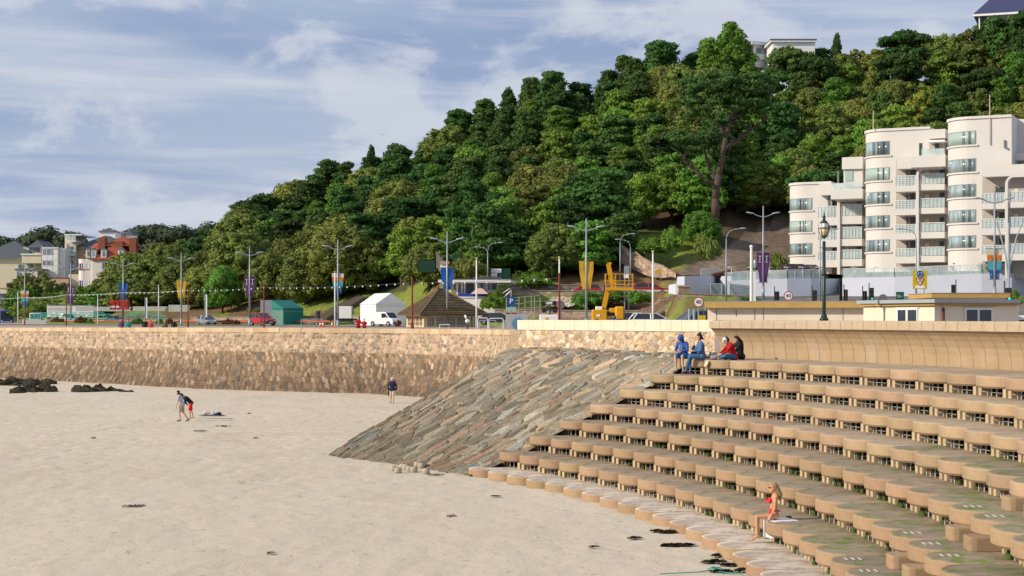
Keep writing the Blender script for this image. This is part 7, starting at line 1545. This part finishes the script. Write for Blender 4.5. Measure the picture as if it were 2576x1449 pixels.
    if hat:
        b = MB(); b.sph(h+up*.06-hd*.01, (.104,.104,.085), 14, 8); b.cap(h+up*.055+hd*.07+sd*.04, h+up*.045+hd*.15+sd*.02, .02, .012, 8); b.cap(h+up*.055+hd*.07-sd*.04, h+up*.045+hd*.15-sd*.02, .02, .012, 8); remesh(b, 'cap', hat, t, vox)
    return t
M_TEE = mat('pale_grey_tee',(.42,.42,.52),.85,.08,8); M_KHAKI = mat('khaki_cloth',(.40,.31,.21),.85,.08,8); M_NAVY = mat('navy_knit',(.018,.02,.06),.9,.15,12); M_STONEC = mat('stone_shorts',(.48,.42,.33),.85,.08,8)
M_BLACKC = mat('black_cloth',(.015,.017,.02),.9,.1,8); M_REDS = mat('red_shorts',(.62,.02,.02),.8,.08,8); M_DENIM = mat('blue_denim',(.045,.13,.30),.9,.2,10,.2); M_HOOD = mat('royal_blue_hoodie',(.045,.10,.33),.9,.12,10,.2); M_HOOD2 = mat('slate_blue_fleece',(.075,.14,.30),.9,.14,10,.2)
M_REDF = mat('red_fleece',(.36,.012,.015),.9,.1,10,.2); M_SHORTB = mat('bright_blue_shorts',(.03,.16,.46),.8,.1,8); M_CAPG = mat('pale_cap',(.60,.64,.68),.7,.05); M_GREYS = mat('grey_canvas_shoe',(.10,.13,.18),.7,.1); M_DKHAIR = mat('dark_hair',(.02,.012,.01),.6,.3,30,.4)
def sandp(x, y): D = H/((y-HY)/F); return G(x, D, 0)
# walkers on the sand
person('person in pale tee shirt and khaki shorts leaning forward on the sand', sandp(457,1059.5), R(180), dict(knL=(.10,.10,.50),knR=(-.05,-.10,.50),anL=(.06,.10,.08),anR=(-.36,-.12,.09),toL=(.22,.11,.03),toR=(-.22,-.12,.03),pelvis=(-.03,0,.94),hipL=(-.03,.09,.92),hipR=(-.03,-.09,.92),waist=(.02,0,1.08),chest=(.09,0,1.27),neck=(.16,0,1.43),head=(.22,0,1.58),shL=(.13,.18,1.38),shR=(.13,-.18,1.38),elL=(.17,.22,1.10),elR=(.14,-.22,1.10),wrL=(.24,.22,.86),wrR=(.18,-.2,.86)), 1.0, .012, top=M_TEE, sleeves='short', bottom=M_KHAKI, legs='short', shoes=M_GREYS, hair=M_DKHAIR)
person('person in black top and red shorts bending down behind the one in khaki', sandp(473,1055)+V3((.05,.3,0)), R(205), dict(knL=(.06,.10,.50),knR=(-.1,-.10,.49),anL=(.0,.12,.08),anR=(-.22,-.12,.08),toL=(.16,.13,.03),toR=(-.06,-.13,.03),pelvis=(-.06,0,.92),hipL=(-.06,.09,.90),hipR=(-.06,-.09,.90),waist=(.04,0,1.04),chest=(.20,0,1.18),neck=(.36,0,1.27),head=(.50,0,1.34),face=(.8,0,-.6),shL=(.30,.18,1.22),shR=(.30,-.18,1.22),elL=(.34,.24,.96),elR=(.20,-.24,.96),wrL=(.44,.22,.74),wrR=(.10,-.3,.84)), 1.0, .012, top=M_BLACKC, bottom=M_REDS, legs='short', hair=M_DKHAIR, shoes=None)
person('older person in white cap, navy jumper and stone shorts walking towards the steps', sandp(987,1014.5), R(-90), dict(knL=(.07,.08,.50),knR=(-.03,-.10,.49),anL=(.14,.08,.08),anR=(-.10,-.11,.10),toL=(.30,.09,.05),toR=(.05,-.12,.03),elL=(-.03,.27,1.13),elR=(-.05,-.28,1.13),wrL=(.05,.27,.88),wrR=(.0,-.30,.90)), 1.0, .012, slim=1.12, top=M_NAVY, bottom=M_STONEC, legs='short', shoes=mat('tan_shoe',(.25,.15,.10),.7), hat=M_CAPG)
t = thing('jacket','dark jacket and stick carried at the side of the walking older person','jacket',sandp(979,1013.5)+V3((-.03,0,.55))); b = MB(); b.cap((0,0,0),(.02,.0,.42),.05,.07); b.cap((.02,0,.05),(.04,0,.3),.07,.09); remesh(b,'cloth',M_BLACKC,t,.02); b = MB(); b.cyl((0,0,-.2),(0,0,.2),.015,n=6); b.build('stick',M_DKHAIR,t)
# things on the sand
o_ = sandp(531,1045.5)
b = MB(); b.add([(-.75,-.35,.01),(.6,-.4,.012),(.75,.35,.012),(-.55,.42,.01)],[(0,1,2,3)]); b.add([(-.75,-.35,.025),(.6,-.4,.027),(.75,.35,.027),(-.55,.42,.025)],[(0,1,2,3)]); o = b.build('beach_mat', mat('grey_mat',(.18,.17,.18),.9,.1)); put(o,o_); tag(o,'grey beach mat under the pile of clothes on the sand','mat')
def pile(nm, lb, cat, p, m, blobs, v=.02): b = MB(); [b.sph(c,r,8,6) for c,r in blobs]; o = remesh(b,nm,m,None,v,4); put(o,p); tag(o,lb,cat); return o
pile('beach_bag','white and tan beach bag lying on the grey mat','bag',o_+V3((-.34,0,.03)),mat('white_tan_bag',(.58,.52,.46),.8,.3,5),[((0,0,.12),(.2,.14,.12)),((.18,0,.12),(.14,.1,.08)),((.1,0,.2),(.1,.06,.07))])
pile('clothes_pile','pale blue folded clothes in the middle of the grey mat','clothes',o_+V3((.12,0,.03)),mat('pale_blue_cloth',(.40,.50,.62),.9,.15,6),[((0,0,.08),(.14,.12,.09)),((.02,0,.18),(.06,.06,.05))])
pile('dark_jacket','black jacket heaped at the right end of the grey mat','jacket',o_+V3((.45,0,.03)),M_BLACKC,[((0,0,.07),(.2,.14,.08)),((.02,0,.14),(.12,.1,.05)),((-.12,0,.05),(.14,.1,.06))])
# the group on the top terrace; local +x is where they face
Z1 = Zk(1)
def onrow(x, r): # point at picture column x on radius r
    D = circD(x, r); return G(x, D, 0)
seatA = onrow(1722, Rk(1)+.30); seatA.z = Z1
SITE = dict(pelvis=(0,0,.12),waist=(.04,0,.27),chest=(.12,0,.46),neck=(.20,0,.61),head=(.29,0,.74),face=(.75,0,-.65),shL=(.16,.19,.56),shR=(.16,-.19,.56),elL=(.22,.25,.32),elR=(.22,-.25,.32),wrL=(.44,.10,.26),wrR=(.44,-.10,.26),
  hipL=(.02,.09,.11),hipR=(.02,-.09,.11),knL=(.45,.16,.10),knR=(.45,-.14,.10),anL=(.52,.16,-.40),anR=(.50,-.14,-.40),toL=(.66,.18,-.46),toR=(.64,-.16,-.46))
pa = dict(SITE); pa.update(anL=(.40,.17,-.42),toL=(.52,.22,-.50),anR=(.42,-.1,-.42),toR=(.54,-.14,-.50))
t = person('person in royal blue hooded top and blue shorts sitting on the top row', seatA, R(-125), pa, 1.03, .011, top=M_HOOD, bottom=M_SHORTB, legs='short', shoes=M_GREYS, hood=True)
b = MB(); b.cyl((.315,.04,.52),(.36,.05,.30),.006,n=5); b.cyl((.315,-.03,.52),(.36,-.03,.34),.006,n=5); b.build('drawstrings', M_WHITE, t)
seatB = onrow(1765, Rk(1)+.38); seatB.z = Z1
pb = dict(SITE); pb.update(waist=(.02,0,.27),chest=(.04,0,.47),neck=(.05,0,.63),head=(.10,0,.79),face=(1,0,-.25),shL=(.05,.20,.57),shR=(.05,-.20,.57),elL=(.10,.27,.33),elR=(.16,-.25,.33),wrL=(.34,.12,.30),wrR=(.36,-.08,.30),knL=(.44,.05,.10),knR=(.40,-.17,.12),anL=(.58,.0,-.40),toL=(.72,.0,-.50),anR=(.36,-.19,-.38),toR=(.40,-.22,-.50))
person('person with dark tied-up hair, slate blue fleece and jeans on the top row', seatB, R(-172), pb, 1.04, .011, slim=1.12, top=M_HOOD2, bottom=M_DENIM, shoes=mat('dark_trainer',(.06,.07,.10),.7), hair=M_DKHAIR, hairstyle='bun')
pile('backpack','black backpack standing between the two people in blue','bag',onrow(1747,Rk(1)+.75)+V3((0,0,Z1)),M_BLACKC,[((0,0,.17),(.15,.13,.17)),((0,0,.36),(.12,.11,.12)),((-.02,-.02,.47),(.06,.05,.05))])
pc_ = dict(SITE); pc_.update(pelvis=(0,0,.11),waist=(.05,0,.26),chest=(.12,0,.44),neck=(.19,0,.59),head=(.29,0,.69),face=(.8,0,-.6),shL=(.14,.20,.54),shR=(.14,-.20,.54),elL=(.30,.26,.34),elR=(.32,-.22,.32),wrL=(.48,.10,.22),wrR=(.50,-.06,.22),knL=(.40,.28,.16),knR=(.40,-.26,.16),anL=(.52,-.06,.07),anR=(.40,.10,.07),toL=(.46,-.18,.05),toR=(.34,.22,.05),hipL=(.02,.1,.11),hipR=(.02,-.1,.11))
sc = onrow(1846, Rk(1)+.95); sc.z = Z1
person('person in red fleece, pale baseball cap and jeans sitting cross-legged on the top terrace', sc, R(-170), pc_, 1.03, .011, slim=1.1, top=M_REDF, bottom=M_DENIM, shoes=M_BLACKC, hair=M_BRHAIR, hat=M_CAPG)
sd_ = onrow(1865, Rk(1)+1.6); sd_.z = Z1
pd = dict(pc_); pd.update(chest=(.06,0,.45),neck=(.10,0,.60),head=(.20,0,.72),face=(.9,0,-.4))
person('person with long brown hair and dark top sitting against the curved wall', sd_, R(-165), pd, 1.03, .011, slim=.95, top=M_BLACKC, bottom=M_BLACKC, shoes=M_BLACKC, hair=M_BRHAIR, hairstyle='long')
pile('jacket_heap','beige and white jacket heaped beside the person in slate blue fleece','jacket',onrow(1794,Rk(1)+.8)+V3((0,0,Z1)),mat('beige_jacket',(.55,.47,.38),.9,.3,6),[((0,0,.10),(.17,.14,.11)),((.06,0,.20),(.09,.08,.09)),((-.1,0,.22),(.07,.06,.07))])
pile('striped_bag','soft striped grey bag in front of the beige jacket','bag',onrow(1799,Rk(1)+.42)+V3((0,0,Z1)),mat('striped_bag_cloth',(.24,.22,.24),.85,.5,9,stretch=(1,1,6)),[((0,0,.08),(.20,.14,.09)),((.08,0,.13),(.12,.1,.06))])
t = thing('water_bottle','clear plastic water bottle standing left of the person in red','bottle',onrow(1808,Rk(1)+.45)+V3((0,0,Z1))); b = MB(); b.cyl((0,0,0),(0,0,.20),.04,n=12); b.cyl((0,0,.20),(0,0,.27),.04,.014,12); b.build('bottle_body',mat('clear_plastic',(.6,.68,.75),.1,.05,spec=.6,alpha=.6),t,True); b = MB(); b.cyl((0,0,.27),(0,0,.29),.016,n=10); b.build('cap',M_SIGNB,t); b = MB(); b.cyl((0,0,.08),(0,0,.15),.041,n=12); b.build('label_band',M_SIGNR,t)
b = MB(); b.sph((0,0,0),(.16,.03,.11),14,8); o = b.build('sun_hat', mat('cream_straw',(.62,.52,.34),.9,.15,20), None, True); q = onrow(1777, Rk(1)-.10); put(o,(q.x,q.y,Z1-.13),R(-30)); o.rotation_euler = (R(-20),R(-35),R(-60)); tag(o,'cream straw hat resting against the slab edge by the jeans','hat')
# small wall finds on the seats
for k,(x,r,row,m,lb,cat) in enumerate(((1640/1,0,0,None,'',''),)): pass
# the bather
Z7 = Zk(7); sq = onrow(1950, Rk(7)+.30); sq.z = Z7
pw = dict(pelvis=(0,0,.12),waist=(.035,0,.31),chest=(.03,0,.46),neck=(.0,0,.62),head=(.05,0,.76),face=(1,0,-.08),shL=(.0,.155,.565),shR=(.0,-.155,.565),elL=(.03,.17,.30),elR=(.05,-.17,.30),wrL=(.13,.16,.10),wrR=(.15,-.16,.08),
  hipL=(0,.085,.11),hipR=(0,-.085,.11),knL=(.44,.085,.10),knR=(.40,-.075,.07),anL=(.43,.06,-.37),anR=(.40,-.05,-.37),toL=(.57,.055,-.46),toR=(.53,-.05,-.45))
t = person('person with long blonde hair, sunglasses and red bikini sitting on a white towel', sq, R(178), pw, 1.03, .007, skin=M_SKINT, hair=M_BLOND, hairstyle='long', slim=.80)
M_BIK = mat('red_bikini',(.62,.02,.035),.6,.15,20)
b = MB(); b.sph((.105,.062,.475),.062,12,8); b.sph((.105,-.062,.475),.062,12,8)
for z_ in (.455,.475,.495): b.tube([(.10+.03*math.cos(a)*0+.128*math.cos(a)*.0+.03+.105*math.cos(a), .138*math.sin(a), z_) for a in [2*PI*i/20 for i in range(21)]], .010, 6)
remesh(b,'bikini_top',M_BIK,t,.007)
b = MB(); b.tube([(.01+.118*math.cos(a), .165*math.sin(a), .245+.02*math.cos(a)) for a in [2*PI*i/20 for i in range(21)]], .016, 6); b.sph((.05,0,.12),(.10,.10,.08),12,8); b.cap((.1,0,.22),(.12,0,.12),.05,.05); remesh(b,'bikini_bottom',M_BIK,t,.007)
b = MB(); hp_ = V3((.05,0,.76)); b.sph(hp_+V3((.088,.032,.018)),(.014,.030,.021),10,6); b.sph(hp_+V3((.088,-.032,.018)),(.014,.030,.021),10,6); b.cyl(hp_+V3((.09,-.05,.022)),hp_+V3((.0,-.092,.02)),.005,n=5); b.cyl(hp_+V3((.09,.05,.022)),hp_+V3((.0,.092,.02)),.005,n=5); b.build('sunglasses',M_BLACK,t,True)
# towel
ang = R(178); b = MB(); vs = []; nu, nv = 14, 26
c_, s_ = math.cos(ang), math.sin(ang)
fr_u = Rk(7)
tv = []
for i in range(nu):
    for j in range(nv):
        u = -.30+.62*i/(nu-1); v = -.45+1.10*j/(nv-1)       # v: inland -> over the front edge
        x = v; z = .016+.004*math.sin(i*1.3+j*.9)
        edge = .24-.10*max(0,-u)*2
        if x > edge: z = .02-(x-edge)*1.0-.0; x = edge+.045+.012*math.sin(i*1.1); z = z-.01
        if x > edge and u < -.1: pass
        tv.append((x,u,z))
me = bpy.data.meshes.new('towel'); me.from_pydata(tv,[],[(i*nv+j,i*nv+j+1,(i+1)*nv+j+1,(i+1)*nv+j) for i in range(nu-1) for j in range(nv-1)]); me.materials.append(mat('white_towel',(.80,.78,.84),.95,.05,30,.3)); me.polygons.foreach_set('use_smooth',[True]*len(me.polygons)); o = bpy.data.objects.new('towel',me); COL.objects.link(o); sm = o.modifiers.new('s','SOLIDIFY'); sm.thickness = .012; put(o, sq+V3((.04,-.03,0)), R(200)); tag(o,'white towel hanging over the seat edge under the blonde bather','towel')
b = MB(); b.sph((0,0,.03),(.09,.05,.03),10,6); o = b.build('dark_pouch',M_BLACKC,None,True); put(o, onrow(1984,Rk(7)+.75)+V3((0,0,Z7))); tag(o,'small black pouch on the slab behind the blonde bather','pouch')
# promenade walkers seen over the wall
def walker(x, yhead, D, lb, top, bottom, hair, sleeves='long', rz=-90, sc_=1., run=False, slim=1.05):
    zb = zz(yhead,D)-1.76*sc_; p = G(x,D,zb)
    pose = dict(knL=(.12,.09,.52),anL=(.10,.09,.10),toL=(.26,.1,.06),knR=(-.05,-.09,.50),anR=(-.22,-.1,.13),toR=(-.10,-.11,.05))
    if run: pose.update(elL=(-.06,.27,1.18),wrL=(.16,.18,1.20),elR=(-.10,-.27,1.18),wrR=(.14,-.18,1.16))
    return person(lb, p, R(rz), pose, sc_, .022, slim=slim, top=top, sleeves=sleeves, bottom=bottom, hair=hair, shoes=M_BLACKC, group='people on the promenade behind the sea wall')
M_MAR = mat('plum_shirt',(.12,.07,.14),.9,.1); M_TEALS = mat('teal_shirt',(.02,.22,.24),.9,.1); M_PINK = mat('pink_shirt',(.55,.06,.12),.9,.1); M_RUNR = mat('red_running_vest',(.42,.015,.02),.8,.1); M_GRH = mat('grey_hair',(.25,.22,.2),.8,.2)
walker(305,802,172,'person in plum shirt strolling furthest left of the promenade walkers',M_MAR,M_BLACKC,M_DKHAIR); walker(323,804,170,'person in teal shirt strolling beside the plum-shirted one',M_TEALS,M_BLACKC,M_DKHAIR)
walker(365,802,167,'person in black top and white trousers on the promenade',M_BLACKC,M_STONEC,M_DKHAIR); walker(379,805,166,'person in pink shirt beside the one in black top',M_PINK,M_STONEC,M_BRHAIR)
walker(415,806,165,'person in olive top crouched among the promenade shrubs',mat('olive_top',(.10,.12,.04),.9),M_BLACKC,M_BRHAIR); walker(438,803,162,'person in black coat near the end of the grandstand',M_BLACKC,M_BLACKC,M_GRH)
walker(901,797.5,152,'runner in red vest, the taller of the two beside the white van',M_RUNR,M_BLACKC,M_GRH,'short',-80,1.02,True,1.15); walker(916,801.5,150,'shorter runner in red and black right behind the taller runner',M_RUNR,M_BLACKC,M_GRH,'short',-80,.92,True,1.15)
t = person('person standing on a balcony of the right-hand flats', W(2511,586,185.5)+V3((0,0,.1)), R(-110), None, 1., .03, top=M_BLACKC, bottom=M_DENIM, hair=M_DKHAIR)
t = person('person leaning on the upper balcony of the beige town block', W(178,606,408.5), R(-100), None, 1., .03, top=M_BLACKC, bottom=M_BLACKC, hair=M_DKHAIR)
